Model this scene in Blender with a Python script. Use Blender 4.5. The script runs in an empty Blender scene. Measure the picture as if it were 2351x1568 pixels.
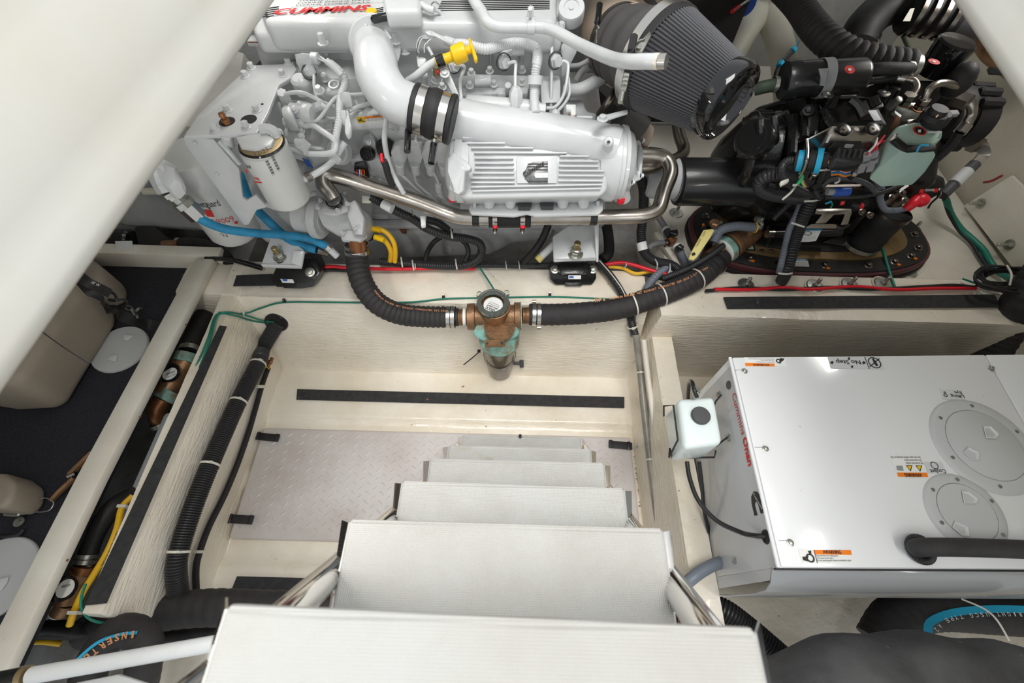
import bpy, bmesh, math, random
from mathutils import Vector, Matrix, noise
random.seed(7)
SC = bpy.context.scene
COL = SC.collection
# ------------------------------------------------ camera, world, light, exposure
TH = math.radians(30.8); RO = math.radians(1.5); FPX = 1035.0; CH = 1.5
FW = Vector((0, math.sin(TH), -math.cos(TH)))
_u = Vector((0, math.cos(TH), math.sin(TH))); _r = Vector((1, 0, 0))
RT = _r*math.cos(RO) + _u*math.sin(RO); UP = _u*math.cos(RO) - _r*math.sin(RO)
CAM = Vector((0, 0, CH))
cd = bpy.data.cameras.new('camera'); cam = bpy.data.objects.new('camera', cd); COL.objects.link(cam)
cd.sensor_fit = 'HORIZONTAL'; cd.sensor_width = 36.0; cd.lens = 36.0*FPX/2351.0; cd.clip_start = 0.01
cam.matrix_world = Matrix(((RT.x, UP.x, -FW.x, 0), (RT.y, UP.y, -FW.y, 0), (RT.z, UP.z, -FW.z, CH), (0, 0, 0, 1)))
cd.dof.use_dof = True; cd.dof.focus_distance = 1.15; cd.dof.aperture_fstop = 4.5
SC.camera = cam
SC.view_settings.view_transform = 'Standard'; SC.view_settings.look = 'None'
SC.view_settings.gamma = 1.0; SC.view_settings.use_curve_mapping = False
SC.view_settings.exposure = 0.0
SC.cycles.max_bounces = 6; SC.cycles.diffuse_bounces = 4; SC.cycles.glossy_bounces = 3
SC.cycles.transmission_bounces = 5; SC.cycles.caustics_reflective = False; SC.cycles.caustics_refractive = False
SC.cycles.sample_clamp_indirect = 6.0
W = bpy.data.worlds.new('overcast_sky'); SC.world = W; W.use_nodes = True
wn = W.node_tree.nodes; wl = W.node_tree.links
bg = wn['Background']; bg.inputs['Color'].default_value = (0.93, 0.97, 1.0, 1); bg.inputs['Strength'].default_value = 0.86
def area(name, loc, target, sx, sy, power, col=(1, 1, 1)):
    l = bpy.data.lights.new(name, 'AREA'); l.shape = 'RECTANGLE'; l.size = sx; l.size_y = sy; l.energy = power; l.color = col
    o = bpy.data.objects.new(name, l); COL.objects.link(o); o.location = loc
    o.rotation_euler = (Vector(target)-Vector(loc)).to_track_quat('-Z', 'Y').to_euler(); return o
area('daylight_over_hatch', (0.5, -0.6, 6.5), (0.1, 0.7, 0.3), 2.8, 2.4, 250, (1.0, 0.985, 0.96))
for _x, _y, _p in ((-.60, .10, 2.6), (-.56, 1.15, .9), (.80, -.10, 1.5), (1.30, 1.30, 2.6)):   # unseen fill lights added under the deck to brighten pan, locker and gearbox
    area('fill_light', (_x, _y, 1.205), (_x*.6, _y, 0.2), 0.34, 0.07, _p, (1.0, 0.98, 0.94))

# ------------------------------------------------ pixel frames -> points in the place
FR = {'P': (0, 0, 1), 'Z1': (550, 0, 4.612), 'Z2': (950, 0, 4.612), 'Z3': (1300, 0, 4.612), 'Z4': (1700, 0, 3.564),
      'Z5': (330, 250, 4.238), 'Z6': (700, 250, 4.238), 'Z7': (1150, 300, 4.125), 'Z8': (1650, 250, 3.563),
      'L1': (0, 550, 3.484), 'L2': (0, 950, 2.538), 'M1': (450, 600, 3.92), 'M2': (900, 600, 3.918),
      'R1': (1400, 600, 2.472), 'R2': (1500, 1000, 2.76), 'F1': (480, 950, 3.484), 'F2': (1000, 950, 2.5375)}
def ray(x, y): return RT*((x-1175.5)/FPX) + UP*((784-y)/FPX) + FW
def at(fr, x, y, c):
    """a measured point: c is a height (number), or 'Y1.1' / 'X-0.8' for a point on that upright plane, or (point, normal)"""
    ox, oy, s = FR[fr]; d = ray(ox+x/s, oy+y/s)
    if isinstance(c, str):
        if c[0] == 'Y': return CAM + d*(float(c[1:])/d.y)
        if c[0] == 'X': return CAM + d*(float(c[1:])/d.x)
        if c[0] == 'S':                                   # on the moulded floor surface, lifted along the view
            t = .4; l = float(c[1:])
            while t < 3:
                q = CAM+d*t
                if q.z < hf(q.x, q.y) and q.y < .957: break
                t += .002
            q = CAM+d*t; n = Vector((hf(q.x-.004, q.y)-hf(q.x+.004, q.y), hf(q.x, q.y-.004)-hf(q.x, q.y+.004), .008)).normalized()
            return q+n*(l+.002)
        c = float(c)
    if isinstance(c, tuple):
        p, n = c; return CAM + d*((p-CAM).dot(n)/d.dot(n))
    return CAM + d*((c-CH)/d.z)
def rs(fr, s, z=None):
    """'x,y,z x,y,z ...' -> points; a missing z repeats the last one"""
    out = []; last = z
    for t in s.split():
        a = t.split(',')
        if len(a) > 2: last = a[2]
        out.append(at(fr, float(a[0]), float(a[1]), last))
    return out
def zc(p): return (p-CAM).dot(FW)
def pxm(fr, w, p): return w/FR[fr][2]*zc(p)/FPX     # measured width -> metres at the depth of p

# ------------------------------------------------ materials
MATS = {}
def mat(name, col, rough=0.5, metal=0.0, noise_amt=0.0, nscale=8.0, col2=None, bump=0.0, bscale=200.0, spec=0.5, coat=0.0, trans=0.0, ior=1.45,
        alpha=1.0, brushed=None, btype='NOISE', speck=None, sss=0.0):
    m = bpy.data.materials.new(name); m.use_nodes = True; nt = m.node_tree; n = nt.nodes; l = nt.links
    b = n['Principled BSDF']; b.inputs['Base Color'].default_value = (*col, 1); b.inputs['Roughness'].default_value = rough
    b.inputs['Metallic'].default_value = metal; b.inputs['Specular IOR Level'].default_value = spec
    b.inputs['Coat Weight'].default_value = coat; b.inputs['Transmission Weight'].default_value = trans; b.inputs['IOR'].default_value = ior
    b.inputs['Alpha'].default_value = alpha
    if sss: b.inputs['Subsurface Weight'].default_value = sss; b.inputs['Subsurface Radius'].default_value = (.02, .02, .02)
    tc = n.new('ShaderNodeTexCoord'); geo = n.new('ShaderNodeNewGeometry')
    out = None
    if noise_amt or col2:
        t = n.new('ShaderNodeTexNoise'); t.inputs['Scale'].default_value = nscale; t.inputs['Detail'].default_value = 6; t.inputs['Roughness'].default_value = .62
        l.new(geo.outputs['Position'], t.inputs['Vector'])
        r = n.new('ShaderNodeValToRGB'); c2 = col2 or tuple(c*(1-noise_amt) for c in col)
        r.color_ramp.elements[0].position = .35; r.color_ramp.elements[1].position = .62
        r.color_ramp.elements[0].color = (*c2, 1); r.color_ramp.elements[1].color = (*col, 1)
        l.new(t.outputs['Fac'], r.inputs['Fac']); out = r.outputs['Color']
    if speck:
        sc_, th, cc = speck
        t2 = n.new('ShaderNodeTexNoise'); t2.inputs['Scale'].default_value = sc_; t2.inputs['Detail'].default_value = 3
        l.new(geo.outputs['Position'], t2.inputs['Vector'])
        r2 = n.new('ShaderNodeValToRGB'); r2.color_ramp.elements[0].position = th; r2.color_ramp.elements[1].position = th+.05
        r2.color_ramp.elements[0].color = (0, 0, 0, 1); r2.color_ramp.elements[1].color = (1, 1, 1, 1)
        l.new(t2.outputs['Fac'], r2.inputs['Fac'])
        mx = n.new('ShaderNodeMixRGB'); l.new(r2.outputs['Color'], mx.inputs['Fac'])
        if out: l.new(out, mx.inputs['Color1'])
        else: mx.inputs['Color1'].default_value = (*col, 1)
        mx.inputs['Color2'].default_value = (*cc, 1); out = mx.outputs['Color']
    if out: l.new(out, b.inputs['Base Color'])
    if bump:
        if btype == 'VORONOI':
            v = n.new('ShaderNodeTexVoronoi'); v.inputs['Scale'].default_value = bscale; h = v.outputs['Distance']
        else:
            v = n.new('ShaderNodeTexNoise'); v.inputs['Scale'].default_value = bscale; v.inputs['Detail'].default_value = 4; h = v.outputs['Fac']
        src = geo.outputs['Position']
        if brushed:
            mp = n.new('ShaderNodeMapping'); mp.inputs['Scale'].default_value = brushed; l.new(src, mp.inputs['Vector']); src = mp.outputs['Vector']
        l.new(src, v.inputs['Vector'])
        bp = n.new('ShaderNodeBump'); bp.inputs['Strength'].default_value = min(1, bump); bp.inputs['Distance'].default_value = .002
        l.new(h, bp.inputs['Height']); l.new(bp.outputs['Normal'], b.inputs['Normal'])
    MATS[name] = m; return m
mat('engine_white', (.67, .685, .69), .32, coat=.3, noise_amt=.07, nscale=14, bump=.12, bscale=260)
mat('cast_white', (.58, .59, .59), .4, noise_amt=.12, nscale=22, bump=.5, bscale=420)
mat('grey_white', (.52, .53, .54), .5, noise_amt=.15, nscale=12)
mat('filter_white', (.68, .69, .67), .35, coat=.3)
mat('gelcoat', (.90, .84, .73), .33, col2=(.76, .675, .54), nscale=3.2, bump=1.0, bscale=28, brushed=(1, 1, 5), coat=.35, speck=(110, .71, (.30, .21, .12)))
mat('gelcoat_plain', (.82, .785, .70), .35, col2=(.72, .66, .56), nscale=5, coat=.2, speck=(90, .76, (.3, .2, .1)))
[q for q in MATS['gelcoat'].node_tree.nodes if q.type == 'BUMP'][0].inputs['Distance'].default_value = .0035
mat('hull_paint', (.60, .56, .46), .6, col2=(.5, .46, .37), nscale=3, bump=.8, bscale=40)
mat('hull_grey', (.33, .34, .33), .7, col2=(.26, .26, .25), nscale=5, bump=.8, bscale=120)
mat('coaming_white', (.74, .73, .68), .35, col2=(.72, .69, .61), nscale=5, coat=.2)
mat('bilge_grey', (.42, .42, .41), .6, col2=(.22, .2, .17), nscale=7, bump=.4, bscale=60)
mat('rubber', (.022, .021, .022), .55, noise_amt=.4, nscale=40, bump=.3, bscale=500)
mat('hose_fabric', (.034, .031, .032), .62, noise_amt=.3, nscale=30, bump=.5, bscale=600)
mat('corrugated', (.028, .028, .03), .38)
mat('corrugated_grey', (.18, .2, .24), .4)
mat('black_plastic', (.015, .015, .016), .3, coat=.2)
mat('black_paint', (.012, .012, .012), .27, coat=.35, bump=.35, bscale=160)
mat('black_rough', (.016, .015, .015), .6)
mat('dark_grey', (.07, .07, .075), .5)
mat('mid_grey', (.3, .3, .31), .5)
mat('tape', (.03, .03, .032), .85, col2=(.045, .045, .046), nscale=60, bump=.7, bscale=900, speck=(22, .72, (.16, .16, .17)))
mat('steel', (.56, .52, .47), .27, 1, noise_amt=.3, nscale=9, bump=.12, bscale=90, brushed=(1, 8, 8))
mat('bright_steel', (.56, .54, .51), .24, 1)
mat('emblem_steel', (.20, .20, .20), .38, .8, noise_amt=.3, nscale=70)
mat('chrome', (.82, .80, .78), .06, 1)
mat('zinc', (.55, .55, .5), .35, .9, noise_amt=.3, nscale=60)
mat('brass_zinc', (.5, .4, .2), .35, .9, noise_amt=.4, nscale=80)
mat('dark_steel', (.25, .22, .19), .3, 1, noise_amt=.3, nscale=12)
mat('bronze', (.36, .20, .10), .45, .65, col2=(.20, .12, .07), nscale=30, bump=.5, bscale=140)
mat('copper', (.45, .2, .09), .4, .8, noise_amt=.4, nscale=40)
mat('verdigris', (.24, .52, .46), .75, col2=(.22, .16, .10), nscale=30, bump=.5, bscale=200)
mat('olive_bronze', (.30, .20, .09), .5, .5, noise_amt=.3, nscale=25)
mat('beige_duct', (.60, .47, .36), .45, noise_amt=.08, nscale=5)
mat('cream_duct', (.62, .60, .50), .5, noise_amt=.08, nscale=4)
mat('grey_duct', (.085, .08, .078), .6, noise_amt=.15, nscale=10)
mat('filter_pleat', (.10, .10, .108), .45, bump=.5, bscale=700)
mat('gloss_black', (.008, .008, .009), .07, coat=.5)
mat('yellow', (.9, .56, .01), .35)
mat('cable_yellow', (.85, .50, .02), .4)
mat('orange', (.9, .22, .01), .5)
mat('red', (.75, .015, .03), .35)
mat('dark_red', (.30, .04, .03), .5)
mat('sticker_red', (.72, .03, .03), .5)
mat('blue_hose', (.03, .30, .55), .6, noise_amt=.3, nscale=25, bump=.3, bscale=300)
mat('cyan', (.02, .42, .68), .5)
mat('blue', (.03, .1, .45), .4)
mat('green_wire', (.01, .19, .13), .35)
mat('bright_green', (.05, .5, .2), .4)
mat('dark_green', (.03, .045, .025), .6)
mat('tan_plastic', (.30, .255, .20), .55, noise_amt=.07, nscale=4, bump=.3, bscale=500)
mat('carpet', (.035, .036, .046), .95, noise_amt=.35, nscale=160, bump=1, bscale=900)
mat('light_grey_plastic', (.55, .56, .56), .45)
mat('tank_grey', (.48, .51, .54), .5, noise_amt=.15, nscale=7)
mat('sheet_white', (.84, .85, .86), .17, coat=.4, noise_amt=.03, nscale=3, speck=(70, .77, (.45, .42, .38)))
mat('sheet_grey', (.55, .56, .57), .25, coat=.3)
mat('shroud_grey', (.36, .37, .38), .28, coat=.3)
mat('sticker', (.85, .85, .83), .4)
mat('sticker_grey', (.66, .67, .67), .4)
mat('ink', (.02, .02, .02), .5)
mat('amber_ink', (.62, .28, .12), .6)
mat('white_ink', (.85, .85, .85), .5)
mat('cable_tie', (.72, .70, .62), .4)
mat('tie_grey', (.55, .6, .62), .4)
mat('hatch_plastic', (.66, .62, .60), .45, col2=(.56, .51, .48), nscale=5, speck=(60, .74, (.36, .29, .22)))
m_ = mat('tread_white', (.63, .63, .61), .45, col2=(.57, .555, .515), nscale=7, bump=.9, bscale=300, speck=(9, .66, (.55, .50, .41)))
n_ = m_.node_tree.nodes; l_ = m_.node_tree.links      # embossed grid of small pimples
bp = [q for q in n_ if q.type == 'BUMP'][0]; ge = [q for q in n_ if q.type == 'NEW_GEOMETRY'][0]; sx = n_.new('ShaderNodeSeparateXYZ'); l_.new(ge.outputs['Position'], sx.inputs[0])
def mth(op, a_, b_=None):
    q = n_.new('ShaderNodeMath'); q.operation = op
    for k, v in ((0, a_), (1, b_)):
        if v is None: continue
        if isinstance(v, (int, float)): q.inputs[k].default_value = v
        else: l_.new(v, q.inputs[k])
    return q.outputs[0]
u1 = mth('SINE', mth('MULTIPLY', mth('ADD', sx.outputs[0], sx.outputs[1]), 1250)); u2 = mth('SINE', mth('MULTIPLY', mth('SUBTRACT', sx.outputs[0], sx.outputs[1]), 1250))
l_.new(mth('MULTIPLY', u1, u2), bp.inputs['Height']); bp.inputs['Distance'].default_value = .0006
mat('bottle', (.76, .84, .83), .3, sss=.15, coat=.3, noise_amt=.04, nscale=6)
mat('bottle_green', (.42, .56, .47), .35, sss=.1, col2=(.33, .47, .42), nscale=9)
mat('coolant', (.22, .36, .36), .35)
mat('smoke_bowl', (.17, .135, .10), .16, col2=(.10, .075, .05), nscale=22, coat=.15)
mat('glass', (.85, .92, .86), .05, trans=.9)
mat('label_gold', (.35, .26, .14), .4, .6)
mat('valve_handle', (.70, .60, .22), .5)
mat('tape_white', (.85, .85, .82), .6)
mat('duct_black', (.10, .10, .103), .5, col2=(.055, .055, .058), nscale=9, bump=.6, bscale=70, speck=(38, .71, (.35, .34, .33)))
mat('pale_rope', (.6, .6, .58), .6)
mat('rust', (.25, .10, .04), .8, col2=(.12, .06, .03), nscale=60)
mat('leaf', (.35, .16, .07), .8)
mat('pvc_pipe', (.28, .26, .22), .35, noise_amt=.3, nscale=20, coat=.3)
mat('burgundy', (.09, .025, .03), .5)

# ------------------------------------------------ mesh builder
class G:
    def __init__(s): s.v = []; s.f = []
    def add(s, v, f):
        o = len(s.v); s.v += [Vector(a) for a in v]; s.f += [tuple(i+o for i in a) for a in f]; return s
    def __iadd__(s, g): s.add(g.v, g.f); return s
def bevel(g, off, seg=2, ang=30):
    bm = bmesh.new(); vs = [bm.verts.new(v) for v in g.v]
    for f in g.f:
        try: bm.faces.new([vs[i] for i in f])
        except ValueError: pass
    bmesh.ops.recalc_face_normals(bm, faces=bm.faces)
    es = [e for e in bm.edges if len(e.link_faces) == 2 and e.calc_face_angle(0) > math.radians(ang)]
    bmesh.ops.bevel(bm, geom=es, offset=off, segments=seg, profile=.5, affect='EDGES', clamp_overlap=True)
    bm.verts.index_update(); r = G()
    r.v = [v.co.copy() for v in bm.verts]; r.f = [tuple(v.index for v in f.verts) for f in bm.faces]; bm.free(); return r
def box(c, s, rot=None, bev=0):
    c = Vector(c); g = G(); v = []
    for z in (-.5, .5):
        for y in (-.5, .5):
            for x in (-.5, .5):
                p = Vector((x*s[0], y*s[1], z*s[2])); v.append(c+(rot @ p if rot else p))
    g.add(v, [(0, 2, 3, 1), (4, 5, 7, 6), (0, 1, 5, 4), (2, 6, 7, 3), (0, 4, 6, 2), (1, 3, 7, 5)])
    return bevel(g, bev) if bev else g
def prism(pts, ex, bev=0, seg=2):
    """pts: loop of points, ex: extrusion vector"""
    n = len(pts); ex = Vector(ex); g = G()
    g.add(list(pts)+[p+ex for p in pts], [tuple(range(n)), tuple(range(2*n-1, n-1, -1))]+[(i, i+n, (i+1) % n+n, (i+1) % n) for i in range(n)])
    return bevel(g, bev, seg) if bev else g
def smooth(pts, k=6):
    if len(pts) < 3: return [Vector(p) for p in pts]
    P = [pts[0]*2-pts[1]]+list(pts)+[pts[-1]*2-pts[-2]]; out = []
    for i in range(1, len(P)-2):
        a, b, c, d = P[i-1:i+3]
        for j in range(k):
            t = j/k; out.append(.5*((2*b)+(c-a)*t+(2*a-5*b+4*c-d)*t*t+(3*b-a-3*c+d)*t**3))
    out.append(pts[-1].copy()); return out
def resample(path, step):
    L = [0]
    for a, b in zip(path, path[1:]): L.append(L[-1]+(b-a).length)
    n = max(2, int(L[-1]/step)); out = []; j = 0
    for i in range(n+1):
        d = L[-1]*i/n
        while j < len(L)-2 and L[j+1] < d: j += 1
        s = L[j+1]-L[j]; out.append(path[j].lerp(path[j+1], (d-L[j])/s if s > 1e-9 else 0))
    return out
def frames(path):
    T = []
    for i in range(len(path)):
        T.append((path[min(i+1, len(path)-1)]-path[max(i-1, 0)]).normalized())
    u = T[0].orthogonal().normalized(); out = []
    for t in T:
        u = (u-t*u.dot(t))
        u = u.normalized() if u.length > 1e-6 else t.orthogonal().normalized()
        out.append((t, u, t.cross(u)))
    return out
def sweep(path, radii, seg=12, cap=True):
    fr = frames(path); v = []; f = []; n = len(path)
    for p, (t, u, w), r in zip(path, fr, radii):
        for k in range(seg):
            a = 2*math.pi*k/seg; v.append(p+(u*math.cos(a)+w*math.sin(a))*r)
    for i in range(n-1):
        for k in range(seg):
            f.append((i*seg+k, i*seg+(k+1) % seg, (i+1)*seg+(k+1) % seg, (i+1)*seg+k))
    if cap:
        f.append(tuple(range(seg-1, -1, -1))); f.append(tuple((n-1)*seg+k for k in range(seg)))
    return G().add(v, f)
def tube(pts, r, seg=10, k=6, sm=True):
    p = smooth(pts, k) if sm else [Vector(a) for a in pts]
    rr = [r]*len(p) if not isinstance(r, (list, tuple)) else [r[0]+(r[1]-r[0])*i/(len(p)-1) for i in range(len(p))]
    return sweep(p, rr, seg)
def corr(pts, r, pitch=.005, amp=.12, seg=14, sharp=True):
    p = resample(smooth(pts, 8), pitch/3)
    rr = []
    for i in range(len(p)): rr.append(r*(1-(amp if i % 3 == 0 else 0)))
    return sweep(p, rr, seg)
def bands(pts, r, pitch=.014, amp=.07, seg=18, k=5):
    """hose with soft rounded wraps"""
    p = resample(smooth(pts, 8), pitch/k)
    return sweep(p, [r*(1-amp*(abs(math.cos(math.pi*i/k))**6)) for i in range(len(p))], seg)
def lathe(p0, ax, prof, seg=24, sx=1.0, up=None):
    """prof: [(distance along axis, radius)]; solid of revolution"""
    p0 = Vector(p0); ax = Vector(ax).normalized(); u = ax.orthogonal().normalized() if up is None else (Vector(up)-ax*Vector(up).dot(ax)).normalized()
    w = ax.cross(u); v = []; f = []; n = len(prof)
    for h, r in prof:
        r = max(r, 1e-5)
        for k in range(seg):
            a = 2*math.pi*k/seg; v.append(p0+ax*h+(u*math.cos(a)*sx+w*math.sin(a))*r)
    for i in range(n-1):
        for k in range(seg): f.append((i*seg+k, i*seg+(k+1) % seg, (i+1)*seg+(k+1) % seg, (i+1)*seg+k))
    f.append(tuple(range(seg-1, -1, -1))); f.append(tuple((n-1)*seg+k for k in range(seg)))
    return G().add(v, f)
def cyl(a, b, r, seg=16, ch=.0):
    a = Vector(a); b = Vector(b); L = (b-a).length
    if ch: return lathe(a, b-a, [(0, r-ch), (ch, r), (L-ch, r), (L, r-ch)], seg)
    return lathe(a, b-a, [(0, r), (L, r)], seg)
def ball(c, r, seg=12, squash=(1, 1, 1)):
    c = Vector(c); n = seg//2; v = []; f = []
    for i in range(n+1):
        t = math.pi*i/n
        for k in range(seg):
            a = 2*math.pi*k/seg; v.append(c+Vector((math.sin(t)*math.cos(a)*squash[0], math.sin(t)*math.sin(a)*squash[1], math.cos(t)*squash[2]))*r)
    for i in range(n):
        for k in range(seg): f.append((i*seg+k, (i+1)*seg+k, (i+1)*seg+(k+1) % seg, i*seg+(k+1) % seg))
    return G().add(v, f)
def bolt(p, n, r=.008, h=.008, washer=True):
    p = Vector(p); n = Vector(n).normalized(); g = G()
    if washer: g += lathe(p, n, [(0, r*1.55), (r*.22, r*1.55), (r*.3, r*1.4)], 16)
    g += lathe(p, n, [(0, r), (r*.2+h*.9, r), (r*.2+h, r*.82)], 6); return g
def ringband(c, ax, r, w, t=.0015, seg=28):
    c = Vector(c); ax = Vector(ax).normalized()
    g = lathe(c-ax*w/2, ax, [(0, r), (0, r+t), (w, r+t), (w, r)], seg); g.f = g.f[:-2]
    g.f += [(3*seg+k, 3*seg+(k+1) % seg, (k+1) % seg, k) for k in range(seg)]; return g
def onpath(pts, t):
    p = resample(smooth(pts, 8), .002) if len(pts) > 2 else [pts[0].lerp(pts[1], i/50) for i in range(51)]
    i = min(len(p)-2, max(1, int(t*(len(p)-1)))); return p[i], (p[i+1]-p[i-1]).normalized()

# ------------------------------------------------ object helpers
def org(o):
    v = Vector((0, 0, 0))
    while o is not None: v += o.location; o = o.parent
    return v
def tagit(o, label=None, cat=None, group=None, kind=None):
    if label: o['label'] = label
    if cat: o['category'] = cat
    if group: o['group'] = group
    if kind: o['kind'] = kind
    return o
def part(name, g, m, parent=None, label=None, cat=None, group=None, kind=None, flat=False, ang=38):
    me = bpy.data.meshes.new(name)
    c = Vector((0, 0, 0))
    if g.v:
        c = Vector([(min(v[i] for v in g.v)+max(v[i] for v in g.v))/2 for i in range(3)])
    me.from_pydata([v-c for v in g.v], [], g.f); me.validate(); 
    bm = bmesh.new(); bm.from_mesh(me); bmesh.ops.recalc_face_normals(bm, faces=bm.faces); bm.to_mesh(me); bm.free()
    if not flat:
        me.polygons.foreach_set('use_smooth', [True]*len(me.polygons))
        me.set_sharp_from_angle(angle=math.radians(ang))
    me.materials.append(MATS[m] if isinstance(m, str) else m)
    o = bpy.data.objects.new(name, me); COL.objects.link(o)
    if parent is not None: o.parent = parent; o.location = c-org(parent)
    else: o.location = c
    return tagit(o, label, cat, group, kind)
def thing(name, label, cat, loc, group=None, kind=None):
    o = bpy.data.objects.new(name, None); COL.objects.link(o); o.location = Vector(loc); o.empty_display_size = .05
    return tagit(o, label, cat, group, kind)
def struct(name, g, m, parent=None, ang=38):
    return part(name, g, m, parent, kind='structure' if parent is None else None, ang=ang)
FONTS = {}
def text_g(s, a, b, n, size=None, thick=.0004, bold=0.0, shear=0.0, maxh=None, center=True):
    """lettering from a to b on a surface with normal n; scaled to fit the length"""
    cu = bpy.data.curves.new('t', 'FONT'); cu.body = s; cu.size = 1; cu.extrude = 0; cu.offset = bold; cu.shear = shear; cu.resolution_u = 2
    o = bpy.data.objects.new('t', cu); me = bpy.data.meshes.new_from_object(o)
    vs = [v.co.copy() for v in me.vertices]; fs = [tuple(p.vertices) for p in me.polygons]
    bpy.data.objects.remove(o); bpy.data.curves.remove(cu); bpy.data.meshes.remove(me)
    x0 = min(v.x for v in vs); x1 = max(v.x for v in vs)
    a = Vector(a); b = Vector(b); n = Vector(n).normalized(); e = (b-a); L = e.length; e.normalize()
    e = (e-n*e.dot(n)).normalized(); u = n.cross(e); k = L/max(x1-x0, 1e-6)
    ky = k if size is None else size
    return G().add([a+e*((v.x-x0)*k)+u*(v.y*ky)+n*thick for v in vs], fs)
def text_path(s, pts, size, normal_f, lift=.0, bold=0.0, step=None, shear=0.0):
    """letters one by one along a path, facing normal_f(point, tangent)"""
    p = resample(smooth(pts, 8), .001); L = len(p)-1; n = len(s); g = G()
    for i, ch in enumerate(s):
        if ch == ' ': continue
        t = (i+.5)/n; j = min(L-1, max(1, int(t*L))); e = (p[min(j+6, L)]-p[max(j-6, 0)]).normalized(); nn = normal_f(p[j], e)
        nn = (nn-e*nn.dot(e)).normalized(); w = size*.55 if ch not in 'I1-."' else size*.25
        c = p[j]+nn*lift
        g += text_g(ch, c-e*w/2, c+e*w/2, nn, size=size, bold=bold)
    return g
def tocam(p, e): return (CAM-p)
def T(fr, s, w, parent, name, m, seg=10, k=6, sm=True, **kw):
    """tube measured in a frame; w = width there"""
    p = rs(fr, s); r = pxm(fr, w, p[len(p)//2])/2
    return part(name, tube(p, r, seg, k, sm), m, parent, **kw)
def ties(parent, pts, r, ts, m='cable_tie', name='cable_tie', tail=True, w=.0045):
    for t in ts:
        p, e = onpath(pts, t); g = ringband(p, e, r*1.0, w, .0012, 18)
        if tail:
            s = (CAM-p); s = (s-e*s.dot(e)).normalized(); q = p+s*(r+.003); g += box(q, (.007, .006, .006))
            g += tube([q, q+s.cross(e)*.008+s*.004], .0011, 5, sm=False)
        part(name, g, m, parent)
def clampg(c, ax, r, w=.012, screw=True):
    c = Vector(c); ax = Vector(ax).normalized()
    g = ringband(c, ax, r, w, .0018)
    g += ringband(c-ax*w*.45, ax, r+.0012, .001, .0012); g += ringband(c+ax*w*.45, ax, r+.0012, .001, .0012)
    if screw:
        s = (CAM-c); s = (s-ax*s.dot(ax)).normalized(); q = c+s*(r*.7)+s.cross(ax)*(r*.75); d = s.cross(ax).cross(ax)
        tg = ax.cross((q-c).normalized())
        g += cyl(q-tg*.008, q+tg*.008, .0042, 10); g += lathe(q+tg*.008, tg, [(0, .005), (.005, .005)], 6)
    return g
# ================================================ the setting
def sstep(a, b, x):
    t = max(0, min(1, (x-a)/(b-a))); return t*t*(3-2*t)
def ramp(a, b, x): return max(0, min(1, (x-a)/(b-a)))
def smax(a, b, k=.018):
    h = max(k-abs(a-b), 0)/k; return max(a, b)+h*h*k*.25
def hf(x, y):
    front = .028*ramp(.535, .56, y)+.322*ramp(.735, .822, y)+.01*ramp(.83, .95, y)
    fr2 = .36*ramp(.758, .785, y)
    near = .03*ramp(.13, .09, y)
    w = ramp(.425, .455, x)
    left = .36*ramp(-.836, -.862, x)*ramp(-.06, -.03, y)
    ridge = .25*ramp(.42, .455, x)*ramp(.545, .522, x)
    z = smax(front*(1-w), near*(1-w)); z = smax(z, fr2*w); z = smax(z, left, .03); z = smax(z, ridge, .012)
    return z
def lin(a, b, n): return [a+(b-a)*i/n for i in range(n+1)]
xs = sorted(set([round(v, 4) for v in lin(-.905, -.8, 26)+lin(-.8, .4, 40)+lin(.4, .56, 40)+lin(.56, 1.68, 24)]))
ys = sorted(set([round(v, 4) for v in lin(-.6, -.08, 10)+lin(-.08, -.02, 10)+lin(-.02, .08, 6)+lin(.08, .14, 8)+lin(.14, .52, 14)+lin(.52, .57, 10)+lin(.57, .72, 8)+lin(.72, .86, 50)+lin(.86, .957, 6)]))
g = G(); nx = len(xs)
for y in ys:
    for x in xs:
        g.v.append(Vector((x, y, hf(x, y)+.0035*noise.noise(Vector((x*6, y*6, 1)))+.0012*noise.noise(Vector((x*22, y*40, 4))))))
g.f = [(j*nx+i, j*nx+i+1, (j+1)*nx+i+1, (j+1)*nx+i) for j in range(len(ys)-1) for i in range(nx-1)]
def skirt(line, zb=-.05):
    q = G(); n = len(line); q.v = list(line)+[Vector((p.x, p.y, zb)) for p in line]
    q.f = [(i, i+1, i+1+n, i+n) for i in range(n-1)]; return q
top = [g.v[(len(ys)-1)*nx+i] for i in range(nx)]; lft = [g.v[j*nx] for j in range(len(ys))]
g += skirt(top); g += skirt(lft)
struct('floor', g, 'gelcoat', ang=60)
# engine bay floor, right platform, back and side walls
struct('trim_1', box((-.22, 1.62, .05), (1.75, 1.33, .1)), 'bilge_grey')
g = prism([Vector((.52, .945, .325)), Vector((1.70, .945, .325)), Vector((1.70, 2.3, .325)), Vector((.60, 2.3, .325)), Vector((.50, 1.35, .325))], (0, 0, -.34), .012)
struct('trim_2', g, 'gelcoat_plain')
def wallgrid(p0, ex, ey, nx, ny, amp=.006):
    q = G(); nrm = Vector(ex).cross(Vector(ey)).normalized()
    for j in range(ny+1):
        for i in range(nx+1):
            p = Vector(p0)+Vector(ex)*i/nx+Vector(ey)*j/ny; q.v.append(p+nrm*amp*noise.noise(p*2.5))
    q.f = [(j*(nx+1)+i, j*(nx+1)+i+1, (j+1)*(nx+1)+i+1, (j+1)*(nx+1)+i) for j in range(ny) for i in range(nx)]; return q
struct('wall_right', wallgrid((1.69, -.6, -.05), (0, 3.0, 0), (.10, 0, 1.3), 20, 10), 'hull_paint')
struct('wall_back', wallgrid((-1.7, 2.25, -.05), (3.5, 0, 0), (0, .12, 1.3), 24, 10), 'hull_grey')
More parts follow.
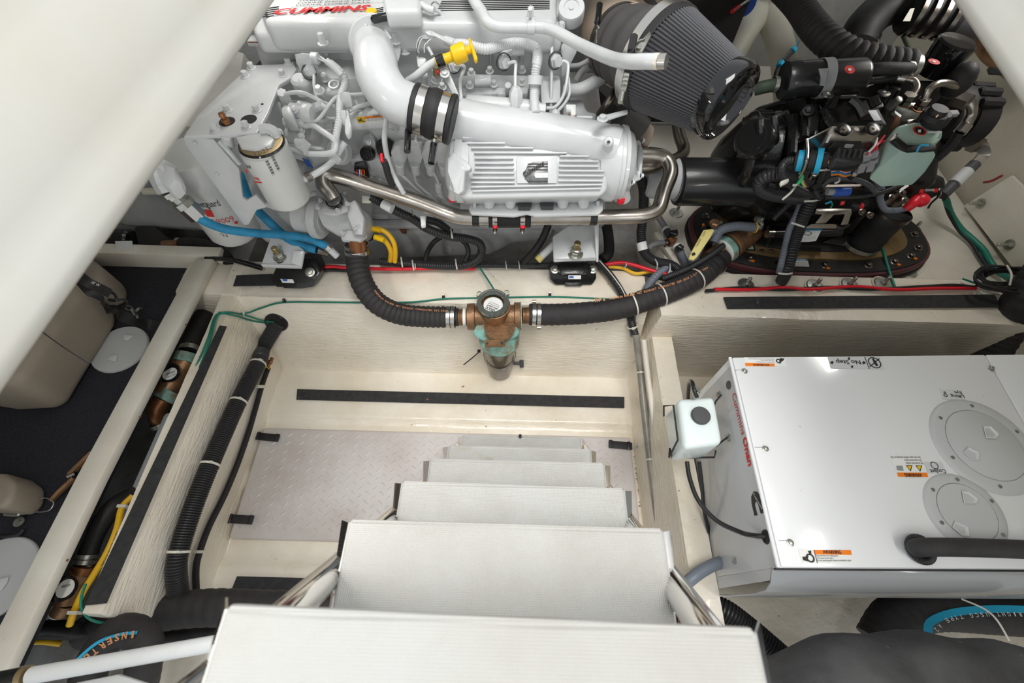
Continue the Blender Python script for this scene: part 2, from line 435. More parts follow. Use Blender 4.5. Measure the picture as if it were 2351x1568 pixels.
struct('wall_left', wallgrid((-1.6, -.6, -.05), (0, 3.0, 0), (-.05, 0, 1.3), 20, 10), 'hull_grey')
# outboard bench left: floor under the locker and the bilge behind it
struct('trim_3', box((-1.30, 1.62, .10), (.62, 1.32, .2)), 'bilge_grey')
# narrow channel between locker and ledge
struct('trim_4', box((-1.25, .25, -.0), (.70, 1.7, .04)), 'bilge_grey')
struct('trim_5', box((-.98, .89, .175), (.17, .13, .36), None, .015), 'gelcoat')
# deck over the machinery space with the hatch opening
struct('ceiling', box((-1.15, .45, 1.235), (1.5, 2.5, .03)), 'coaming_white')
cg = box((1.36, .6, 1.235), (1.45, 2.8, .03)); cg += box((.1, 1.62, 1.235), (1.1, .8, .03))
struct('ceiling_forward', cg, 'coaming_white')
# coaming at the left side of the opening: an upstand with a rolled lip
def lipx(fr, x, y, X): return at(fr, x, y, 'X%s' % X)
a = at('P', 625, 0, 1.20); b = at('P', 0, 888, 1.20)
d = (a-b).normalized(); nrm = Vector((d.y, -d.x, 0)).normalized()   # towards the opening
def cprof(p):
    prof = [(.0, .0), (.004, -.004), (.010, -.004), (.014, .002), (.012, .012), (.004, .03), (-.004, .05), (-.008, .075), (-.03, .11), (-.05, .16), (-.055, .45)]
    return [p+nrm*(u-.012)+Vector((0, 0, w)) for u, w in prof]
g = G(); n0 = a+d*1.1; n1 = b-d*.7; N = 24; m_ = 11
for i in range(N+1):
    g.v += cprof(n1.lerp(n0, i/N))
g.f = [(i*m_+k, i*m_+k+1, (i+1)*m_+k+1, (i+1)*m_+k) for i in range(N) for k in range(m_-1)]
o = struct('trim_6', g, 'coaming_white', ang=80)
s = o.modifiers.new('s', 'SOLIDIFY'); s.thickness = .006; s.offset = 1
# right corner coaming
a = at('P', 2195, 0, 1.20); b = at('P', 2351, 232, 1.20); d = (a-b).normalized(); nrm = Vector((-d.y, d.x, 0)).normalized()
g = G(); n0 = a+d*.5; n1 = b-d*1.2
for i in range(N+1): g.v += cprof(n1.lerp(n0, i/N))
g.f = [(i*m_+k, i*m_+k+1, (i+1)*m_+k+1, (i+1)*m_+k) for i in range(N) for k in range(m_-1)]
o = struct('trim_7', g, 'coaming_white', ang=80)
s = o.modifiers.new('s', 'SOLIDIFY'); s.thickness = .006; s.offset = 1
# panel on the right wall
pp = [at('P', 2219, 472, 'X1.69'), at('P', 2330, 402, 'X1.69'), at('P', 2430, 500, 'X1.69'), at('P', 2351, 640, 'X1.69')]
struct('trim_8', prism(pp, (-.012, 0, 0), .004), 'gelcoat_plain')

# ---- floor hatch of diamond plate, held by four straps
hx0, hx1, hy0, hy1 = -.832, .408, .165, .512
hatch = thing('floor_hatch', 'cream floor hatch with raised diamond pattern under the ladder', 'hatch', ((hx0+hx1)/2, (hy0+hy1)/2, 0))
hp = [Vector((hx0, hy0, .004)), Vector((hx1, hy0, .004)), Vector((hx1, hy1, .004)), Vector((hx0, hy1, .004))]
part('lid', prism(hp, (0, 0, .030), .010, 3), 'hatch_plastic', hatch)
g = G(); s_ = .0225; j = 0; y = hy0+.03
while y < hy1-.018:
    x = hx0+.03+(j % 2)*s_; i = 0
    while x < hx1-.02:
        a_ = math.radians(45 if j % 2 else -38); e = Vector((math.cos(a_), math.sin(a_), 0)); f_ = Vector((-e.y, e.x, 0)); c = Vector((x, y, .0338))
        L, w_, h_ = .0112, .0038, .0022
        ring = [c+e*L, c+e*L*.5+f_*w_, c-e*L*.5+f_*w_, c-e*L, c-e*L*.5-f_*w_, c+e*L*.5-f_*w_]
        tp = [c+e*L*.55+Vector((0, 0, h_)), c-e*L*.55+Vector((0, 0, h_))]
        g.add(ring+tp, [(0, 1, 6), (1, 2, 7, 6), (2, 3, 7), (3, 4, 7), (4, 5, 6, 7), (5, 0, 6)])
        x += s_*2
    y += s_*.62; j += 1
part('diamond_tread', g, 'hatch_plastic', hatch, kind='stuff')
for k, (x1, y1, x2, y2, lab) in enumerate([(585, 1000, 640, 1006, 'black rubber hatch strap at far left corner of the floor hatch'), (520, 1190, 580, 1194, 'black rubber hatch strap at near left corner of the floor hatch'), (1452, 1024, 1398, 1019, 'black rubber hatch strap on the right edge of the floor hatch')]):
    a = at('P', x1, y1, .045); b = at('P', x2, y2, .042); st_ = thing('hatch_strap', lab, 'strap', a, 'rubber hatch straps'); e = (b-a).normalized(); f_ = Vector((-e.y, e.x, 0))
    w_ = .0125
    def strip(q0, q1, w, t, z0, z1):
        return prism([q0-f_*w+Vector((0, 0, z0)), q1-f_*w+Vector((0, 0, z1)), q1+f_*w+Vector((0, 0, z1)), q0+f_*w+Vector((0, 0, z0))], (0, 0, t), .0015)
    part('band', strip(a, b, w_, .004, -.004, -.004), 'rubber', st_)
    part('pull_tab', strip(b-e*.012, b, w_*1.05, .006, -.001, -.001), 'rubber', st_)
    part('keeper', strip(a+e*.008, a+e*.016, w_*1.1, .004, 0, 0), 'black_plastic', st_)
    part('hook', tube([a-e*.018+Vector((0, 0, -.01)), a-e*.012+Vector((0, 0, .004)), a-e*.002+Vector((0, 0, .002))], .0018, 6), 'zinc', st_)
# ---- anti-slip tapes
def tape(fr, s, lab, lift=.0025, m='tape'):
    p = rs(fr, s); q = []
    n = (p[1]-p[0]).cross(p[-1]-p[0]).normalized()
    if n.z < 0 and abs(n.z) > .05: n = -n
    g = prism([v+n*lift for v in p], n*-.003); return part('antislip_tape', g, m, None, lab, 'tape', 'black anti-slip tapes')
tape('P', '683,894,.034 1433,912,.034 1433,937,.034 681,918,.034', 'long black anti-slip tape across the bilge step in front of the ladder', .003)
tape('P', '505,748,.366 521,750,.366 245,1385,.366 197,1390,.366', 'black anti-slip tape running along the left ledge')
tape('P', '544,633,.366 680,628,.366 636,656,.366 536,657,.366', 'short black anti-slip tape on the stringer left of the left engine mount')
tape('P', '1661,683,.366 2282,677,.366 2297,706,.366 1670,709,.366', 'wide black anti-slip tape on the stringer in front of the sail drive')
tape('P', '545,1323,.034 900,1332,.034 900,1372,.034 530,1360,.034', 'black anti-slip tape at the near edge of the bilge under the rail')
# ================================================ boarding ladder
lad = thing('boarding_ladder', 'white textured tread ladder with polished steel rails leading down into the bilge', 'ladder', (.04, .5, .03))
TR = [((515, 1385), (1740, 1440), 1.095), ((800, 1190), (1525, 1212), .877), ((922, 1103), (1435, 1120), .656), ((987, 1052), (1388, 1062), .448), ((1030, 1021), (1357, 1030), .235), ((1060, 999), (1335, 1004), .060)]
cor = []
for (l, r, z) in TR:
    a = at('P', l[0], l[1], z); b = at('P', r[0], r[1], z); cor.append((a, b)); e = (b-a).normalized(); back = Vector((e.y, -e.x, 0))
    dpt = .150
    g = prism([a, b, b+back*dpt, a+back*dpt], (0, 0, -.028), .007, 3)
    part('tread', g, 'tread_white', lad)
    # raised rim of the tread pad and nose
    g = G()
    for q0, q1 in ((a+back*.004+e*.006, b+back*.004-e*.006),):
        g += tube([q0+Vector((0, 0, -.002)), q1+Vector((0, 0, -.002))], .004, 6, sm=False)
    part('nosing', g, 'tread_white', lad)
    # polished side plates sloping down and out to the rails
    for s, c in ((-1, a), (1, b)):
        o_ = e*s
        q = [c+back*.004+o_*.001+Vector((0, 0, -.006)), c+back*.14+o_*.001+Vector((0, 0, -.006)), c+back*.12+o_*.020+Vector((0, 0, -.075)), c+back*.020+o_*.028+Vector((0, 0, -.07)), c-back*.004+o_*.022+Vector((0, 0, -.04))]
        part('side_plate', prism(q, e*-s*.002), 'chrome', lad)
for s in (0, 1):
    e = (cor[0][1]-cor[0][0]).normalized()*(1 if s else -1)
    pts = [c[s]+e*.012+Vector((0, -.035, -.085)) for c in cor]
    top = pts[0]+(pts[0]-pts[1])*1.6; bot = pts[-1].copy(); bot.z = .036
    line = [top]+pts[:-1]+[bot]
    part('rail', tube(line, .0175, 16, 6), 'chrome', lad)
    pts2 = [c[s]+e*.004+Vector((0, -.115, -.10)) for c in cor]; t2 = pts2[0]+(pts2[0]-pts2[1])*1.6; b2 = pts2[-1].copy(); b2.z = .036
    part('rear_rail', tube([t2]+pts2[:-1]+[b2], .012, 12, 6), 'chrome', lad)
part('latch_knob', lathe(at('P', 1194, 1003, .06), (0, 0, 1), [(0, .006), (.006, .006), (.012, .004), (.016, .0045), (.02, .002)], 12), 'black_plastic', lad)

# ================================================ generator in its sound shield
gz = .55
gen = thing('generator', 'white generator sound shield with two round inspection plates and warning stickers', 'generator', (1.0, .3, .02))
FL = at('P', 1678, 820, gz); NL = at('P', 1790, 1302, gz)
e = (FL-NL).normalized(); rx = Vector((e.y, -e.x, 0)); seam_f = at('P', 2264, 814, gz)
ra = (at('P', 2264, 814, gz)-FL).normalized(); rb = (at('P', 2351, 1306, gz)-NL).normalized()
w1 = (at('P', 2264, 814, gz)-FL).dot(rx)
# top cover and second cover beyond the seam
part('top_panel', prism([FL+ra*.004, FL+ra*(w1-.002), NL+rb*(w1-.002), NL+rb*.004], (0, 0, -.012), .003), 'sheet_white', gen)
part('top_panel', prism([FL+ra*(w1+.001), FL+ra*1.0, NL+rb*1.0, NL+rb*(w1+.001)], (0, 0, -.014), .003), 'sheet_white', gen)
dz = Vector((0, 0, 1))
# end panel (left side), slightly grey with upturned flange
o1 = -rx*.0
ep = [FL+o1-dz*.004, NL+o1-dz*.004, NL+o1-dz*.30, FL+o1-dz*.42]
part('end_panel', prism(ep, rx*.006, .002), 'sheet_grey', gen)
part('edge_flange', tube([FL-rx*.001-dz*.003, NL-rx*.001-dz*.003], .004, 8, sm=False), 'sheet_white', gen)
part('corner_post', prism([FL-dz*.01-rx*.001, FL-e*.018-dz*.01-rx*.001, FL-e*.018-dz*.42-rx*.001, FL-dz*.42-rx*.001], rx*.004, .001), 'sheet_white', gen)
part('side_panel', prism([NL-e*.001-dz*.004, NL+rb*1.0-dz*.004, NL+rb*1.0-dz*.03, NL-dz*.03], e*.006, .002), 'sheet_white', gen)
part('seal', prism([NL-e*.0-dz*.014-rx*.002, NL+rb*1.0-dz*.014, NL+rb*1.0-dz*.02, NL-dz*.02-rx*.002], -e*.004, .001), 'rubber', gen)
# lower tray: bowed near side
N_ = 14; prof = [(0, -.026), (.010, -.034), (.026, -.045), (.038, -.07), (.043, -.12), (.044, -.25), (.040, -.36)]
g = G(); ends = [NL+rb*0, NL+rb*1.0]
for c in ends: g.v += [c-e*u+dz*w for u, w in prof]
k = len(prof); g.f = [(i, i+1, k+i+1, k+i) for i in range(k-1)]
tr = part('lower_shroud', g, 'shroud_grey', gen, ang=70); s = tr.modifiers.new('s', 'SOLIDIFY'); s.thickness = .004
part('lower_end', prism([NL-dz*.03+rx*.001, NL-e*.02-dz*.05+rx*.001, NL-e*.026-dz*.36+rx*.001, NL-dz*.36+rx*.001, FL-dz*.42, FL-dz*.40, NL-dz*.29], rx*.003), 'sheet_grey', gen)
part('body', prism([FL+ra*.01-dz*.02, FL+ra*1.0-dz*.02, NL+rb*1.0-dz*.02, NL+rb*.01-dz*.02], -dz*.5), 'dark_grey', gen)
U = Vector((0, 0, 1)); LN = -rx
for (x, y) in ((1709, 852), (2137+138, 846), (1757, 1030), (1814, 1246)):
    part('bolt', bolt(at('P', x, y, gz), U, .0045, .005), 'zinc', gen)
def slot(x1, y1, x2, y2):
    a = at('P', x1, y1, gz+.0004); b = at('P', x2, y2, gz+.0004); f_ = Vector((0, .0006, 0)); return prism([a-f_, b-f_, b+f_, a+f_], (0, 0, -.001))
part('panel_slot', slot(1687, 850, 1702, 849), 'mid_grey', gen); part('panel_slot', slot(1733, 1027, 1750, 1027), 'mid_grey', gen); part('panel_slot', slot(1787, 1241, 1807, 1241), 'mid_grey', gen)
# inspection plates
def insp(cx, cy, rimpx, name_lab):
    c = at('P', cx, cy, gz); p = part('inspection_plate', lathe(c, U, [(0, rimpx+.004), (.003, rimpx+.002), (.006, rimpx-.004), (.0065, rimpx*.77), (.0045, rimpx*.765)], 64), 'light_grey_plastic', gen, name_lab)
    MATS['light_grey_plastic']
    part('lid', lathe(c+U*.004, U, [(0, rimpx*.75), (.0028, rimpx*.75), (.0035, rimpx*.74)], 64), 'light_grey_plastic', p)
    for i in range(6):
        a = math.radians(60*i+20); q = c+Vector((math.cos(a), math.sin(a), 0))*rimpx*.88+U*.006
        part('screw', lathe(q, U, [(0, .0042), (.0012, .0038)], 12), 'zinc', p)
    return c, p
def pocket(p, fr, pts):
    q = rs(fr, pts); c = sum(q, Vector())/len(q)
    g = G(); n = len(q); inn = [c.lerp(v, .62)-U*.0 for v in q]
    outz = [v+U*.0025 for v in q]; mid = [c.lerp(v, .9)+U*.0032 for v in q]; low = [c.lerp(v, .62)+U*.0002 for v in q]
    g.v = outz+mid+low; g.f = [(i, (i+1) % n, n+(i+1) % n, n+i) for i in range(n)]+[(n+i, n+(i+1) % n, 2*n+(i+1) % n, 2*n+i) for i in range(n)]+[tuple(2*n+i for i in range(n))]
    part('finger_grip', g, 'sticker_grey', p)
S1 = .104; S2 = .074
c1, p1 = insp(2256, 1022, S1, 'large round inspection plate'); c2, p2 = insp(2214, 1176, S2, 'smaller round inspection plate')
zg = '.5572'
pocket(p1, 'R1', '2113,935,%s 2155,935 2205,985 2190,1008 2130,1005' % zg); pocket(p1, 'R1', '2028,1055,%s 2092,1085 2090,1130 2045,1125 2003,1085' % zg)
pocket(p2, 'R2', '1948,352,%s 1990,355 2055,405 2040,432 1962,430' % zg); pocket(p2, 'R2', '1905,542,%s 1990,580 2000,640 1950,635 1888,580' % zg)
# stickers
ZS = gz+.0008
def sticker(parent, fr, quad, m='sticker', z=ZS, name='sticker', nrm=U, th=.0004):
    p = [at(fr, x, y, z) for x, y in quad]; return part(name, prism(p, nrm*-th), m, parent)
def lab(parent, fr, s, a, b, z, n=U, m='ink', size=None, bold=0.0, shear=0, lift=.0006):
    return part('lettering', text_g(s, at(fr, a[0], a[1], z), at(fr, b[0], b[1], z), n, size=size, thick=lift, bold=bold, shear=shear), m, parent)
s1 = sticker(gen, 'R1', [(762, 545), (1000, 548), (1006, 597), (770, 594)])
sticker(s1, 'R1', [(768, 576), (934, 580), (937, 596), (771, 594)], 'orange', ZS+.0003, 'band')
lab(s1, 'R1', 'AWARNING', (905, 583), (812, 582), ZS+.0003, bold=.02, size=.0075)
for i, s_ in enumerate(['Exposed belts and rotating parts.', 'Can cause severe injury.', 'Do not operate genset without soundshield in place.']):
    lab(s1, 'R1', s_, (930, 572-9*i), (930-[100, 75, 145][i], 570-9*i), ZS, size=.0032)
part('pictogram', G()+ringband(at('R1', 958, 566, ZS+.001), U, .005, .0006, .003) if False else ringband(at('R1', 958, 566, ZS+.0006), U, .0035, .0006, .0025), 'ink', s1)
part('pictogram', prism([at('R1', x, y, ZS+.0008) for x, y in ((965, 548), (992, 552), (984, 564), (970, 572), (972, 580), (962, 576))], (0, 0, -.0004)), 'ink', s1)
s2 = sticker(gen, 'R1', [(1237, 542), (1530, 541), (1558, 612), (1256, 608)], 'sticker_grey')
lab(s2, 'R1', 'No Step', (1418, 562), (1280, 560), ZS, bold=.015, size=.0165)
pc = at('R1', 1503, 575, ZS+.0006); part('pictogram', ringband(pc, U, .0128, .0006, .0022), 'ink', s2)
part('pictogram', prism([at('R1', x, y, ZS+.001) for x, y in ((1490, 552), (1497, 549), (1512, 570), (1524, 590), (1515, 596), (1500, 578))], (0, 0, -.0004)), 'ink', s2)
part('pictogram', prism([at('R1', x, y, ZS+.0009) for x, y in ((1474, 596), (1528, 550), (1532, 554), (1478, 600))], (0, 0, -.0004)), 'ink', s2)
for (x, y, dx, dy) in ((1442, 575, 12, 0), (1262, 574, -12, 0), (1358, 552, 0, -10), (1376, 597, 0, 10)):
    part('arrow', prism([at('R1', x+dx, y+dy, ZS+.0009), at('R1', x-dy*.8-dx*.1, y-dx*.8-dy*.1, ZS+.0009), at('R1', x-dx*.8, y-dy*.8, ZS+.0009), at('R1', x+dy*.8-dx*.1, y+dx*.8-dy*.1, ZS+.0009)], (0, 0, -.0003)), 'ink', s2)
part('line', prism([at('R1', x, y, ZS+.0008) for x, y in ((1446, 542), (1449, 542), (1475, 610), (1472, 610))], (0, 0, -.0003)), 'ink', s2)
s3 = sticker(gen, 'R1', [(1875, 727), (1998, 729), (2018, 786), (1890, 782)], 'sticker_grey')
lab(s3, 'R1', 'Eye', (1992, 739), (1952, 738), ZS, bold=.01, size=.0105); lab(s3, 'R1', 'Lifting', (2006, 759), (1932, 757), ZS, bold=.01, size=.011)
part('pictogram', ringband(at('R1', 1906, 760, ZS+.0006), U, .003, .0006, .0012), 'ink', s3); part('pictogram', ringband(at('R1', 1902, 744, ZS+.0006), U, .0015, .0006, .001), 'ink', s3)
s4 = sticker(gen, 'R1', [(1590, 1100), (1770, 1102), (1810, 1225), (1638, 1222)])
sticker(s4, 'R1', [(1630, 1198), (1800, 1199), (1808, 1224), (1638, 1222)], 'orange', ZS+.0003, 'band')
lab(s4, 'R1', 'AWARNING', (1765, 1203), (1668, 1203), ZS+.0003, bold=.02, size=.0115)
for i, s_ in enumerate(['Hot pressurized coolant.', 'Can cause severe injury.', 'Do not open when running or hot.']):
    lab(s4, 'R1', s_, (1776-8*i, 1142-17*i), (1776-8*i-[100, 100, 170][i], 1141-17*i), ZS, size=.0065)
for (x, y) in ((1755, 1175), (1700, 1174)):
    part('triangle', prism([at('R1', x-20, y-17, ZS+.0006), at('R1', x+18, y-17, ZS+.0006), at('R1', x+8, y+18, ZS+.0006)], (0, 0, -.0004)), 'ink', s4)
    part('triangle', prism([at('R1', x-13, y-13, ZS+.0009), at('R1', x+12, y-13, ZS+.0009), at('R1', x+5, y+10, ZS+.0009)], (0, 0, -.0004)), 'yellow', s4)
part('book_symbol', prism([at('R1', x, y, ZS+.0006) for x, y in ((1626, 1160), (1662, 1160), (1668, 1188), (1632, 1186))], (0, 0, -.0003)), 'mid_grey', s4)
s5 = sticker(gen, 'R1', [(1782, 1138), (1886, 1140), (1913, 1206), (1808, 1203)], 'sticker_grey')
lab(s5, 'R1', 'Coolant', (1901, 1180), (1813, 1181), ZS, bold=.01, size=.0125)
part('pictogram', ringband(at('R1', 1843, 1158, ZS+.0006), U, .0065, .0006, .0011), 'ink', s5)
s6 = sticker(gen, 'R2', [(918, 722), (1252, 725), (1272, 812), (945, 808)])
sticker(s6, 'R2', [(1014, 724), (1252, 726), (1258, 756), (1022, 753)], 'orange', ZS+.0003, 'band')
lab(s6, 'R2', 'AWARNING', (1078, 748), (1192, 750), ZS+.0003, bold=.02, size=.0095)
for i, s_ in enumerate(['Exposed belts and rotating parts.', 'Can cause severe injury.', 'Do not operate genset without soundshield in place.']):
    lab(s6, 'R2', s_, (1034+3*i, 766+15*i), (1034+[140, 108, 222][i], 766+15*i), ZS, size=.0045)
part('pictogram', ringband(at('R2', 995, 776, ZS+.0006), U, .0052, .0006, .0028), 'ink', s6)
part('pictogram', prism([at('R2', x, y, ZS+.0008) for x, y in ((945, 768), (985, 765), (978, 780), (995, 800), (950, 790))], (0, 0, -.0004)), 'ink', s6)
part('pictogram', prism([at('R2', x, y, ZS+.0008) for x, y in ((980, 732), (1000, 728), (1002, 750), (992, 752))], (0, 0, -.0004)), 'ink', s6)
part('divider', prism([at('R2', x, y, ZS+.0006) for x, y in ((1017, 725), (1020, 725), (1042, 808), (1038, 808))], (0, 0, -.0003)), 'ink', s6)
# maker's lettering on the end panel
EP = (FL-rx*.0006, -rx)
def epn(fr, x, y): return at(fr, x, y, EP)
part('lettering', text_g('Cummins', epn('R1', 694, 758), epn('R1', 750, 990), -rx, size=.026, thick=.0006), 'sticker_red', gen)
part('lettering', text_g('Onan', epn('R1', 754, 1005), epn('R1', 788, 1165), -rx, size=.027, thick=.0006, bold=.035), 'sticker_red', gen)
ba = epn('R2', 655, 430)
lg = [epn('R2', x, y) for x, y in ((640, 508), (622, 430), (620, 385), (636, 353), (658, 356), (682, 390), (699, 490), (680, 495), (662, 432), (648, 414), (643, 440), (660, 505))]
lo = part('emblem', prism(lg, rx*.001), 'ink', gen); part('lettering', text_g('Cummins', epn('R2', 634, 372), epn('R2', 690, 470), -rx, size=.009, thick=.0009, bold=.01), 'sticker_grey', lo)
part('grommet', lathe(epn('R2', 713, 642), -rx, [(0, .014), (.002, .013), (.003, .010), (.001, .008)], 24), 'rubber', gen)
part('plug', lathe(epn('R1', 675, 702), -rx, [(0, .011), (.002, .010)], 20), 'dark_grey', gen)
part('bolt', bolt(epn('R2', 515, 796), -rx, .0045, .004), 'zinc', gen)
# vent collar and black rubber hose on top
hc = at('P', 2107, 1262, gz+.002)
part('hose_collar', (lambda: sweep(*(lambda pp: (pp, [.0075*(1-.18*(i % 2)) for i in range(len(pp))]))( [hc+Vector((math.cos(t), math.sin(t), 0))*.021+U*.007 for t in [6.2832*i/72 for i in range(73)]]), 8))(), 'corrugated', gen)
hh = rs('P', '2107,1258,.56 2112,1257,.585 2160,1256,.592 2260,1258,.592 2420,1264,.592 2600,1270,.592')
vh = tagit(part('vent_hose', tube(hh, .0165, 16), 'hose_fabric'), 'black rubber hose coming straight out of the generator top and running right', 'hose')
# coolant bottle in its wire bracket on the end of the generator
bt = thing('coolant_bottle', 'translucent white coolant bottle with black cap in a wire bracket on the generator', 'bottle', at('P', 1600, 980, .46))
q = rs('P', '1556,914,.52 1642,908,.52 1662,1018,.52 1572,1030,.52')
g = prism(q, (0, 0, -.11), .014, 4); part('body', g, 'bottle', bt)
g = prism([v+Vector((0, 0, -.11)) for v in q], (0, 0, -.004), 0); cc = sum(q, Vector())/4
part('cap', lathe(at('P', 1607, 956, .52), U, [(0, .020), (.002, .0215), (.008, .0215), (.010, .020), (.011, .0)], 32), 'dark_grey', bt)
part('neck_fitting', lathe(at('P', 1594, 912, .518), (0, .3, 1), [(-.01, .006), (.01, .006), (.012, .008), (.022, .008), (.024, .005), (.03, .005)], 14), 'zinc', bt)
wire = 'P'
part('wire_bracket', tube(rs(wire, '1656,906,.52 1643,922,.515 1640,930,.50')+[], .0022, 6, sm=False), 'black_plastic', bt)
part('wire_bracket', tube(rs(wire, '1524,955,.47 1524,932,.50 1546,930,.512 1556,1010,.50 1536,1050,.45 1538,1030,.47 1543,1052,.42 1640,1050,.42 1643,1035,.44'), .0024, 6, sm=False), 'black_plastic', bt)
part('wire_bracket', tube(rs(wire, '1643,1025,.47 1662,1010,.50 1672,1003,.51'), .0022, 6, sm=False), 'black_plastic', bt)
part('bolt', bolt(epn('R1', 620, 756), -rx, .006, .006), 'zinc', bt); part('bolt', bolt(epn('R1', 674, 1001), -rx, .006, .006), 'zinc', bt)
T('P', '1600,912,.54 1594,895,.55 1589,878,.54 1583,877,.50 1580,905,.44 1580,930,.40', 9, None, 'overflow_tube', 'black_plastic', label='thin black tube looping out of the coolant bottle top', cat='hose')
ovp = rs('P', '1577,1060,.42 1584,1100,.42 1604,1150,.425 1645,1195,.44 1700,1222,.47')+[epn('P', 1745, 1230)-rx*.012, epn('P', 1757, 1231)+rx*.004]
ov = tagit(part('overflow_hose', tube(ovp, .0052, 12), 'black_plastic'), 'black hose curving from under the coolant bottle to the generator end panel', 'hose')
T('P', '1605,1060,.36 1612,1120,.33 1618,1180,.28 1640,1270,.22', 9, None, 'drain_hose', 'black_plastic', label='thin black hose dropping behind the generator edge below the bottle', cat='hose')
h = T('P', '1655,1292,.285 1640,1296,.29 1610,1312,.29 1580,1335,.285 1540,1370,.24 1500,1400,.2', 28, None, 'corrugated_conduit', 'corrugated_grey', label='short grey corrugated conduit leaving the generator base over the ridge', cat='conduit')

# ================================================ left locker tray
lk = thing('battery_tray', 'cream timber edged tray lined with dark carpet at the left', 'tray', (-1.2, .4, .30))
rimz = .385
def railp(s, wd, m='gelcoat_plain', th=.10):
    a, b = rs('P', s); e_ = (b-a).normalized(); f_ = Vector((e_.y, -e_.x, 0)); return prism([a, b, b+f_*wd, a+f_*wd], (0, 0, -th), .004)
a0 = at('P', 492, 600, rimz); b0 = Vector((-.985, -.35, rimz)); a0 = Vector((-.955, .925, rimz))
g = prism([Vector((-.960, .945, rimz)), Vector((-.983, .25, rimz)), Vector((-.986, -.45, rimz)), Vector((-1.048, -.45, rimz)), Vector((-1.044, .25, rimz)), Vector((-1.020, .945, rimz))], (0, 0, -.028), .006)
part('side_rim', g, 'gelcoat_plain', lk)
g = prism([Vector((-1.6, 1.0, rimz)), Vector((-.952, .995, rimz)), Vector((-.950, .955, rimz)), Vector((-1.6, .955, rimz))], (0, 0, -.2), .005)
part('end_rim', g, 'gelcoat_plain', lk)
part('inner_lip', prism([Vector((-1.020, .945, rimz-.02)), Vector((-1.044, .25, rimz-.02)), Vector((-1.048, -.45, rimz-.02)), Vector((-1.056, -.45, rimz-.02)), Vector((-1.052, .25, rimz-.02)), Vector((-1.028, .945, rimz-.02))], (0, 0, -.06)), 'gelcoat_plain', lk)
g = box((-1.315, .28, .30), (.54, 1.36, .04)); part('carpet', g, 'carpet', lk)
for (x, y) in ((427, 745), (322, 957), (155, 1286)): part('screw', lathe(at('P', x, y, rimz), U, [(0, .003), (.0006, .003)], 8), 'rust', lk)
part('panel_screw', lathe(at('L1', 1465, 285, .32), U, [(0, .006), (.001, .005)], 12), 'dark_grey', lk)
# tan moulded tanks
cz = .322
t1 = thing('tan_tank', 'large brown moulded plastic case with rounded corners on the dark carpet', 'case', at('P', 120, 820, cz))
top1 = rs('P', '-330,480,.325 100,470,.325 283,742,.325 215,850,.325 160,945,.325 60,950,.325 -60,930,.325 -250,900,.325')
g = prism(top1, (0.0, 0.01, .17), .035, 5); part('body', g, 'tan_plastic', t1)
part('seam', tube(rs('P', '70,740,.50 98,763,.497 150,800,.495 205,835,.47'), .0016, 5), 'dark_grey', t1)
t2 = thing('tan_tank', 'brown moulded plastic case behind the big one, under the black strap', 'case', at('P', 230, 640, cz))
g = prism(rs('P', '100,560,.325 205,592,.325 245,625,.325 300,668,.325 300,700,.325 240,720,.325 60,690,.325'), (0, 0, .12), .025, 4); part('body', g, 'tan_plastic', t2)
t3 = thing('tan_tank', 'corner of a light brown case at the left frame edge above the near disc', 'case', at('P', 0, 1130, cz))
part('body', prism(rs('P', '-150,1080,.42 5,1085,.42 32,1105,.42 28,1140,.42 5,1168,.42 -150,1160,.42'), (0, 0, -.09), .02, 4), 'tan_plastic', t3)
for (cx, cy, r_, lb, pk) in ((278, 803, .078, 'pale grey round inspection disc half under the large brown case', ['L1;985,800,.333 998,760 1070,772 1020,810', 'L1;860,965,.333 890,925 943,928 930,978']), (-5, 1328, .088, 'pale grey round inspection disc at the left frame edge near the tray rim', ['L2;-30,975,.333 55,950 45,985 10,1032 -20,1030'])):
    d_ = thing('inspection_disc', lb, 'disc', at('P', cx, cy, cz), 'pale discs on the carpet')
    part('plate', lathe(at('P', cx, cy, cz), U, [(0, r_), (.006, r_), (.009, r_*.97), (.0095, r_*.9), (.009, 0)], 48), 'light_grey_plastic', d_)
    for k_ in pk:
        fr_, s_ = k_.split(';'); qq = rs(fr_, s_); part('finger_grip', prism(qq, (0, 0, .003), .0008), 'sticker_grey', d_)
st_ = thing('tie_down_strap', 'black webbing tie-down strap with wire hook lying over the brown cases', 'strap', at('P', 250, 680, .46))
def ribbon(pts, w, up=U, th=.002):
    p = smooth(pts, 6); g = G(); n = len(p)
    for i in range(n):
        t = (p[min(i+1, n-1)]-p[max(i-1, 0)]).normalized(); s_ = t.cross(up).normalized()*w/2
        g.v += [p[i]-s_, p[i]+s_, p[i]+s_-up*th, p[i]-s_-up*th]
    for i in range(n-1):
        for k in range(4): g.f.append((i*4+k, i*4+(k+1) % 4, (i+1)*4+(k+1) % 4, (i+1)*4+k))
    g.f += [(3, 2, 1, 0), tuple((n-1)*4+k for k in range(4))]; return g
part('webbing', ribbon(rs('L1', '560,240,.58 640,310,.575 740,420,.565 850,530,.50 960,600,.44 1080,650,.40 1180,675,.36 1275,695,.35'), .030, Vector((.25, -.2, 1)).normalized()), 'rubber', st_)
part('webbing', ribbon(rs('L1', '600,260,.60 700,340,.59 800,390,.565 880,430,.54'), .024, Vector((.25, -.2, 1)).normalized()), 'rubber', st_)
part('hook', tube(rs('L1', '880,430,.51 905,425,.51 935,480,.505 900,490,.50 870,480,.50 925,485,.50 990,480,.49 1020,500,.48 1015,530,.48 985,545,.47'), .0035, 8), 'black_plastic', st_)
part('lettering', text_g('IX W', at('L1', 730, 350, .595), at('L1', 785, 375, .592), Vector((.2, -.2, 1)), size=.010), 'white_ink', st_)
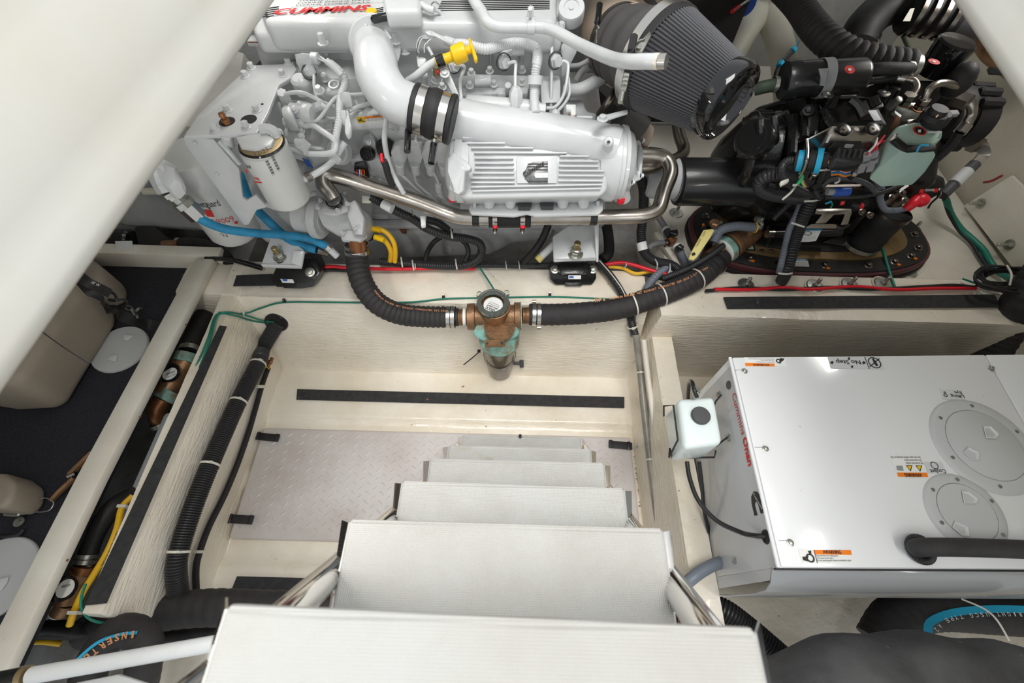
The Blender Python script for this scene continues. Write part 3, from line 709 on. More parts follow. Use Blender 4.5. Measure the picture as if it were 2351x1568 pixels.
ey = thing('eye_bolt', 'steel eye bolt and ring beside the brown case', 'eye bolt', at('L1', 1080, 590, .325), 'eye bolts on the carpet')
part('ring', tube(rs('L1', '1000,540,.45 1030,530,.44 1060,545,.42 1055,560,.40 1020,560,.42 1000,545,.45'), .002, 6), 'zinc', ey)
part('clip', tube(rs('L1', '1055,560,.41 1075,590,.39 1100,600,.37 1095,625,.36 1075,600,.37 1100,560,.39 1135,550,.37'), .004, 8), 'zinc', ey)
ey = thing('eye_bolt', 'steel shackle joined to a rusty turnbuckle on the carpet', 'eye bolt', at('L2', 130, 590, .325), 'eye bolts on the carpet')
part('shackle', tube(rs('L2', '30,585,.34 100,590,.345 120,570,.35 160,530,.35 185,545,.35 150,575,.35 110,580,.345'), .0045, 8), 'zinc', ey)
part('lug', lathe(at('L2', 115, 630, .325), U, [(0, .012), (.003, .012), (.003, .005), (.006, .004)], 16), 'zinc', ey)
part('ring', tube(rs('L2', '185,545,.345 215,510,.35 260,490,.35 300,505,.35 312,525,.35 290,560,.35 240,572,.345 180,570,.345'), .0013, 6), 'zinc', ey)
tb = thing('turnbuckle', 'rusty turnbuckle lying against the tray rim', 'turnbuckle', at('L2', 400, 400, .33))
part('body', tube(rs('L2', '300,505,.345 350,450,.35 430,375,.352'), .007, 6, sm=False), 'bronze', tb); part('body', tube(rs('L2', '405,355,.352 440,320,.352 540,225,.352'), .008, 6, sm=False), 'bronze', tb)
part('lock_nut', tube(rs('L2', '395,365,.353 440,345,.353'), .006, 6, sm=False), 'dark_steel', tb)
T('L2', '-30,715,.335 60,710,.338 110,700,.338 140,672,.338', 22, None, 'strap_end', 'rubber', label='loose end of a black strap beside the near pale disc', cat='strap')

# ================================================ pieces at the near edge
rub = thing('rubber_duct', 'large scuffed black rubber duct across the lower right corner', 'duct', (.6, -.3, .3))
pts = rs('P', '1790,1740,.45 1930,1650,.45 2150,1630,.45 2500,1680,.45')
g = sweep(resample(smooth(pts, 8), .02), [.125]*200 if False else [.122+.004*math.sin(i*.9) for i in range(len(resample(smooth(pts, 8), .02)))], 28); part('body', g, 'duct_black', rub)
pole = thing('white_pole', 'white painted tube with black end sleeve at the lower left corner', 'pole', at('P', 250, 1520, .6))
pw = rs('P', '70,1551,.60 460,1483,.60 700,1440,.60'); part('tube', tube(pw, .0125, 14, sm=False), 'engine_white', pole)
part('sleeve', cyl(at('P', -40, 1572, .60), at('P', 52, 1553, .60), .0145, 16, .002), 'gloss_black', pole)
part('ring', cyl(at('P', 50, 1554, .60), at('P', 64, 1552, .60), .0150, 16), 'label_gold', pole)
part('plate', prism(rs('P', '170,1568,.58 270,1548,.58 430,1600,.58 200,1650,.58'), (0, 0, -.01), .003), 'light_grey_plastic', pole)
def edgeh(s): return None
bh = rs('P', '180,1640,.25 215,1520,.28 270,1450,.30 330,1468,.30 325,1560,.28 300,1650,.2')
h = tagit(part('exhaust_hose', bands(bh, .034, .02, .02), 'hose_fabric'), 'looped black hose with lettering and a blue stripe at the lower left', 'hose')
part('lettering', text_path('INSERTED', rs('P', '318,1446,.345 255,1462,.345 172,1522,.335'), .018, tocam, .003, .03), 'amber_ink', h)
part('stripe', ribbon(rs('P', '160,1530,.318 220,1478,.335 270,1458,.34 315,1452,.338'), .006, (CAM-at('P', 250, 1470, .3)).normalized()), 'cyan', h)
wh = rs('P', '200,1450,.10 290,1425,.14 380,1405,.17 480,1395,.18 620,1398,.18 760,1400,.17 900,1420,.14 1300,1440,.13 1560,1430,.13')
h = tagit(part('exhaust_hose', bands(wh, .043, .030, .035), 'hose_fabric'), 'thick ribbed black hose crossing the bilge under the ladder', 'hose')
T('P', '80,1447,.12 160,1448,.13 240,1452,.13 330,1462,.12 420,1460,.11 520,1455,.10', 38, None, 'rubber_hose', 'rubber', label='smooth black hose running left under the thick ribbed hose', cat='hose')
part('lettering', text_path('WET EXHAUST', rs('P', '1610,1424,.178 1530,1419,.178'), .011, tocam, .001), 'amber_ink', h)
red = tagit(part('warning_tape', prism(rs('P', '716,1358,.235 760,1361,.235 752,1372,.235 716,1372,.235'), (0, 0, -.003)), 'red'), 'red and white tape scrap on the black hose under the ladder', 'tape')
part('stripe', prism(rs('P', '728,1359,.2365 742,1360,.2365 740,1371,.2365 726,1371,.2365'), (0, 0, -.001)), 'white_ink', red)
cr = rs('P', '1600,1380,.18 1660,1402,.2 1710,1438,.2 1760,1480,.2 1850,1560,.2')
h = tagit(part('corrugated_conduit', corr(cr, .030, .007, .1, 18), 'corrugated'), 'wide black corrugated conduit coming out from under the ladder at the right', 'conduit')
bl = rs('P', '2020,1480,.13 2060,1420,.15 2130,1395,.16 2250,1400,.16 2500,1420,.16')
h = tagit(part('marine_hose', bands(bl, .055, .02, .02), 'hose_fabric'), 'black hose with a pale blue lettered stripe behind the rubber duct', 'hose')
part('stripe', ribbon(rs('P', '2130,1455,.212 2135,1430,.217 2170,1412,.22 2220,1402,.22 2300,1398,.22 2420,1402,.22'), .016, (CAM-at('P', 2250, 1400, .21)).normalized()), 'cyan', h)
part('lettering', text_path('FELIO RIGHT USCG TYPE A2', rs('P', '2420,1408,.224 2300,1405,.224 2220,1409,.224 2172,1419,.224 2140,1446,.224'), .013, tocam, .002, .01), 'white_ink', h)
part('cable_tie', ribbon(rs('P', '2207,1375,.215 2260,1398,.223 2290,1425,.223 2318,1472,.20'), .004, (CAM-at('P', 2250, 1400, .21)).normalized()), 'cable_tie', h)
# ================================================ main engine
eng = thing('marine_engine', 'white painted marine diesel engine with finned aftercooler and red lettering on the valve cover', 'engine', (-.2, 1.3, .36))
def ypl(s, ex, bev=.006, fr='P', seg=2): return prism(rs(fr, s), ex, bev, seg)
def E_(name, g, m='engine_white', parent=None, **k): return part(name, g, m, parent or eng, **k)
# block, head, sump
E_('engine_block', ypl('790,300,Y1.11 1392,330 1392,520 1335,548 855,552 760,520', (0, .36, 0), .012), 'cast_white')
E_('sump', ypl('860,528,Y1.085 1275,528 1262,556 1180,562 1130,590 905,598 870,560', (0, .30, 0), .02, seg=3), 'grey_white')
E_('block_rail', ypl('845,518,Y1.078 1290,521 1290,528 848,526', (0, .03, 0), .003), 'cast_white')
E_('cylinder_head', ypl('580,100,Y1.17 1298,98 1312,255 1000,262 640,268', (0, .34, 0), .010), 'engine_white')
E_('head_gasket_flange', ypl('566,94,Y1.163 1300,92 1302,104 570,108', (0, .03, 0), .003), 'engine_white')
E_('gasket_line', tube(rs('P', '570,97,Y1.155 700,99,Y1.155 900,100,Y1.155 1100,99,Y1.155 1303,97,Y1.155'), .0016, 6), 'rust')
vc = E_('valve_cover', prism(rs('P', '603,46,1.00 1278,52,1.00 1285,-160,1.00 540,-160,1.00'), (0, 0, -.07), .016, 3), 'engine_white')
g = prism(rs('P', '580,74,.972 1292,76,.972 1300,-120,.972 540,-120,.972'), (0, 0, -.05), .014, 3); E_('cover_skirt', g, 'engine_white', vc)
for (q, lab_) in (('605,41,1.0008 868,16 860,6 640,24', None),): pass
# grooved strips
def strips(x0, x1, y0, y1, n):
    g = G()
    for i in range(n):
        t0 = i/n; t1 = (i+.45)/n; ya = y0+(y1-y0)*t0; yb = y0+(y1-y0)*t1; g += prism(rs('P', '%f,%f,1.0008 %f,%f,1.0008 %f,%f,1.0008 %f,%f,1.0008' % (x0-ya*.5, ya, x1, ya-4, x1, yb-4, x0-yb*.5, yb)), (0, 0, -.001))
    return g
E_('groove_strip', strips(622, 640, 18, 42, 5), 'ink', vc); E_('groove_strip', strips(868, 880, 20, 36, 4), 'ink', vc)
E_('groove_strip', strips(1015, 1262, 2, 27, 6), 'ink', vc)
E_('name_plate', prism(rs('P', '628,36,1.001 862,20,1.001 858,12,1.001 640,26,1.001'), (0, 0, -.001)), 'engine_white', vc)
E_('lettering', text_g('CUMMINS', at('P', 630, 35, 1.001), at('P', 852, 25, 1.001), U, size=.034, thick=.0025, bold=.03, shear=.4), 'sticker_red', vc)
E_('data_label', prism(rs('P', '668,16,1.0012 890,4,1.0012 890,-10,1.0012 690,0,1.0012'), (0, 0, -.001)), 'sticker_grey', vc)
for i in range(3): E_('lettering', text_g('MARINE ENGINE DATA', at('P', 680+i*4, 13-i*5, 1.002), at('P', 850, 6-i*5, 1.002), U, size=.006), 'ink', vc)
E_('breather_cover', prism(rs('P', '885,24,1.03 965,22,1.03 968,-60,1.03 870,-60,1.03'), (0, 0, -.04), .01, 3), 'engine_white')
E_('filler_cap', lathe(at('P', 856, 40, .99), U, [(0, .012), (.014, .012), (.015, .011)], 16), 'yellow')
E_('round_plug', lathe(at('P', 1312, 18, 1.0), Vector((-.1, -.5, .85)), [(-.03, .03), (0, .031), (.004, .029), (.004, .018), (.001, .017), (.001, .006), (.004, .006)], 32), 'engine_white')
# bosses and bolts along the head
for (x, y, z) in ((735, 78, .985), (975, 62, .985), (905, 76, .975), (927, 100, .95), (1218, 30, 1.01), (1290, 52, .98)):
    p = at('P', x, y, z); E_('cover_bolt', bolt(p-Vector((0, 0, .02)), U, .008, .02))
for (x, y, w_, h_) in ((735, 100, 14, 30), (745, 115, 12, 26), (1240, 60, 10, 20)):
    a = at('P', x, y-h_/2, 'Y1.15'); b = at('P', x+4, y+h_/2, 'Y1.15'); E_('boss', cyl(a, b, pxm('P', w_/2, a), 12, .003))
E_('casting_pad', ypl('660,100,Y1.158 700,99 703,122 690,140 665,138', (0, .02, 0), .004)); E_('casting_pad', ypl('770,95,Y1.158 800,94 800,115 785,124 772,112', (0, .02, 0), .004))
E_('casting_pad', ypl('625,80,Y1.155 700,80 702,90 628,92', (0, .02, 0), .003))
for x in (1125, 1195, 1225): E_('casting_rib', ypl('%d,85,Y1.155 %d,85 %d,150 %d,150' % (x, x+4, x+3, x-1), (0, .02, 0), .002))
# intake elbow, hump hose with clamps, aftercooler
el = smooth(rs('P', '857,103,.925 858,112,.950 862,140,.978 872,182,.970 905,226,.945 960,250,.92'), 8)
r0 = pxm('P', 50, el[20]); r1 = pxm('P', 47, el[-1])
E_('intake_elbow', sweep(el, [r0+(r1-r0)*i/(len(el)-1) for i in range(len(el))], 32), 'engine_white', ang=60)
fax = (el[1]-el[0]).normalized(); fc = at('P', 860, 84, .965); fa = Vector((.25, -.62, .1)).normalized()
fx = (el[9]-el[0]).normalized(); fcc = at('P', 862, 104, .955)
E_('elbow_flange', lathe(fcc, -fx, [(-.004, r0*1.15), (-.004, r0*1.22), (.0, r0*1.27), (.007, r0*1.27), (.009, r0*1.20), (.014, r0*1.20), (.016, r0*1.31), (.024, r0*1.31), (.07, r0*1.15)], 48))
E_('v_clamp', tube(rs('P', '822,62,.99 830,52,.995 842,60,.992'), .0035, 8)); E_('v_clamp', tube(rs('P', '838,50,.995 850,45,.998 862,58,.99 880,64,.985 898,90,.97'), .003, 8))
E_('clamp_handle', cyl(at('P', 852, 46, 1.005), at('P', 900, 36, 1.01), .0085, 14, .004), 'gloss_black')
ha = at('P', 947, 247, .925); hb = at('P', 1042, 277, .905); hx = (hb-ha).normalized(); L = (hb-ha).length
rh = pxm('P', 51, ha)
hh = E_('hump_hose', lathe(ha, hx, [(0, rh*1.0), (.003, rh*1.06), (L*.12, rh*1.06), (L*.14, rh*1.0), (L*.33, rh*1.0), (L*.42, rh*1.07), (L*.5, rh*1.09), (L*.6, rh*1.07), (L*.68, rh), (L*.86, rh), (L*.88, rh*1.08), (L-.003, rh*1.08), (L, rh)], 40), 'rubber')
for t, hd in ((.23, ((937, 292, .895), (935, 348, .88))), (.76, ((997, 322, .885), (990, 375, .865)))):
    c = ha+hx*L*t; E_('hose_clamp', ringband(c, hx, rh*1.005, .017, .0025, 40), 'bright_steel', hh)
    a = at('P', *hd[0]); b = at('P', *hd[1]); E_('clamp_screw', cyl(a+(a-b).normalized()*.022, a, .004, 8), 'brass_zinc', hh)
    for k in range(4): E_('spring', ringband(a.lerp(b, .02+.045*k), b-a, .0052, .0022, .001, 10), 'zinc', hh)
    E_('clamp_handle', tube([a.lerp(b, .15), a.lerp(b, .5), b], .0072, 12), 'gloss_black', hh)
# aftercooler
apt = at('P', 1220, 385, .80); an = Vector((0, -.64, .77)).normalized(); APL = (apt, an)
def apl(fr, pts, off=0.0): return [at(fr, x, y, (apt+an*off, an)) for x, y in pts]
ac = E_('aftercooler', prism(apl('P', [(1038, 345), (1062, 322), (1120, 305), (1385, 335), (1396, 352), (1396, 436), (1380, 452), (1062, 458), (1040, 440)]), -an*.13, .022, 4), 'engine_white')
du = smooth(rs('P', '1028,270,.86 1090,284,.85 1180,299,.84 1280,315,.828 1360,330,.82 1415,345,.815'), 6)
rr = [pxm('P', w_, du[0]) for w_ in (47, 47, 47, 48, 50, 48)]
def lerpl(L_, t): 
    i = min(len(L_)-2, int(t*(len(L_)-1))); f = t*(len(L_)-1)-i; return L_[i]*(1-f)+L_[i+1]*f
E_('air_duct', sweep(du, [lerpl(rr, i/(len(du)-1)) for i in range(len(du))], 36), 'engine_white', ang=70)
# fins (zoom Z6 / Z7)
fins = [('Z6', 1540, 1658, 290), ('Z6', 1590, 1945, 340), ('P', 1080, 1223, 340.5), ('P', 1087, 1301, 350.5)]
fl = [('P', 1082, 1111-22, 0)]
def fin(x0, y0, x1, y1, w_=4.2):
    a = apl('P', [(x0, y0)], .001)[0]; b = apl('P', [(x1, y1)], .001)[0]; e_ = (b-a).normalized(); f_ = an.cross(e_); r_ = pxm('P', w_/2, a)
    return prism([a-e_*r_-f_*0, a-f_*r_, b-f_*r_, b+e_*r_, b+f_*r_, a+f_*r_], an*.009, .0022)
for (x0, x1, y) in ((1063, 1091, 318), (1075, 1159, 330), (1083, 1224, 341), (1090, 1300, 352), (1091, 1178, 364.5), (1092, 1179, 376), (1091, 1179, 387.5), (1087, 1180, 398.5), (1082, 1181, 410), (1083, 1181, 420),
                    (1286, 1351, 360), (1285, 1373, 371.5), (1284, 1373, 383), (1284, 1387, 393.5), (1283, 1385, 404.5), (1282, 1383, 416)):
    E_('fin', fin(x0, y, x1, y+(x1-x0)*.004), 'engine_white', ac)
E_('fin', fin(1083, 430.5, 1381, 425), 'engine_white', ac); E_('fin', fin(1086, 440, 1378, 434), 'engine_white', ac)
ep_ = E_('emblem_panel', prism(apl('P', [(1185, 361), (1279, 358), (1278, 421), (1187, 421)], .003), an*.003, .001), 'engine_white', ac)
E_('emblem', prism(apl('Z7', [(445, 288), (445, 497), (262, 497), (225, 460), (218, 400), (250, 330), (300, 295)], .0065), an*-.003, .0006), 'emblem_steel', ac)
E_('emblem_cutout', prism(apl('Z7', [(445, 398), (445, 445), (330, 448), (315, 425), (325, 402)], .0085), an*-.001), 'engine_white', ac)
for y in (310, 335, 365, 475): E_('emblem_line', prism(apl('Z7', [(262, y), (443, y), (443, y+9), (250, y+9)], .0078), an*-.0008), 'ink', ac)
E_('emblem_lettering', text_g('Cummins', apl('Z7', [(222, 440)], .0105)[0], apl('Z7', [(418, 318)], .0105)[0], an, size=.016, bold=.03), 'ink', ac)
# right end cap
cx = at('P', 1386, 376, .765); X = Vector((1, 0, 0))
E_('end_cap', lathe(cx, X, [(-.02, .078), (0, .084), (.012, .090), (.026, .090), (.028, .086), (.036, .086), (.038, .090), (.046, .089), (.05, .080), (.062, .072), (.066, .06)], 40), 'engine_white', ac)
E_('end_cover', ypl('1440,318,.80 1472,322,.80 1478,345,.80 1475,412,.76 1450,420,.75 1442,400,.76', (-.0, .05, -.05), .006), 'engine_white', ac)
E_('cover_gasket', ypl('1466,332,.808 1470,333,.808 1468,392,.785 1463,391,.785', (0, .004, -.004), .001), 'mid_grey', ac)
for (x, y) in ((1478, 322), (1475, 403), (1455, 418)): E_('bolt', bolt(at('P', x-4, y, .79), X, .005, .006), 'engine_white', ac)
E_('lower_boss', cyl(at('P', 1425, 420, .76), at('P', 1432, 458, .70), .018, 16, .004), 'engine_white', ac)
E_('boss', cyl(at('P', 1396, 345, .83), at('P', 1397, 323, .875), .0115, 20, .003), 'engine_white', ac); E_('boss_hole', lathe(at('P', 1397.4, 325, .8765), U, [(-.001, .004), (.0005, .003)], 12), 'dark_grey', ac)
E_('bracket_arm', ypl('1374,270,.90 1388,263,.90 1442,250,.90 1442,258,.90 1392,274,.90', (0, 0, -.006), .002), 'engine_white'); E_('bolt', bolt(at('P', 1383, 274, .905), U, .008, .008))
# left end cap
cl = at('P', 1062, 392, .765)
E_('end_cap', lathe(cl, -X, [(-.02, .066), (-.004, .070), (-.004, .076), (.012, .076), (.014, .070), (.022, .070), (.030, .058), (.038, .04)], 40), 'engine_white', ac)
E_('end_boss', ypl('1026,364,.835 1040,348,.85 1072,370,.85 1082,384,.845 1078,392,.84 1068,394,.835 1066,440,.79 1052,448,.785 1040,440,.79 1030,395,.82', (0, .03, -.03), .008), 'engine_white', ac)
E_('drain_plug', lathe(at('P', 1038, 458, .72), (0, 0, 1), [(-.002, .0095), (.010, .0095)], 16), 'red', ac); E_('drain_plug', lathe(at('P', 1425, 462, .715), (0, 0, 1), [(-.002, .0095), (.008, .0095)], 16), 'red', ac)
E_('drain_port', cyl(at('P', 1040, 452, .73), at('P', 1043, 430, .77), .012, 14), 'engine_white', ac)
# lower mounting bracket with stubs
E_('mount_bracket', prism(rs('P', '1080,466,.69 1385,456,.69 1385,480,.69 1376,490,.69 1230,494,.69 1210,488,.69 1180,494,.69 1082,489,.69 1076,480,.69'), (0, 0, -.010), .003), 'engine_white', ac)
for x in (1123, 1172, 1292, 1340): 
    a = at('P', x, 448, .72); b = at('P', x, 474, .69); E_('stub', lathe(a, b-a, [(0, .020), ((b-a).length, .012)], 16), 'engine_white', ac)
for q in ('1188,450,.703 1226,450,.703 1217,475,.703 1190,475,.703', '1236,450,.703 1272,450,.703 1271,474,.703 1244,474,.703'): E_('opening', prism(rs('P', q), (0, 0, -.012)), 'dark_grey', ac)
for i in range(13): E_('lug', ball(at('P', 1072+i*24.5, 456, .715), .006, 8), 'engine_white', ac)
for (x, y) in ((1090, 475), (1373, 470)): E_('stud', cyl(at('P', x, y, .69), at('P', x-.5, y-5, .70), .0045, 10), 'engine_white', ac)
# stainless coolant pipe
cp = rs('P', '745,445,.66 738,420,.68 745,400,.695 780,400,.69 850,425,.67 950,455,.65 1040,488,.635 1080,499,.63 1150,501,.63 1300,499,.63 1440,497,.63 1490,493,.63 1515,480,.635 1530,440,.66 1548,400,.68 1540,365,.70 1515,354,.71 1470,354,.715')
cpw = pxm('P', 17, cp[8])
E_('coolant_pipe', tube(rs('P', '1085,499,.63 1300,499,.63 1440,497,.63 1488,493,.63 1512,478,.637 1524,440,.66 1540,395,.685 1528,365,.70 1500,356,.71 1460,355,.715'), cpw, 20, 8), 'steel')
E_('coolant_pipe', tube(rs('P', '768,458,.655 756,440,.67 744,425,.683 745,405,.695 775,405,.69 850,428,.67 950,460,.65 1035,492,.635 1075,499,.63 1160,500,.63'), cpw*1.03, 20, 8), 'steel')
E_('coolant_pipe', tube(rs('P', '1465,385,.68 1500,382,.68 1520,375,.67 1555,365,.62 1570,345,.60 1560,310,.60 1555,280,.60'), cpw*.95, 16, 8), 'dark_steel')
E_('exhaust_pipe', tube(rs('P', '1375,265,.80 1400,230,.84 1425,190,.86'), .010, 12), 'dark_steel')
hj = E_('pipe_joint_hose', cyl(at('P', 1122, 503, .632), at('P', 1218, 503, .632), cpw*1.14, 24), 'rubber')
for x in (1137, 1200):
    c = at('P', x, 503, .632); E_('hose_clamp', ringband(c, X, cpw*1.15, .012, .0015, 28), 'bright_steel', hj)
    q = at('P', x, 518, .65); E_('clamp_cap', cyl(q, at('P', x, 524, .645), .007, 12), 'red', hj); E_('clamp_bolt', cyl(at('P', x, 523, .643), at('P', x-1, 533, .64), .006, 12, .002), 'dark_steel', hj); E_('clamp_bolt', ball(at('P', x-1, 534, .645), .004, 8), 'zinc', hj)
for x, y in ((1093, 500), (1362, 498)): E_('p_clip', ringband(at('P', x, y, .63), X, cpw*1.03, .018, .003, 24), 'black_plastic')
# raw water pump at the left end of the pipe
pm = E_('water_pump', ypl('722,465,.62 745,452,.62 800,462,.62 830,478,.60 838,520,.56 828,545,.54 780,545,.54 738,520,.57 726,490,.60', (0, .06, -.08), .012, seg=3), 'cast_white')
E_('pump_flange', prism(rs('P', '721,472,.635 735,457,.635 782,440,.635 800,462,.635 798,480,.635 765,492,.635 740,488,.635'), (0, 0, -.012), .004), 'cast_white', pm)
E_('pump_cover', ypl('790,470,.632 815,458,.632 836,500,.60 832,540,.575 812,538,.575 800,500,.60', (0.0, .02, -.03), .004), 'cast_white', pm)
E_('pump_body', cyl(at('P', 680, 495, .56), at('P', 745, 502, .56), .045, 28, .006), 'cast_white', pm); E_('pump_ring', cyl(at('P', 722, 500, .565), at('P', 742, 503, .565), .058, 28, .006), 'cast_white', pm)
E_('outlet_flange', prism(rs('P', '778,532,.565 832,524,.565 838,505,.565 842,540,.55 826,552,.55 784,550,.55'), (0, 0, -.012), .003), 'cast_white', pm)
E_('collar', ringband(at('P', 768, 460, .652), Vector((-.1, -.3, 1)), cpw*1.0, .010, .0035, 24), 'gloss_black', pm)
for (x, y, z) in ((730, 477, .64), (775, 483, .64), (790, 442, .64), (736, 460, .64), (797, 468, .64), (780, 470, .645), (826, 530, .57), (786, 535, .57), (815, 522, .60), (700, 510, .59)): E_('bolt', bolt(at('P', x, y, z), Vector((0, -.3, 1)), .0045, .006), 'cast_white', pm)
E_('pump_outlet', cyl(at('P', 818, 545, .54), at('P', 822, 572, .50), .024, 20), 'copper', pm)
# front bracket plate with bolts and gusset
bp = E_('front_bracket', prism(rs('P', '421,312,.90 455,262,.90 530,190,.90 575,149,.90 674,145,.90 681,158,.90 668,178,.90 641,193,.90 615,258,.90 590,305,.90'), (0, 0, -.010), .003), 'engine_white')
E_('gusset', ypl('421,314,Y0.872 490,320 549,389 557,455 566,462 587,448 613,476 589,483 571,516 560,518 424,330', (0, .010, 0), .002), 'engine_white', bp)
for (x, y) in ((578, 157), (564, 176), (663, 147), (649, 173), (590, 254), (566, 292), (523, 254), (495, 298)): E_('bolt', bolt(at('P', x, y, .90), U, .0072, .012), 'engine_white', bp)
for (x, y, r_) in ((521, 279, .017), (571, 274, .017), (602, 239, .003)): E_('hole', lathe(at('P', x, y, .9005), U, [(-.0012, r_), (.0003, r_*.98)], 24), 'black_rough', bp)
E_('brass_stud', lathe(at('P', 522, 284, .90), Vector((-.05, 0, 1)), [(-.01, .008), (.012, .008), (.012, .005), (.018, .005), (.018, .007), (.024, .006)], 12), 'copper', bp)
E_('dimple', ball(at('Z5', 712, 632, 'Y0.870'), .0045, 8), 'engine_white', bp); E_('dimple', ball(at('Z5', 500, 328, 'Y0.870'), .0045, 8), 'engine_white', bp)
# gear housing, left castings
E_('gear_housing', ypl('640,175,Y1.09 830,180 862,330 850,545 760,560 700,540 640,400 600,250', (0, .3, 0), .012), 'engine_white')
E_('front_housing', ypl('360,330,.62 420,300,.68 600,300,.68 690,470,.52 700,560,.42 610,560,.42 480,440,.60 400,400,.60', (0, .12, -.08), .015, seg=3), 'cast_white')
E_('lower_casting', ypl('640,450,Y1.06 730,470 745,560 660,560 620,500', (0, .2, 0), .012), 'cast_white')
E_('round_cover', lathe(at('P', 398, 388, .66), Vector((-.2, -.6, .6)), [(-.03, .045), (0, .045), (.004, .042), (.004, .03), (.008, .028)], 28), 'engine_white')
E_('front_cover', ypl('545,200,.66 600,120,.66 640,230,.62 500,300,.62', (0, .2, -.1), .02, seg=3), 'black_rough')
# oil and fuel filters
p0 = at('P', 417, 350, .75); of = E_('oil_filter', lathe(Vector((p0.x, p0.y, .47)), U, [(-.004, .02), (-.003, .05), (.004, .066), (.02, .0745), (.20, .0755), (.26, .0755), (.275, .07)], 48), 'filter_white')
def on_cyl(fr, x, y, c, r):
    d = ray(FR[fr][0]+x/FR[fr][2], FR[fr][1]+y/FR[fr][2]); ax_, ay_ = CAM.x-c.x, CAM.y-c.y
    A = d.x*d.x+d.y*d.y; B = 2*(ax_*d.x+ay_*d.y); C = ax_*ax_+ay_*ay_-r*r; D = B*B-4*A*C
    D = max(D, 0)
    return CAM+d*((-B-math.sqrt(D))/(2*A))
def cyl_patch(fr, quad, c, r, n=8, th=0):
    """flat print wrapped onto an upright cylinder: quad of 4 measured corners"""
    g = G(); q = quad
    for j in range(3):
        for i in range(n+1):
            s = i/n; t = j/2; x = (q[0][0]*(1-s)+q[1][0]*s)*(1-t)+(q[3][0]*(1-s)+q[2][0]*s)*t; y = (q[0][1]*(1-s)+q[1][1]*s)*(1-t)+(q[3][1]*(1-s)+q[2][1]*s)*t
            p = on_cyl(fr, x, y, c, r); g.v.append(p if p else g.v[-1].copy())
    g.f = [(j*(n+1)+i, j*(n+1)+i+1, (j+1)*(n+1)+i+1, (j+1)*(n+1)+i) for j in range(2) for i in range(n)]; return g
def cyl_text(s, fr, a, b, c, r, size, bold=0.0, par=None, m='ink', name='lettering'):
    pa = on_cyl(fr, a[0], a[1], c, r); pb = on_cyl(fr, b[0], b[1], c, r)
    if not pa or not pb: return
    # wrap: lay the text flat, then bend each vertex around the axis
    th0 = math.atan2(pa.y-c.y, pa.x-c.x); th1 = math.atan2(pb.y-c.y, pb.x-c.x)
    g0 = text_g(s, (0, 0, 0), (1, 0, 0), (0, 0, 1), size=1, thick=0, bold=bold); g = G()
    g.v = [Vector((c.x+r*math.cos(th0+(th1-th0)*v.x), c.y+r*math.sin(th0+(th1-th0)*v.x), pa.z+(pb.z-pa.z)*v.x+v.y*size)) for v in g0.v]; g.f = g0.f
    return E_(name, g, m, par)
oc = Vector((p0.x, p0.y, 0))
cyl_text('fleetguard', 'Z5', (505, 950), (752, 940), oc, .0765, .030, .0, of)
E_('print_block', cyl_patch('Z5', [(572, 980), (655, 985), (690, 1052), (620, 1048)], oc, .0765), 'sticker_red', of)
E_('print_block', cyl_patch('Z5', [(880, 1098), (915, 1096), (918, 1116), (886, 1120)], oc, .0765), 'sticker_red', of)
cyl_text('LF9009', 'Z5', (640, 1120), (890, 1085), oc, .0765, .026, -.01, of, 'sticker_red')
cyl_text('-23', 'Z5', (745, 1230), (825, 1250), oc, .0765, .018, -.01, of)
q0 = at('P', 602, 332, .885); ff = E_('fuel_filter', lathe(Vector((q0.x, q0.y, .737)), U, [(-.003, .02), (-.001, .038), (.004, .046), (.014, .0495), (.14, .0495), (.143, .0495), (.145, .046), (.148, .046)], 44), 'filter_white')
fcn = Vector((q0.x, q0.y, 0))
E_('filter_gasket', lathe(Vector((q0.x, q0.y, .884)), U, [(0, .046), (.003, .048), (.006, .046)], 36), 'gloss_black', ff)
E_('filter_rim', lathe(Vector((q0.x, q0.y, .890)), U, [(-.002, .044), (.0, .044), (.001, .04)], 36), 'label_gold', ff)
for (x, y) in ((523, 325), (572, 312), (600, 300)): E_('head_lug', cyl(at('P', x-4, y-16, .895), at('P', x+3, y+12, .862), .012, 14, .003), 'engine_white')
E_('filter_head', prism(rs('P', '540,314,.897 606,300,.897 630,318,.897 622,334,.897 585,342,.897 552,338,.897'), (0, 0, -.012), .004))
E_('retaining_wire', tube(rs('P', '505,325,.88 530,352,.86 550,375,.83'), .006, 8), 'engine_white')
def bars(fr, o, du_, dv_, n):
    g = G()
    for i in range(n):
        if (i*7) % 5 == 3: continue
        t = i/n; s = .55/n*(1.4 if i % 3 == 0 else .8); a = (o[0]+dv_[0]*t, o[1]+dv_[1]*t); b = (o[0]+dv_[0]*(t+s), o[1]+dv_[1]*(t+s))
        g += cyl_patch(fr, [a, (a[0]+du_[0], a[1]+du_[1]), (b[0]+du_[0], b[1]+du_[1]), b], fcn, .0500, 3)
    return g
E_('barcode', bars('Z5', (1182, 512), (28, -14), (70, 140), 26), 'ink', ff); E_('barcode', bars('Z5', (1238, 465), (26, -12), (68, 145), 26), 'ink', ff)
cyl_text('12-23', 'Z5', (1095, 460), (1215, 405), fcn, .0502, .013, -.01, ff); cyl_text('FF5488', 'Z5', (1005, 685), (1132, 700), fcn, .0502, .012, 0, ff, 'sticker_red')
cyl_text('guard', 'Z5', (965, 575), (1045, 580), fcn, .0502, .013, .01, ff)
E_('print_block', cyl_patch('Z5', [(1065, 704), (1145, 712), (1150, 724), (1080, 716)], fcn, .0501), 'sticker_red', ff); E_('print_block', cyl_patch('Z5', [(985, 590), (1010, 592), (1015, 625), (995, 610)], fcn, .0501), 'sticker_red', ff)
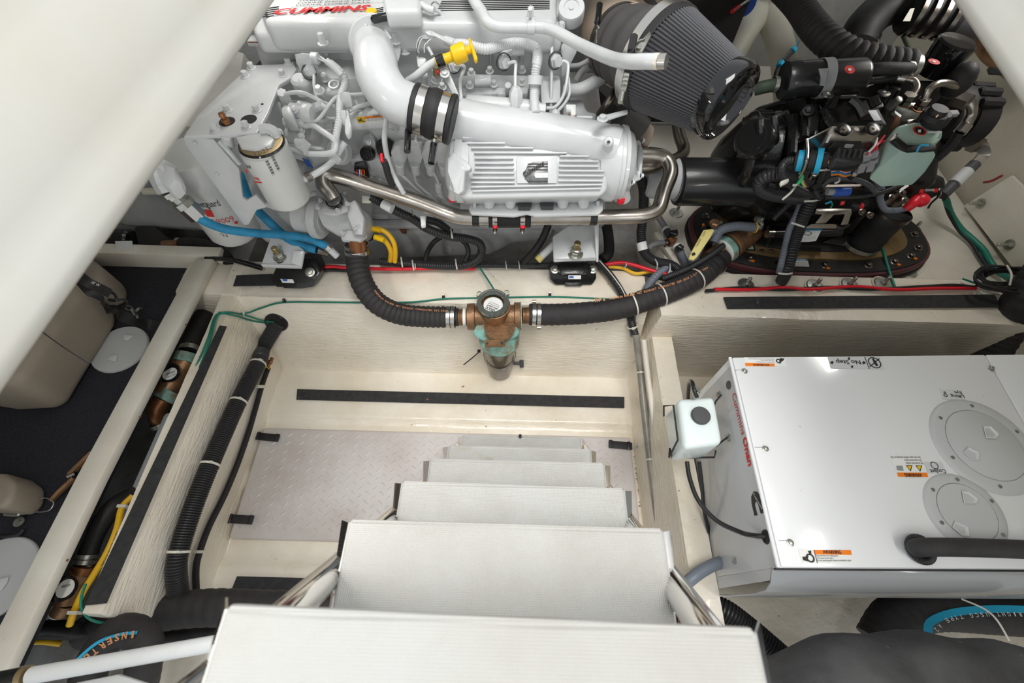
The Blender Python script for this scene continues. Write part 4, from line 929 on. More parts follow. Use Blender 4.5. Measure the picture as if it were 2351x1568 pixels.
E_('level_hose', tube(rs('Z5', '1200,930,.70 1280,960,.70 1360,965,.69 1480,900,.68 1580,850,.66 1680,815,.65'), .0065, 10), 'cast_white')
# air filter (clamped to the turbo)
fa0 = at('P', 1514, 138, .98); fa1 = at('P', 1675, 237, .977); ax = (fa1-fa0).normalized(); AL = (fa1-fa0).length
R0, R1 = .105, .073
af = thing('air_filter', 'large black pleated cone air filter with steel band clamp and gloss black end cap', 'air filter', fa0)
NP = 84; u = ax.orthogonal().normalized(); w = ax.cross(u)
g = G(); NS = 6; K = NP*4
for i in range(NS+1):
    t = i/NS; c = fa0+ax*AL*(.05+.88*t); r = R0+(R1-R0)*t
    for k in range(K):
        a = 2*math.pi*k/K; rr_ = r-(.0055 if k % 4 in (2, 3) else (.0012 if k % 4 == 1 else 0)); g.v.append(c+(u*math.cos(a)+w*math.sin(a))*rr_)
g.f = [(i*K+k, i*K+(k+1) % K, (i+1)*K+(k+1) % K, (i+1)*K+k) for i in range(NS) for k in range(K)]
part('pleats', g, 'filter_pleat', af, ang=25)
part('base_ring', lathe(fa0-ax*.008, ax, [(0, R0*.8), (.002, R0*.99), (.006, R0*1.02), (.018, R0*1.02), (.022, R0*.99)], 64), 'rubber', af)
part('end_cap', lathe(fa1-ax*.030, ax, [(0, R1*.96), (.002, R1*1.03), (.008, R1*1.05), (.028, R1*1.05), (.034, R1*1.01), (.036, R1*.94), (.032, R1*.88), (.016, R1*.80), (.008, R1*.6), (.010, R1*.3), (.012, 0)], 64), 'gloss_black', af)
bc_ = part('band_clamp', ringband(fa0-ax*.012, ax, R0*1.01, .020, .0025, 64), 'bright_steel', af)
part('t_bolt', cyl(at('P', 1430, 205, 1.02), at('P', 1424, 235, 1.01), .005, 10), 'zinc', bc_); part('latch', prism(rs('P', '1460,105,1.06 1492,70,1.06 1496,80,1.06 1475,118,1.06 1458,112,1.06'), (0, 0, -.006), .002), 'zinc', bc_)
part('latch_loop', tube(rs('P', '1470,112,1.062 1456,105,1.062 1462,96,1.062 1480,90,1.062'), .0018, 6), 'zinc', bc_)
for i in range(4): part('clamp_link', prism(rs('P', '%d,%d,1.055 %d,%d,1.055 %d,%d,1.055 %d,%d,1.055' % tuple(v for q in [(1434-i*2, 165+i*10), (1446-i*2, 168+i*10), (1444-i*2, 174+i*10), (1431-i*2, 171+i*10)] for v in q)), (0, 0, -.006), .001), 'zinc', bc_)
# bellows and turbo duct
bl = smooth(rs('P', '1415,100,.925 1445,110,.94 1480,123,.96 1512,137,.975'), 10)
bf = part('bellows', sweep(bl, [.079+.012*(i/len(bl))+.004*math.sin(i*.62) for i in range(len(bl))], 40), 'grey_duct', af, ang=70)
tdk = E_('turbo_duct', tube(rs('P', '1444,112,.925 1425,98,.895 1408,72,.86 1425,15,.82 1490,-50,.80 1560,-130,.78'), .090, 36), 'beige_duct')
E_('duct_hose', tube(rs('P', '1475,-15,.98 1495,5,.985 1508,30,.985 1512,55,.97'), .009, 10), 'rubber')
E_('turbo_hose', tube(rs('P', '1425,262,.80 1448,280,.78 1470,300,.76'), .036, 20), 'grey_duct'); E_('turbo_flange', prism(rs('P', '1460,268,.77 1490,278,.77 1505,290,.77 1500,318,.75 1486,335,.74 1472,325,.74'), (0, .03, -.05), .008), 'beige_duct')
for a_, b_ in (((1377, 8, 1.02), (1371, 55, 1.0)), ((1456, 80, 1.075), (1448, 122, 1.06))): E_('clamp_handle', cyl(at('P', *a_), at('P', *b_), .0075, 12, .003), 'gloss_black')
E_('clamp_wire', tube(rs('P', '1371,58,1.01 1375,64,1.01 1370,70,1.0 1369,98,.99'), .0016, 6), 'zinc')
E_('clamp_band', ringband(bl[3], bl[5]-bl[1], .083, .012, .002, 48), 'dark_steel')
# big white breather pipe over the top
bpz = E_('breather_pipe', tube(rs('P', '1070,-40,1.035 1088,0,1.035 1105,25,1.03 1122,52,1.025 1150,62,1.02 1200,63,1.02 1260,66,1.02 1330,102,1.03 1400,133,1.07 1440,141,1.10 1480,141,1.115 1504,141,1.12'), .0115, 16, 8), 'engine_white')
E_('pipe_end', cyl(at('P', 1513, 141, 1.122), at('P', 1530, 141, 1.125), .0115, 16), 'bright_steel', bpz); E_('tape_ring', cyl(at('P', 1503, 141, 1.1195), at('P', 1514, 141, 1.122), .0117, 16), 'gelcoat', bpz)
E_('pipe_clip', ringband(at('P', 1219, 63, 1.02), X, .0118, .016, .002, 20), 'engine_white', bpz); E_('bolt', bolt(at('P', 1218, 42, 1.03), U, .007, .02), 'engine_white', bpz); E_('stud', cyl(at('P', 1218, 40, 1.035), at('P', 1217, 20, 1.06), .0035, 10), 'engine_white', bpz)
def ET(fr, s, w_, m='engine_white', name='pipe', seg=10, par=None, **k):
    p = rs(fr, s); return E_(name, tube(p, pxm(fr, w_, p[len(p)//2])/2, seg), m, par, **k)
def EC(fr, s, w_, m='engine_white', name='wiring_loom', par=None, pitch=.0055):
    p = rs(fr, s); return E_(name, corr(p, pxm(fr, w_, p[len(p)//2])/2, pitch, .13, 14), m, par)
ET('Z2', '100,80,1.02 180,100,1.015 250,115,1.01 300,160,1.0 360,260,.985 410,340,.97 450,365,.965 560,370,.965 900,375,.965 1300,375,.965 1410,375,.965 1450,400,.96 1460,460,.95 1460,700,.92 1455,1000,.88 1450,1240,.84', 38)
ET('Z2', '90,50,1.02 150,90,1.02 215,112,1.018', 80); ET('Z2', '185,45,1.03 225,20,1.03 280,60,1.03', 14, 'zinc', 'spring_clip')
EC('Z2', '430,470,.975 520,470,.985 620,490,.985 760,520,.98 900,490,.975 1050,455,.97 1180,460,.97 1280,500,.965 1315,580,.955 1310,660,.95 1290,760,.935 1280,900,.915 1275,1050,.895 1290,1200,.88', 100)
ET('Z2', '1310,560,.958 1308,620,.952 1300,690,.945', 108, 'engine_white', 'wrapped_tape', 12)
p = at('Z2', 1285, 850, .925); E_('loom_clip', ringband(p, Vector((0, -.5, -.8)), .0145, .018, .003, 20))
ET('Z2', '340,430,.975 400,450,.978 440,465,.98', 90, 'engine_white', 'wrapped_tape', 12)
for i in range(7): ET('Z2', '%d,%d,.985 %d,%d,.985 %d,%d,.985 %d,%d,.98' % (120+i*6, 340+i*5, 180+i*8, 330+i*9, 260+i*8, 370+i*9, 350, 400+i*8), 9, 'engine_white', 'wire', 6)
for k, (s, m_) in enumerate((('150,370,.98 60,400,.98 30,500,.97 60,560,.96', 'engine_white'), ('150,380,.98 80,420,.98 45,520,.97 40,600,.96', 'engine_white'), ('260,390,.98 180,400,.975 145,460,.97 150,500,.96', 'engine_white'), ('230,380,.98 120,470,.97 110,560,.96', 'engine_white'), ('50,440,.985 35,520,.975 40,590,.965', 'ink'))): ET('Z2', s, 9, m_, 'wire', 6)
ET('Z2', '30,615,.95 120,625,.95 125,690,.945', 12); E_('connector', ypl('30,615,.955 128,620,.955 120,690,.945 70,730,.94 40,700,.945', (0, .01, -.02), .002, 'Z2'), 'sticker_grey')
ET('Z2', '150,500,.96 200,590,.95', 34); E_('sensor', cyl(at('Z2', 110, 880, .88), at('Z2', 108, 780, .91), .009, 14, .002)); E_('sensor', lathe(at('Z2', 250, 880, .88), Vector((0, -.1, 1)), [(0, .014), (.008, .014), (.008, .011), (.018, .011), (.02, .009), (.034, .009)], 16), 'cast_white'); E_('sensor_cap', cyl(at('Z2', 245, 790, .905), at('Z2', 235, 700, .925), .0085, 12), 'label_gold'); E_('red_spot', ball(at('Z2', 255, 765, .918), .004, 8), 'red')
# dipstick with yellow handle
dip = E_('dipstick_tube', tube(rs('Z2', '-60,860,.93 30,800,.945 150,700,.96 250,640,.97'), pxm('Z2', 40, at('Z2', 150, 700, .96)), 14), 'engine_white')
da = at('Z2', 235, 665, .972); db = at('Z2', 630, 510, .995); dd = (db-da).normalized(); DL = (db-da).length; vv = dd.orthogonal()
E_('dipstick_handle', lathe(da, dd, [(0, .008), (.006, .0125), (DL*.12, .0125), (DL*.14, .0125), (DL*.3, .010), (DL*.42, .010), (DL*.47, .0185), (DL*.70, .0195), (DL*.80, .018), (DL*.82, .008), (DL*.93, .008), (DL*.96, .011), (DL, .011)], 20), 'yellow', dip)
E_('handle_band', lathe(da+dd*DL*.03, dd, [(0, .013), (0, .0135), (DL*.2, .0135), (DL*.2, .012)], 20), 'gloss_black', dip)
E_('handle_grip', prism(rs('Z2', '575,400,.998 600,392,.998 678,610,.998 655,632,.998 640,618,.998'), (0, 0, -.010), .003), 'yellow', dip)
E_('tube_bracket', ypl('280,710,.955 355,700,.955 460,960,.92 500,1070,.905 440,1050,.905 300,790,.945', (0, .004, -.006), .002, 'Z2')); E_('bolt', bolt(at('Z2', 330, 780, .952), Vector((0, -.4, .9)), .007, .006))
# injector pipes with nuts
for nut, pipe, s in (((430, 690), '430,690,.94 480,690,.94 530,700,.94 530,740,.93 500,820,.92 490,900,.91 505,1060,.89', 1), ((960, 660), '1000,670,.94 1060,655,.945 1080,680,.94 1075,800,.925 1075,1040,.895', 1), ((1510, 645), '1560,650,.93 1610,655,.93 1635,700,.925 1620,860,.905 1580,1020,.885 1500,1130,.87 1400,1145,.87', 1)):
    a = at('Z2', nut[0], nut[1], .935); v_ = Vector((.5, -.8, .25)).normalized()
    E_('seal_ring', ringband(a-v_*.004, v_, .017, .004, .002, 24), 'dark_grey'); E_('union_nut', lathe(a-v_*.01, v_, [(0, .0155), (.010, .0155), (.010, .012), (.020, .012)], 6)); ET('Z2', pipe, 36)
ET('Z2', '1636,820,.90 1650,980,.885 1600,1090,.87 1510,1190,.86', 34)
E_('pipe_nut', lathe(at('Z2', 1078, 1130, .875), Vector((0, .3, 1)), [(0, .012), (.02, .016), (.03, .016), (.042, .009)], 6)); E_('pipe_nut', lathe(at('Z2', 1312, 1150, .88), X, [(0, .013), (.018, .013)], 6)); E_('pipe_nut', ball(at('Z2', 1500, 1210, .86), .012, 12))
# common rail
E_('fuel_rail', cyl(at('Z2', 550, 1095, .865), at('Z2', 1330, 1160, .865), .020, 20, .004)); E_('rail_label', prism(rs('Z2', '725,1112,.888 890,1105,.888 905,1140,.888 740,1125,.888'), (0, 0, -.003)), 'ink')
# manifold shelf with bolts
E_('intake_manifold', prism(rs('Z2', '380,830,.90 640,785,.90 1220,800,.90 1225,930,.875 1200,960,.87 500,965,.87 400,900,.88'), (0, .02, -.05), .008), 'engine_white')
E_('manifold_flange', prism(rs('Z2', '300,930,.878 1210,925,.878 1205,990,.868 960,985,.868 520,1015,.868 300,960,.87'), (0, .0, -.015), .004), 'engine_white')
for (x, y) in ((610, 780), (805, 760), (1145, 755), (595, 915), (848, 900), (1145, 880), (305, 930)): E_('bolt', bolt(at('Z2', x, y, .895 if y < 800 else .882), Vector((0, -.2, 1)), .0065, .011))
E_('hose_boss', cyl(at('Z2', 1000, 995, .865), at('Z2', 1000, 895, .895), .0085, 14, .002)); E_('plug', lathe(at('Z2', 662, 1030, .86), Vector((0, -.8, .5)), [(-.02, .014), (0, .0145), (.002, .012), (.002, .007), (.004, .004)], 24))
E_('manifold_pad', prism(rs('Z2', '640,790,.91 820,785,.91 825,855,.90 640,870,.90'), (0, 0, -.01), .003)); 
for x in (740, 880, 1240): E_('web', ypl('%d,990,Y1.07 %d,990 %d,1090 %d,1090' % (x, x+100, x+95, x+5), (0, .03, 0), .004, 'Z2'))
E_('cam_sensor', ypl('905,570,.945 980,510,.95 1110,515,.95 1115,590,.94 990,600,.94 920,590,.94', (0, .02, -.01), .003, 'Z2')); E_('plug_body', ypl('1040,510,.955 1170,500,.955 1172,570,.945 1040,580,.945', (0, .01, -.01), .002, 'Z2'), 'sticker_grey')
E_('ecm_side', ypl('1340,860,.89 1555,850,.89 1555,1090,.87 1350,1095,.87', (0, .04, -.01), .004, 'Z2')); E_('cover_plate', ypl('1560,520,Y1.14 1625,440 1720,480 1725,560 1600,800 1560,830', (0, .02, 0), .003, 'Z2'))
E_('square_elbow', prism(rs('Z2', '1610,1100,.875 1720,1100,.875 1720,1210,.865 1665,1215,.865 1660,1150,.87 1615,1150,.87'), (0, 0, -.015), .003), 'sticker'); E_('brass_union', cyl(at('Z2', 1680, 1208, .862), at('Z2', 1678, 1270, .845), .0095, 6), 'copper')
ET('Z2', '1600,1250,.83 1780,1245,.83 1890,1250,.83', 40); E_('rear_casting', ypl('1590,1060,.82 1800,1050,.82 1830,1180,.80 1980,1200,.80 1975,1300,.78 1560,1300,.78', (0, .06, -.05), .010, 'Z2'), 'grey_white')
# white hoses between engine and turbo
ET('Z2', '1640,700,.86 1750,690,.87 1850,640,.88', 50, 'cast_white', 'hose', 12); ET('Z2', '1600,960,.84 1750,950,.85 1900,880,.86 2050,780,.87', 130, 'cast_white', 'hose', 16); ET('Z2', '1720,850,.80 1780,760,.82 1870,700,.84', 70, 'cast_white', 'hose', 12)
E_('dark_strap', ribbon(rs('Z2', '1800,800,.70 1900,980,.68 2050,1130,.66 2150,1200,.64'), .035, (CAM-at('P', 1380, 220, .68)).normalized()), 'black_rough')
# ================================================ engine: left side fittings and hoses
# zoom Z1 (x 550.., 4.612) and Z5, Z6
E_('cover_plate', prism(rs('Z1', '880,870,.90 1060,830,.90 1060,970,.89 1040,1000,.885 880,1000,.885 830,960,.89', ), (0, .0, -.02), .004))
E_('pump_casting', ypl('430,1070,.88 600,1050,.885 770,1060,.87 800,1250,.85 760,1480,.82 560,1500,.80 440,1330,.83', (0, .08, -.08), .012, 'Z1', 3))
E_('wedge_casting', ypl('270,1230,.86 340,1075,.885 430,1075,.885 470,1330,.84 500,1370,.83 360,1350,.83', (0, .03, -.05), .006, 'Z1'))
E_('fuel_pump_body', prism(rs('Z1', '430,1120,.905 540,1110,.905 570,1230,.895 440,1220,.895'), (0, 0, -.04), .006))
E_('fuel_pump_barrel', cyl(at('Z1', 540, 1170, .88), at('Z1', 700, 1195, .88), .018, 20, .004)); E_('fuel_pump_end', lathe(at('Z1', 690, 1195, .88), (at('Z1', 790, 1210, .88)-at('Z1', 690, 1195, .88)), [(0, .017), (.002, .0215), (.016, .0215), (.018, .020), (.022, .019)], 24))
for (x, y) in ((640, 1110), (580, 1160), (655, 1385), (650, 1445), (420, 1400), (425, 1410)): E_('bolt', bolt(at('Z1', x, y, .895 if y < 1200 else .85), Vector((.2, -.6, .8)), .0055, .006))
def nutpipe(fr, x0, y0, x1, y1, z0, z1, r_): 
    a = at(fr, x0, y0, z0); b = at(fr, x1, y1, z1); d_ = b-a; l_ = d_.length
    return lathe(a, d_, [(0, r_), (l_*.45, r_), (l_*.46, r_*.75), (l_*.54, r_*.75), (l_*.55, r_*.95), (l_, r_*.95), (l_+.001, r_*.6)], 6)
E_('union_nut', nutpipe('Z1', 475, 1300, 690, 1295, .865, .865, .012)); ET('Z1', '690,1295,.865 780,1290,.868 850,1250,.875 930,1140,.89 1000,1050,.90 1050,1020,.905', 38)
E_('union_nut', lathe(at('Z1', 470, 1020, .90), Vector((.1, -.4, .9)), [(-.02, .012), (.0, .012), (.002, .0105), (.014, .0105)], 6)); ET('Z1', '480,1000,.91 560,980,.915 680,985,.915 800,1040,.90 900,1090,.89 1010,1130,.88', 42)
ET('Z1', '740,755,.93 785,790,.925 790,900,.915 810,1010,.90 830,1090,.89', 34); E_('seal_ring', ringband(at('Z1', 735, 765, .925), Vector((.5, -.7, .3)), .014, .004, .002, 24), 'dark_grey'); E_('union_nut', lathe(at('Z1', 745, 750, .93), Vector((.5, -.7, .3)), [(-.008, .013), (.004, .013), (.004, .009), (.010, .009)], 6)); E_('injector_boss', ypl('600,740,.90 690,700,.92 780,710,.92 850,800,.90 840,870,.88 640,860,.87', (0, .04, -.03), .008, 'Z1'))
ET('Z1', '1160,1000,.90 1230,1000,.90 1330,990,.90', 34); ET('Z1', '1220,1020,.89 1245,1100,.88 1320,1130,.87', 34); EC('Z1', '1160,1180,.88 1260,1130,.88 1400,1090,.875', 46)
ET('Z1', '830,1100,.895 850,1100,.895 920,1140,.89', 50); E_('union_nut', nutpipe('Z1', 780, 1150, 880, 1100, .88, .895, .011)); ET('Z1', '905,1190,.87 930,1240,.865 1020,1255,.865', 26, name='hose')
ET('Z1', '690,1330,.86 780,1330,.865 870,1385,.865 980,1460,.86 1020,1520,.85 1000,1600,.84 900,1630,.83 700,1625,.82 560,1590,.82 460,1560,.82', 62, name='braided_hose', seg=14)
ET('Z1', '650,1560,.815 760,1565,.82 880,1580,.825', 40, name='hose')
# main sensor loom, down the left
EC('Z1', '960,665,.945 1060,750,.935 1115,840,.92 1105,930,.91 1075,1010,.905 1060,1150,.895 1060,1250,.885 1030,1400,.865 1010,1540,.845 1000,1640,.83', 78)
ET('Z1', '925,650,.95 1000,710,.943 1080,800,.93', 74, name='loom_sleeve', seg=14)
ET('Z1', '800,590,.955 860,610,.95 930,660,.945', 30, name='wire'); ET('Z1', '800,600,.955 870,640,.95 930,670,.945', 16, name='wire')
E_('connector', prism(rs('Z1', '575,570,.965 650,550,.965 765,560,.96 780,600,.955 770,680,.94 700,690,.94 590,665,.945'), (0, .01, -.03), .005)); E_('connector_clip', prism(rs('Z1', '690,620,.962 755,625,.96 750,680,.95 700,670,.952'), (0, 0, -.004), .001)); E_('connector_ring', cyl(at('Z1', 760, 615, .95), at('Z1', 840, 620, .95), .012, 14, .002))
E_('casting_pad', ypl('505,460,Y1.145 705,465 705,560 570,590 530,540', (0, .02, 0), .005, 'Z1')); E_('bolt', bolt(at('Z1', 655, 515, 'Y1.14'), Vector((0, -1, .3)), .008, .008))
E_('loom_clip', prism(rs('Z1', '1050,965,.925 1170,965,.925 1175,1050,.91 1060,1050,.91'), (0, 0, -.02), .004)); E_('oil_eye', ringband(at('Z1', 1000, 900, .91), Vector((0, -.3, 1)), .009, .006, .0035, 20)); 
for (x, y) in ((910, 835), (850, 965), (680, 870)): E_('bolt', bolt(at('Z1', x, y, .905), Vector((0, -.3, 1)), .0075, .012))
E_('tee_block', prism(rs('Z1', '1050,1160,.905 1130,1150,.905 1120,1260,.89 1060,1250,.89'), (0, 0, -.02), .004)); E_('connector', prism(rs('Z1', '1110,1180,.90 1150,1150,.90 1180,1330,.88 1170,1400,.87 1140,1430,.868 1110,1400,.87'), (0, 0, -.014), .003), 'sticker_grey')
E_('pump_lug', ball(at('Z1', 690, 900, .90), .018, 14)); E_('pump_lug', lathe(at('Z1', 690, 960, .88), Vector((0, -.2, 1)), [(0, .022), (.03, .020), (.036, .014)], 18))
E_('elbow_nut', tube(rs('Z1', '230,1375,.90 310,1375,.90 370,1410,.895 400,1500,.88', ), .012, 8)); E_('elbow_nut', nutpipe('Z1', 390, 1470, 450, 1568, .885, .86, .013))
# head lugs right of the plate + black lever
E_('bracket_ear', ypl('550,1450,.90 700,1460,.88 620,1560,.86 570,1568,.85', (0, .02, -.03), .006, 'Z1'))
# Z5: hose from elbow and pipe work in the middle
E_('elbow_nut', nutpipe('Z5', 1290, 290, 1350, 400, .885, .85, .013))
ET('Z5', '1345,400,.85 1385,500,.83 1410,600,.81 1470,680,.79 1560,685,.785 1640,650,.79', 66, name='braided_hose', seg=14); E_('hose_ferrule', cyl(at('Z5', 1585, 672, .79), at('Z5', 1625, 652, .792), .011, 14), 'dark_steel')
ET('Z5', '1640,650,.79 1740,590,.795 1850,500,.80 1910,400,.82 1960,330,.83', 62, name='braided_hose', seg=14)
E_('ferrule_band', cyl(at('Z5', 1855, 500, .803), at('Z5', 1885, 470, .805), .0125, 14), 'sticker_grey')
E_('timing_case', ypl('1500,200,Y1.0 1850,180 1870,330 1830,520 1640,600 1500,380', (0, .1, 0), .010, 'Z5', 3)); E_('blue_label', ypl('1540,480,Y0.99 1600,500 1650,575 1590,560', (0, .002, 0), .0005, 'Z5'), 'blue')
E_('sensor_body', cyl(at('Z5', 1400, 250, .83), at('Z5', 1520, 260, .83), .020, 16, .004)); E_('sensor_body', cyl(at('Z5', 1390, 45, .87), at('Z5', 1500, 50, .87), .020, 8, .004))
E_('pipe_nut', lathe(at('Z5', 1900, 420, .78), Vector((-.2, -.7, .6)), [(-.01, .03), (.01, .03), (.014, .026)], 24), 'grey_white')
E_('bell_ring', cyl(at('Z5', 1480, 560, .68), at('Z5', 1600, 600, .68), .02, 12), 'grey_white')
E_('cross_pipe', cyl(at('Z5', 1590, 145, .84), at('Z5', 1850, 150, .84), .010, 12), 'cast_white')
# electronics behind the hump hose (zoom Z6)
E_('control_module', ypl('600,190,Y1.03 760,150 1000,160 1300,290 1330,640 1000,760 880,740 760,560 640,280', (0, .05, 0), .006, 'Z6'), 'cast_white')
E_('module_ear', ypl('560,300,Y1.015 640,262 690,330 690,420 870,740 700,690 560,560 545,420', (0, .02, 0), .006, 'Z6'), 'cast_white')
cn = at('Z6', 607, 437, 'Y1.00'); nn = Vector((-.2, -.85, .5)).normalized(); mc = E_('round_connector', lathe(cn-nn*.01, nn, [(0, .018), (.016, .0175), (.018, .0155), (.014, .0145)], 28), 'black_plastic')
for i in range(7):
    a_ = i*6.283/6; q = cn+nn*.005+(nn.orthogonal().normalized()*math.cos(a_)+nn.cross(nn.orthogonal().normalized())*math.sin(a_))*(.009 if i < 6 else 0); E_('pin', lathe(q, nn, [(0, .0028), (.001, .0025)], 8), 'ink', mc)
E_('bolt', bolt(at('Z6', 618, 318, 'Y1.01'), nn, .0055, .006)); E_('bolt', bolt(at('Z6', 735, 675, 'Y1.02'), nn, .005, .005))
E_('ecu_connector', ypl('435,490,Y1.01 520,480 560,500 640,620 690,660 560,650 470,590', (0, .02, 0), .004, 'Z6'), 'cast_white'); E_('plug_block', ypl('480,535,Y1.0 580,525 610,580 630,680 560,640 475,610', (0, .01, 0), .003, 'Z6'), 'black_plastic')
for i, m_ in enumerate(('red', 'blue', 'white_ink', 'cable_yellow', 'red', 'orange')): ET('Z6', '%d,590,Y0.99 %d,640,Y0.985' % (500+i*15, 505+i*15), 8, m_, 'wire', 6)
for dx in (0, 150, 300, 430):
    if dx < 440:
        x = 850+dx; y = 330+dx*.03
        E_('injector_plug', ypl('%d,%d,Y0.985 %d,%d %d,%d %d,%d %d,%d %d,%d' % (x-20, y+100, x+20, y+30, x+120, y+30, x+150, y+140, x+120, y+250, x+20, y+250), (0, .03, 0), .006, 'Z6'), 'cast_white')
        E_('plug_boot', cyl(at('Z6', x+70, y+200, 'Y0.98'), at('Z6', x+85, y+290, 'Y0.985'), .013, 14, .003), 'cast_white')
ET('Z6', '930,630,Y0.98 1010,700 1100,790 1190,840 1260,870', 40, 'cast_white', 'wire_sleeve'); ET('Z6', '1060,630,Y0.975 1090,720 1170,800 1230,850', 34, 'cast_white', 'wire_sleeve')
ET('Z6', '1250,610,Y0.97 1290,690 1300,720', 30, 'cast_white', 'wire_sleeve'); EC('Z6', '1300,720,Y0.97 1310,810 1350,880 1440,940 1510,950', 70, 'cast_white'); EC('Z6', '1190,820,Y0.98 1260,890 1330,950', 70, 'cast_white')
ET('Z6', '800,80,.87 785,180,.86 775,300,.84 800,460,.80 850,620,.76 920,750,.73 960,820,.71', 52, 'engine_white', 'vent_hose', 12)
ET('Z6', '1090,240,.86 1080,310,.85 1130,320,.84', 30, name='hose')
EC('Z6', '765,500,.82 790,560,.80 810,640,.77 850,740,.73', 66, 'corrugated', 'black_loom'); ET('Z6', '745,440,.83 750,500,.825 760,510,.82', 30, 'red', 'wire'); E_('black_socket', cyl(at('Z6', 775, 350, 'Y1.02'), at('Z6', 790, 410, 'Y1.0'), .022, 16), 'black_rough')
for (x, y) in ((850, 190), (1075, 190)): E_('bolt', bolt(at('Z6', x, y, 'Y1.02'), Vector((0, -.6, .8)), .008, .010), 'cast_white')
# caution label on the manifold
wl_ = E_('caution_label', prism(rs('Z6', '497,78,.876 780,62,.876 785,120,.858 515,138,.858'), (0, .002, -.003)), 'sticker')
E_('caution_field', prism(rs('Z6', '499,79,.8765 575,76,.8765 592,133,.8595 515,137,.8595'), (0, .001, -.001)), 'yellow', wl_); E_('caution_field', prism(rs('Z6', '578,76,.8768 778,64,.8768 780,80,.872 582,94,.872'), (0, .001, -.001)), 'orange', wl_)
WN = Vector((0, -.5, .87))
E_('lettering', text_g('WARNING', at('Z6', 662, 83, .8765), at('Z6', 775, 77, .8765), WN, size=.007, thick=.002, bold=.03), 'ink', wl_)
E_('hand_symbol', prism(rs('Z6', '520,110,.872 535,98,.874 548,88,.876 552,95,.875 545,108,.872 585,122,.868 580,128,.867 540,118,.870 525,122,.869'), (0, .0005, -.0008)), 'ink', wl_)
for i in range(3): E_('lettering', text_g('HIGH VOLTAGE keep clear', at('Z6', 600+i*3, 103+i*11, .873-i*.004), at('Z6', 765+i*3, 93+i*11, .873-i*.004), WN, size=.0035, thick=.001), 'ink', wl_)
E_('label_rail', cyl(at('Z6', 440, 105, .84), at('Z6', 900, 85, .85), .024, 16), 'engine_white')
# long harness under the steel pipe, loops on the sump (zoom Z6)
EC('Z6', '640,850,.62 740,910,.60 900,1000,.58 1050,1070,.56 1200,1170,.54 1400,1240,.52 1560,1260,.50 1690,1300,.48 1720,1380,.45 1660,1480,.42 1500,1530,.39 1200,1525,.385 900,1500,.385 730,1485,.39', 82, 'corrugated', 'black_loom', pitch=.007)
ET('Z6', '760,925,.605 850,975,.60', 92, 'sticker', 'loom_label', 16); ET('Z6', '1180,1080,.54 1300,1110,.53 1420,1200,.52', 74, 'corrugated', 'black_loom', 14)
for (x, y) in ((1050, 1040), (1430, 1220), (945, 1500), (1055, 1530), (1475, 1520)):
    a = at('Z6', x-10, y-55, .56 if y < 1100 else (.53 if y < 1300 else .40)); b = at('Z6', x+5, y+40, a.z); E_('cable_tie', tube([a, a.lerp(b, .5)+(CAM-a).normalized()*.016, b], .0025, 6), 'cable_tie')
ET('Z6', '1170,1500,.38 1190,1400,.39 1250,1300,.40 1340,1240,.42 1400,1220,.44', 48, 'rubber', 'black_hose', 12); ET('Z6', '1510,1260,.46 1570,1320,.45 1590,1400,.43 1560,1480,.41', 48, 'rubber', 'black_hose', 12)
for s in ('640,1165,.50 720,1170,.50 800,1210,.49 860,1290,.47 880,1380,.44 875,1490,.40', '675,1250,.49 740,1255,.49 800,1310,.47 835,1390,.44 830,1480,.40'): 
    y_ = ET('Z6', s, 48, 'cable_yellow', 'starter_cable', 12); 
for (x, y) in ((605, 1140), (625, 1225)): E_('terminal_boot', lathe(at('Z6', x, y, 'Y1.06'), Vector((0, -1, .2)), [(0, .017), (.012, .016), (.014, .012), (.012, .009)], 20), 'black_rough')
for (x, y, x2, y2) in ((640, 1165, 740, 1185), (675, 1245, 770, 1280)): E_('cable_sleeve', cyl(at('Z6', x, y, .503), at('Z6', x2, y2, .500), .0078, 12, .001), 'yellow')
E_('connector', prism(rs('Z6', '1120,1040,.60 1175,1040,.60 1175,1130,.585 1130,1140,.585'), (0, 0, -.01), .002), 'sticker'); E_('white_tag', prism(rs('Z6', '550,840,.62 640,850,.62 640,905,.61 555,905,.61'), (0, 0, -.006), .002), 'cable_tie')
E_('inspection_hole', ypl('918,1130,Y1.083 960,1130 990,1180 990,1218 945,1215 915,1170', (0, .004, 0), .002, 'Z6'), 'rust'); E_('drain_ring', ringband(at('Z6', 1410, 1365, 'Y1.083'), Vector((0, -1, .1)), .011, .003, .0012, 24), 'cast_white'); E_('drain_ring', ringband(at('Z6', 1410, 1365, 'Y1.083'), Vector((0, -1, .1)), .004, .004, .0015, 24), 'cast_white')
E_('casting_rib', ypl('640,1030,Y1.1 800,1040 820,1070 800,1080 680,1075', (0, .012, 0), .003, 'Z6'), 'cast_white'); E_('small_bolt', bolt(at('Z6', 550, 990, 'Y1.09'), Vector((0, -1, .4)), .006, .008), 'dark_steel')
